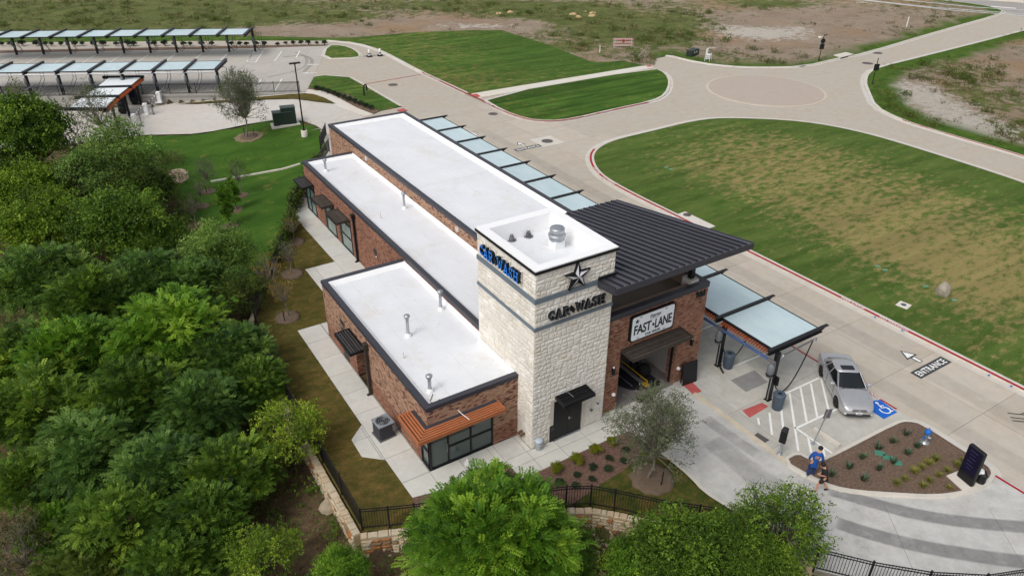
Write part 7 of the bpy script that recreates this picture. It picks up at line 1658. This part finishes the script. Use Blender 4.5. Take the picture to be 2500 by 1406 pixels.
RZ = {'airy':1.9,'comp':2.0,'broad':2.1,'fine':1.9,'hero':2.5,'sparse':2.0,'drive':1.7,'column':1.9,'bare':1.4,'shrub':.34}; RR = {'airy':2.2,'comp':2.6,'broad':2.6,'fine':2.2,'hero':3.0,'sparse':1.6,'drive':1.5,'column':.75,'bare':1.2,'shrub':.42}; TH = {'airy':2.0,'comp':2.2,'broad':2.2,'fine':2.2,'hero':2.2,'sparse':1.4,'drive':.9,'column':.6,'bare':1.2,'shrub':.05}
for k, L_ in PROTO.items():
    for cm, tm in L_: cm.materials.append(LM['deep']); tm.materials.append(m_barkg if k in ('sparse','drive','bare') else m_bark)
def plant(kind, leaf, loc, s, rz, label, cat='tree', name='broadleaf_tree', group=None, sz=1.0, crown='crown', var=None, stem='trunk'):
    """loc = foot of the trunk"""
    cm, tm = PROTO[kind][var if var is not None else random.randrange(len(PROTO[kind]))]; off = (RZ[kind]+TH[kind])*s*sz
    t = thing(name, label, cat, loc, rz, group)
    c = mk(crown, cm, None, t, (0,0,off)); c.scale = (s,s,s*sz); c.material_slots[0].link = 'OBJECT'; c.material_slots[0].material = LM[leaf]
    b = mk(stem, tm, None, t, (0,0,off)); b.scale = (s,s,s*sz); return t
def plant_px(kind, leaf, px_, py_, rpx, label, lift=1.0, **kw):
    """place a tree so its crown stands at that spot: crown radius rpx, crown height from the ground it grows on"""
    z = 0.0
    for _ in range(10):
        x, y = G(px_, py_, z); r_ = rpx*depth(x,y,z)/FPX; s = r_/RR[kind]; g_ = H(x,y) if inside(np.array([x]),np.array([y]),WEST)[0] else 0.0
        zt = g_+(RZ[kind]+TH[kind]*lift*.6)*s*kw.get('sz',1.0); z = .5*z+.5*zt
    off = (RZ[kind]+TH[kind])*s*kw.get('sz',1.0)
    return plant(kind, leaf, (x, y, z-off), s, random.uniform(0,6.28), label, **kw)
WG = 'trees of the creek wood left of the building'
TREES = [
 ('broad','deep',48,335,98,'big dark green tree at the left edge of the photo, beside the pay canopy',dict(sz=1.25)),
 ('broad','olive',20,430,80,'dull green tree at the left edge just below the big dark green one',{}),
 ('airy','olive',150,450,70,'loose dull green tree right of the yellow green leafy tree',{}),
 ('sparse','grey',32,232,34,'thin bare branched tree top at the far left edge, in front of the railing',{}),
 ('sparse','grey',175,330,60,'thin open crowned tree in front of the pay canopy, left of its nearest post',{}),
 ('sparse','grey',232,262,50,'wispy grey green tree standing against the stepped pay canopy roof',{}),
 ('airy','mint',285,385,100,'pale green feathery tree in front of the upper lawn',{}),
 ('airy','mint',210,440,85,'pale green bushy tree left of the feathery pale one',{}),
 ('broad','lime',55,480,85,'yellow green leafy tree at the left edge under the big dark green one',{}),
 ('broad','lime',115,560,105,'bright yellow green bushy tree at the left edge, the lightest crown there',{}),
 ('broad','olive',330,470,75,'dull green tree between the pale feathery tree and the brown scrub',{}),
 ('broad','deep',295,555,105,'mid green rounded tree below the brown scrub by the gravel patch',{}),
 ('fine','deep',385,600,65,'small mid green tree at the lower edge of the brown scrub',{}),
 ('fine','mint',528,618,78,'round pale mint bush tree at the foot of the sloping lawn',dict(low_=0)),
 ('comp','teal',355,690,95,'blue green feathery tree below the round mint bush tree, on its left',{}),
 ('comp','teal',90,690,110,'blue green feathery tree at the left edge, halfway down the photo',{}),
 ('comp','deep',230,740,100,'green feathery tree with a flat crown in the middle left of the wood',{}),
 ('comp','teal',480,705,80,'dark feathery tree just below the round mint bush tree',{}),
 ('airy','olive',590,720,65,'low olive tree between the round mint bush and the side fence',{}),
 ('comp','bright',400,820,120,'bright yellow tinged feathery tree in the middle of the wood',{}),
 ('comp','bright',190,880,115,'bright green feathery tree left of the middle of the wood',{}),
 ('comp','deep',40,880,105,'dark green feathery tree at the left edge below the middle',{}),
 ('comp','teal',560,860,90,'green feathery tree leaning towards the side fence, halfway along it',{}),
 ('comp','deep',620,940,75,'dark green feathery tree beside the stone wall, left of the air conditioner',{}),
 ('comp','deep',350,960,115,'dark green feathery tree just below the middle of the wood',{}),
 ('comp','teal',480,1010,100,'teal feathery tree in the lower middle of the wood',{}),
 ('comp','deep',110,1010,115,'large dark green feathery tree in the lower left of the wood',{}),
 ('airy','lime',705,1060,88,'bright green tree leaning over the stone wall beside the dry side lawn',{}),
 ('comp','teal',250,1100,110,'big blue green feathery tree in the lower left of the wood',{}),
 ('comp','teal',400,1150,110,'broad blue green feathery tree at the lower centre of the wood',{}),
 ('comp','deep',570,1150,95,'dark feathery tree near the lower part of the stone wall',{}),
 ('comp','deep',95,1180,95,'dark green feathery tree at the lower left edge',{}),
 ('comp','deep',500,1270,100,'dark feathery tree near the bottom edge, left of the brown bank',{}),
 ('comp','deep',300,1270,110,'dark green feathery tree near the bottom edge of the wood',{}),
 ('comp','bright',130,1290,70,'light green feathery tree near the lower left corner',{}),
 ('airy','lime',640,1365,90,'yellow green bushy tree at the bottom edge below the brown bank',{}),
 ('comp','deep',430,1390,100,'dark tree cut by the bottom edge of the photo, left of the yellow green bush',{}),
 ('comp','olive',200,1400,100,'dull green tree cut by the bottom edge near the lower left corner',{}),
 ('sparse','brush',40,1330,80,'leafless tangled tree in the lower left corner',{}),
 ('hero','bright',1195,1325,180,'large bright green feathery tree before the glass corner at the bottom of the photo',dict(name='feathery_tree')),
 ('comp','deep',1330,1372,110,'dark green feathery tree at the lower right side of the large bright green one',{}),
 ('fine','bright',830,1390,60,'low green bush under the stone wall at the lower left corner of the fence',{}),
 ('broad','deep',1650,1362,112,'olive green leafy tree at the bottom of the photo before the exit drive',{}),
 ('airy','deep',1770,1330,95,'mid green loose crowned tree at the bottom in front of the black fence',{}),
 ('airy','deep',1905,1290,112,'open crowned olive tree overlapping the exit drive at the bottom right',{}),
 ('broad','bright',1560,1395,80,'light green tree at the bottom edge between two brown banks',{}),
 ('fine','deep',1860,1390,90,'green tree cut by the bottom edge before the lower right fence',{}),
]
for kind, leaf, x, y, r_, label, kw in TREES:
    kw = dict(kw); kw.pop('low_', None); plant_px(kind, leaf, x, y, r_, label, group=None, **kw)
# trees planted on the lawns, each in its mulch ring with stakes
m_ring = simple('tree_ring_mulch', lin(112,96,80), .3, 5, .95, bump=1.0, bscale=20); m_ring2 = simple('tree_ring_mulch_tan', lin(134,120,94), .25, 4, .95, bump=1.0, bscale=20)
def lawn_tree(kind, leaf, bx, by, s, label, ring=.75, sz=1.0, name='young_tree', stakes=1, big=0):
    p = GP(bx,by); z = p[2]+(.03 if p[2] == 0 else .03); t = plant(kind, leaf, (p[0],p[1],z), s, random.uniform(0,6.28), label, 'tree', name, None, sz)
    mb = MB()
    if ring: 
        n_ = 20; rim_ = [(ring*(1+.08*math.sin(3*k)+.05*random.random())*math.cos(2*math.pi*k/n_), ring*(1+.08*math.sin(3*k)+.05*random.random())*math.sin(2*math.pi*k/n_)) for k in range(n_)]
        ringz = lambda q, h_: (q[0], q[1], (H(p[0]+q[0],p[1]+q[1])-p[2] if p[2] < 0 else 0)+h_)
        mb.loft([[ringz(q,-.1) for q in rim_],[ringz(q,.05) for q in rim_],[ringz((q[0]*.7,q[1]*.7),.1) for q in rim_],[ringz((q[0]*.2,q[1]*.2),.06) for q in rim_]], smooth=True).build('mulch_ring', m_ring, t)
        if big: mb2 = MB(); o_ = [(q[0]*big,q[1]*big) for q in rim_]; mb2.loft([[ringz(q,-.05) for q in o_],[ringz(q,.03) for q in o_]]).build('bare_ring', m_ring2, t)
    for k in range(stakes): a_ = -.4+2.6*k; MB().cyl((.55*math.cos(a_),.55*math.sin(a_),-.1),(.6*math.cos(a_),.6*math.sin(a_),.9),.03,n=6).build('stake', m_black, t)
    return t
lawn_tree('drive','grey',608,335,1.5,'small grey leaved tree in a tan ring on the upper lawn by the light pole',.9,name='lawn_tree',stakes=2,big=1.6,sz=1.05)
lawn_tree('sparse','grey',511,468,.6,'thin grey sapling near the gravel patch, upper left of the lawn saplings',.7)
lawn_tree('sparse','deep',590,477,.68,'sapling with sparse green leaves, upper right of the lawn saplings',.7)
lawn_tree('bare','grey',495,504,.62,'nearly bare sapling in a brown ring, left middle of the lawn saplings',.7)
lawn_tree('column','bright',578,513,.58,'slender green sapling in a brown ring, right middle of the lawn saplings',.7,sz=1.1)
lawn_tree('bare','grey',481,553,.68,'nearly bare sapling in a brown ring, lower left of the lawn saplings',.75)
lawn_tree('column','bright',562,553,.68,'column shaped bright green sapling in a brown ring, lower right of the lawn saplings',.75,sz=1.15)
lawn_tree('bare','rust',720,592,.52,'bare young tree inside the fence, beside the walk by the windows',.7)
lawn_tree('bare','grey',714,670,.62,'bare young tree inside the fence at the corner of the wide walk',.75)
lawn_tree('bare','rust',702,776,.72,'leaning young tree with a few rusty leaves inside the fence',.75)
lawn_tree('drive','grey',1591,1170,1.12,'grey green small leaved tree beside the exit drive',1.0,name='lawn_tree')
plant_px('bare','rust',655,665,40,'rusty leaved bush leaning over the stone wall beside the side lawn',name='young_tree')
# shrubs of the beds
Z3 = lambda x, y: (1250+.24*x, 850+.24*y)
for j, (x, y) in enumerate(((455,1255),(650,1170),(840,1070),(1010,990))): 
    p = G(*Z3(x,y)); plant('shrub','yshrub',(*p,.02),random.uniform(.46,.68),j,('yellow green shrub in the mulch bed, nearest the bright tree','yellow green shrub in the mulch bed, second from the bright tree','yellow green shrub in the mulch bed opposite the tower door','yellow green shrub in the mulch bed, nearest the red pad')[j],'shrub','shrub','yellow shrubs in the mulch bed',1.1,'foliage',stem='stem')
for j, (x, y, lb_) in enumerate(((820,1225,'third row'),(980,1135,'second row, middle'),(1150,1055,'first row, by the grey tree'),(970,1250,'third row, right'),(1135,1170,'second row, right'),(665,1305,'fourth row, upper'),(810,1345,'fourth row, lower'),(480,1380,'fifth row, by the bright tree'),(640,1420,'fifth row, by the black fence'))):
    p = G(*Z3(x,y)); plant('shrub','shrub',(*p,.02),random.uniform(.36,.54),j*1.3,'small dark round shrub in the bed before the tower, '+lb_,'shrub','shrub','dark shrubs in the mulch bed',.8,'foliage',stem='stem')
def tuft_mesh(seed, n, h, spread, w_, droop):
    rg = np.random.default_rng(seed); a = rg.uniform(0,2*np.pi,n); t = rg.uniform(.15,1,n); d = np.stack([np.cos(a),np.sin(a)],1); hh = h*rg.uniform(.6,1.1,n); b = d*(spread*.2*t)[:,None]; m_ = d*(spread*.6*t)[:,None]; e_ = d*(spread*(.6+droop*.5)*t)[:,None]; s = np.stack([-d[:,1],d[:,0]],1)*w_
    z0 = np.zeros(n); V = np.stack([np.column_stack([b-s,z0]), np.column_stack([b+s,z0]), np.column_stack([m_+s*.8,hh*.7]), np.column_stack([m_-s*.8,hh*.7]), np.column_stack([e_+s*.15,hh*(1-droop*.35)]), np.column_stack([e_-s*.15,hh*(1-droop*.35)])], 1)
    F = np.concatenate([np.arange(n)[:,None]*6+np.array([0,1,2,3]), np.arange(n)[:,None]*6+np.array([3,2,4,5])]); return fast_mesh('blades', V.reshape(-1,3), F, np.repeat(rg.uniform(0,1,n),6))
TG = [tuft_mesh(k, 130, .62, .62, .013, 1.0) for k in range(2)]; TA = [tuft_mesh(10+k, 42, .42, .42, .022, .5) for k in range(2)]
for m_ in TG: m_.materials.append(LM['grass'])
for m_ in TA: m_.materials.append(LM['agave'])
grp = [(1530,905),(1600,868),(1665,832),(1725,796),(1385,1008),(1455,970),(1610,1028),(1668,982),(1752,938),(1825,896),(1912,848),(1840,1044),(1960,800)]
for j, (x, y) in enumerate(grp):
    p = G(*Q4(x,y),.09); o = tag(mk('grass_clump', TG[j%2], None, None, (*p,.09), j), 'arching yellow grass clump in the bark island, '+('upper row, second from its left end','upper row, middle','upper row, second from its right end','upper row, right end','lower left pair, left','lower left pair, right','lower row, left end','lower row, second from the left','lower row, third from the left','lower row, fourth from the left','lower row, right end by the menu totem','alone near the sign pad','small one behind the menu totem')[j], 'ornamental grass', 'grass clumps in the bark island'); sc = random.uniform(.5,.62) if j < 11 else .42; o.scale = (sc,)*3
for j, (x, y, lb_) in enumerate(((1465,575,'at its far tip'),(1350,645,'second from its far tip'),(1225,700,'beside the first green lid'),(1560,685,'below the hydrant'),(1475,745,'left of the tall grasses, upper'),(1085,782,'in the middle of its left edge'),(970,868,'near the person in blue'),(815,935,'behind the person in black'),(1095,972,'at its lower left'),(1230,878,'left of the lower tall grasses'),(1355,822,'between the second and third green lids'))):
    p = G(*Q4(x,y),.09); tag(mk('blue_grass_clump', TA[j%2], None, None, (*p,.09), j*1.7), 'small blue green spiky plant in the bark island, '+lb_, 'plant', 'spiky plants in the bark island')
ORD = lambda j: ('first second third fourth fifth sixth seventh eighth ninth tenth eleventh twelfth thirteenth fourteenth fifteenth sixteenth seventeenth eighteenth nineteenth twentieth twenty-first twenty-second twenty-third twenty-fourth twenty-fifth twenty-sixth twenty-seventh twenty-eighth twenty-ninth thirtieth thirty-first thirty-second thirty-third thirty-fourth'.split())[j]
# dark shrubs of the planter strip and the bed by the footpath (a few pixels each)
for j, (x, y) in enumerate([(x_*.36, 110.3) for x_ in (2203,2150,2092,2042,1990,1940)]+[(x_*.36, 112.8+.4*(j_%2)) for j_, x_ in enumerate((1885,1797,1737,1672,1627,1570,1440,1370,1295,1245,1180,1115,1050,910,870,790,700,640,560,515,420,355,310,250,155,80,20))]):
    p = G(x,y); plant('shrub','shrub',(*p,.08),(.95 if x < 560 else .8)*random.uniform(.75,1.2),j,'low dark shrub in the long planter strip, '+ORD(j)+' from its right end','shrub','shrub','shrubs in the planter strip',.9,'foliage',stem='stem')
for j in range(11):
    t_ = j/10; x = 775+(905-775)*t_; y = 222+(270-222)*t_**1.15; p = G(x,y); plant('shrub','shrub',(*p,.09),.85,j,'low dark shrub in the narrow mulch bed, '+ORD(j)+' from its upper left end','shrub','shrub','shrubs in the footpath bed',.8,'foliage',stem='stem')
# vine on the fence, gravel patch, undergrowth, weeds: nobody could count them
rg = np.random.default_rng(5)
def along(line, n): 
    seg = [(Vector(a), Vector(b)) for a, b in zip(line[:-1], line[1:])]; L_ = np.array([(b-a).length for a, b in seg]); k = rg.choice(len(seg), n, p=L_/L_.sum()); t = rg.random(n); return np.array([tuple(seg[i][0].lerp(seg[i][1], tt)) for i, tt in zip(k, t)])
P2 = along([(-4.8,25.5),(-2.05,30.4),(-1.3,33.05),(2.1,38.9),(4.2,42.1)], 3000); P = np.column_stack([P2+rg.normal(0,.22,P2.shape), rg.beta(2,1.6,len(P2))*1.5-.1]); dens = rg.random(len(P)) < np.clip(.3+.9*np.sin(P[:,1]*.55+1)**2, 0, 1); P = P[dens]
A = unitv(rg.normal(0,1,(len(P),3))); Q = leaves(rg, P, A, np.full(len(P),.22), 'broad', .13); vine = mk('climbing_vine', fast_mesh('climbing_vine', Q.reshape(-1,3), np.arange(Q.size//3).reshape(-1,4), np.repeat(rg.uniform(0,.8,len(P)), 24)), LM['olive']); stuff(vine)
def scatter_leaf(name, pts, leaf, n_each, hgt, size, spread, style='fine'):
    P = np.repeat(np.asarray(pts), n_each, 0); P = P + np.column_stack([rg.normal(0,spread,(len(P),2)), rg.beta(1.3,2,len(P))*hgt]); A = unitv(rg.normal(0,.7,(len(P),3))+np.array([0,0,.8])); Q = leaves(rg, P, A, np.full(len(P), size*2.2), style, size)
    return stuff(mk(name, fast_mesh(name, Q.reshape(-1,3), np.arange(Q.size//3).reshape(-1,4), np.repeat(np.clip(rg.normal(.5,.2,len(P)),0,1), Q.shape[1]*4)), LM[leaf]))
def creek_pts(n, xr, yr, keep=None):
    X = rg.uniform(*xr, n); Y = rg.uniform(*yr, n); ok = inside(X, Y, WEST) & ~inside(X, Y, LAWN_G) & (dist_line(X, Y, WALL_LINE) > .5); ok &= ~((Y > 57) & (X > -20))
    if keep is not None: ok &= keep(X, Y)
    X, Y = X[ok], Y[ok]; return np.column_stack([X, Y, terr_z(X, Y)])
scatter_leaf('undergrowth', creek_pts(900, (-26,4), (-16,64)), 'deep', 26, .9, .13, .32)
scatter_leaf('dry_undergrowth', creek_pts(700, (-24,6), (-16,64)), 'brush', 18, .7, .11, .3)
scatter_leaf('leaf_litter', creek_pts(2600, (-20,8), (-16,60)), 'litter', 6, .03, .1, .35)
bq = [GP(x,y) for x, y in ((405,400),(400,470),(425,520),(440,570),(385,440),(350,470),(415,600),(470,610))]
scatter_leaf('brown_scrub', [(p[0]+rg.normal(0,1.2), p[1]+rg.normal(0,1.2), p[2]) for p in bq for _ in range(16)], 'brush', 26, 1.1, .12, .4)
gq = np.array([GP(x,y)[:2] for x, y in ((412,417),(438,414),(457,418),(460,438),(440,448),(418,446))]); mb = MB(); rk = [rock_mesh(60+k,(1,.8,.6),1) for k in range(5)]; cnt = 0
gv = thing('rock_apron', 'patch of pale grey rocks at the edge of the upper lawn', 'rocks', (float(gq[:,0].mean()), float(gq[:,1].mean()), H(float(gq[:,0].mean()), float(gq[:,1].mean()))))
while cnt < 210:
    x = rg.uniform(gq[:,0].min(), gq[:,0].max()); y = rg.uniform(gq[:,1].min(), gq[:,1].max())
    if inside(np.array([x]), np.array([y]), gq)[0]:
        o = mk('rock', rk[cnt%5], m_rock if cnt < 5 else None, gv, (x-gv.location.x, y-gv.location.y, H(x,y)-gv.location.z+.03), rg.uniform(0,6)); s_ = rg.uniform(.25,.5); o.scale = (s_,)*3; cnt += 1
# rubble at the foot of the stone wall
bk = [GP(x,y) for x, y in ((1500,1300),(1440,1310),(1480,1335),(1520,1345),(1420,1290),(1545,1320),(1000,1360),(960,1352))]
rub = thing('rubble_pile', 'scattered pale rubble on the brown bank below the stone wall', 'rubble', tuple(bk[0]))
for k in range(70):
    c = bk[k % 8]; x, y = c[0]+rg.normal(0,.55), c[1]+rg.normal(0,.55)
    if not inside(np.array([x]), np.array([y]), WEST)[0]: continue
    o = mk('rock', rk[k%5], None, rub, (x-bk[0][0], y-bk[0][1], H(x,y)-bk[0][2]+.05), rg.uniform(0,6)); s_ = rg.uniform(.12,.4); o.scale = (s_,s_,s_)
# weeds on the open fields
fx = []
for _ in range(26000):
    px_, py_ = rg.uniform(0,2500), rg.uniform(2,360); x, y = G(px_,py_)
    fx.append((x, y))
fx = np.array(fx); inN = inside(fx[:,0], fx[:,1], fieldN) | inside(fx[:,0], fx[:,1], fieldD); vv = veg(fx[:,0], fx[:,1]); ok = inN & (rg.random(len(fx)) < np.clip(vv*.8-.1, .015, 1)*(.1+.9*vnoise(fx[:,0], fx[:,1], 4, 2)**2)); fx = fx[ok][:3200]
big = rg.random(len(fx))**4
scatter_leaf('field_weeds', np.column_stack([fx, np.full(len(fx), .1)]), 'brush', 9, .3, .17, .35)
fb_ = fx[big > .55]; scatter_leaf('field_brush', np.column_stack([fb_, np.full(len(fb_), .1)]), 'olive', 26, .6, .2, .45)
# short blades that roughen the near lawns and their edges
def blades(name, poly, n, leaf, h, z0, dens_edge=False):
    pl_ = np.asarray(poly); X = rg.uniform(pl_[:,0].min(), pl_[:,0].max(), n); Y = rg.uniform(pl_[:,1].min(), pl_[:,1].max(), n); ok = inside(X, Y, pl_); X, Y = X[ok], Y[ok]; m_ = len(X); a = rg.uniform(0,6.28,m_); d = np.column_stack([np.cos(a),np.sin(a)]); hh = h*rg.uniform(.5,1.3,m_); w_ = .02
    z = z0(X,Y) if callable(z0) else np.full(m_, z0); s = np.column_stack([-d[:,1],d[:,0]])*w_; B = np.column_stack([X,Y]); V = np.stack([np.column_stack([B-s,z]), np.column_stack([B+s,z]), np.column_stack([B+d*hh[:,None]*.7,z+hh])], 1)
    return stuff(mk(name, fast_mesh(name, V.reshape(-1,3), np.arange(m_*3).reshape(-1,3), np.repeat(rg.uniform(0,1,m_),3)), LM[leaf]))
blades('lawn_grass', LAWNH, 90000, 'dryturf', .07, .025) if 'dryturf' in LM else None
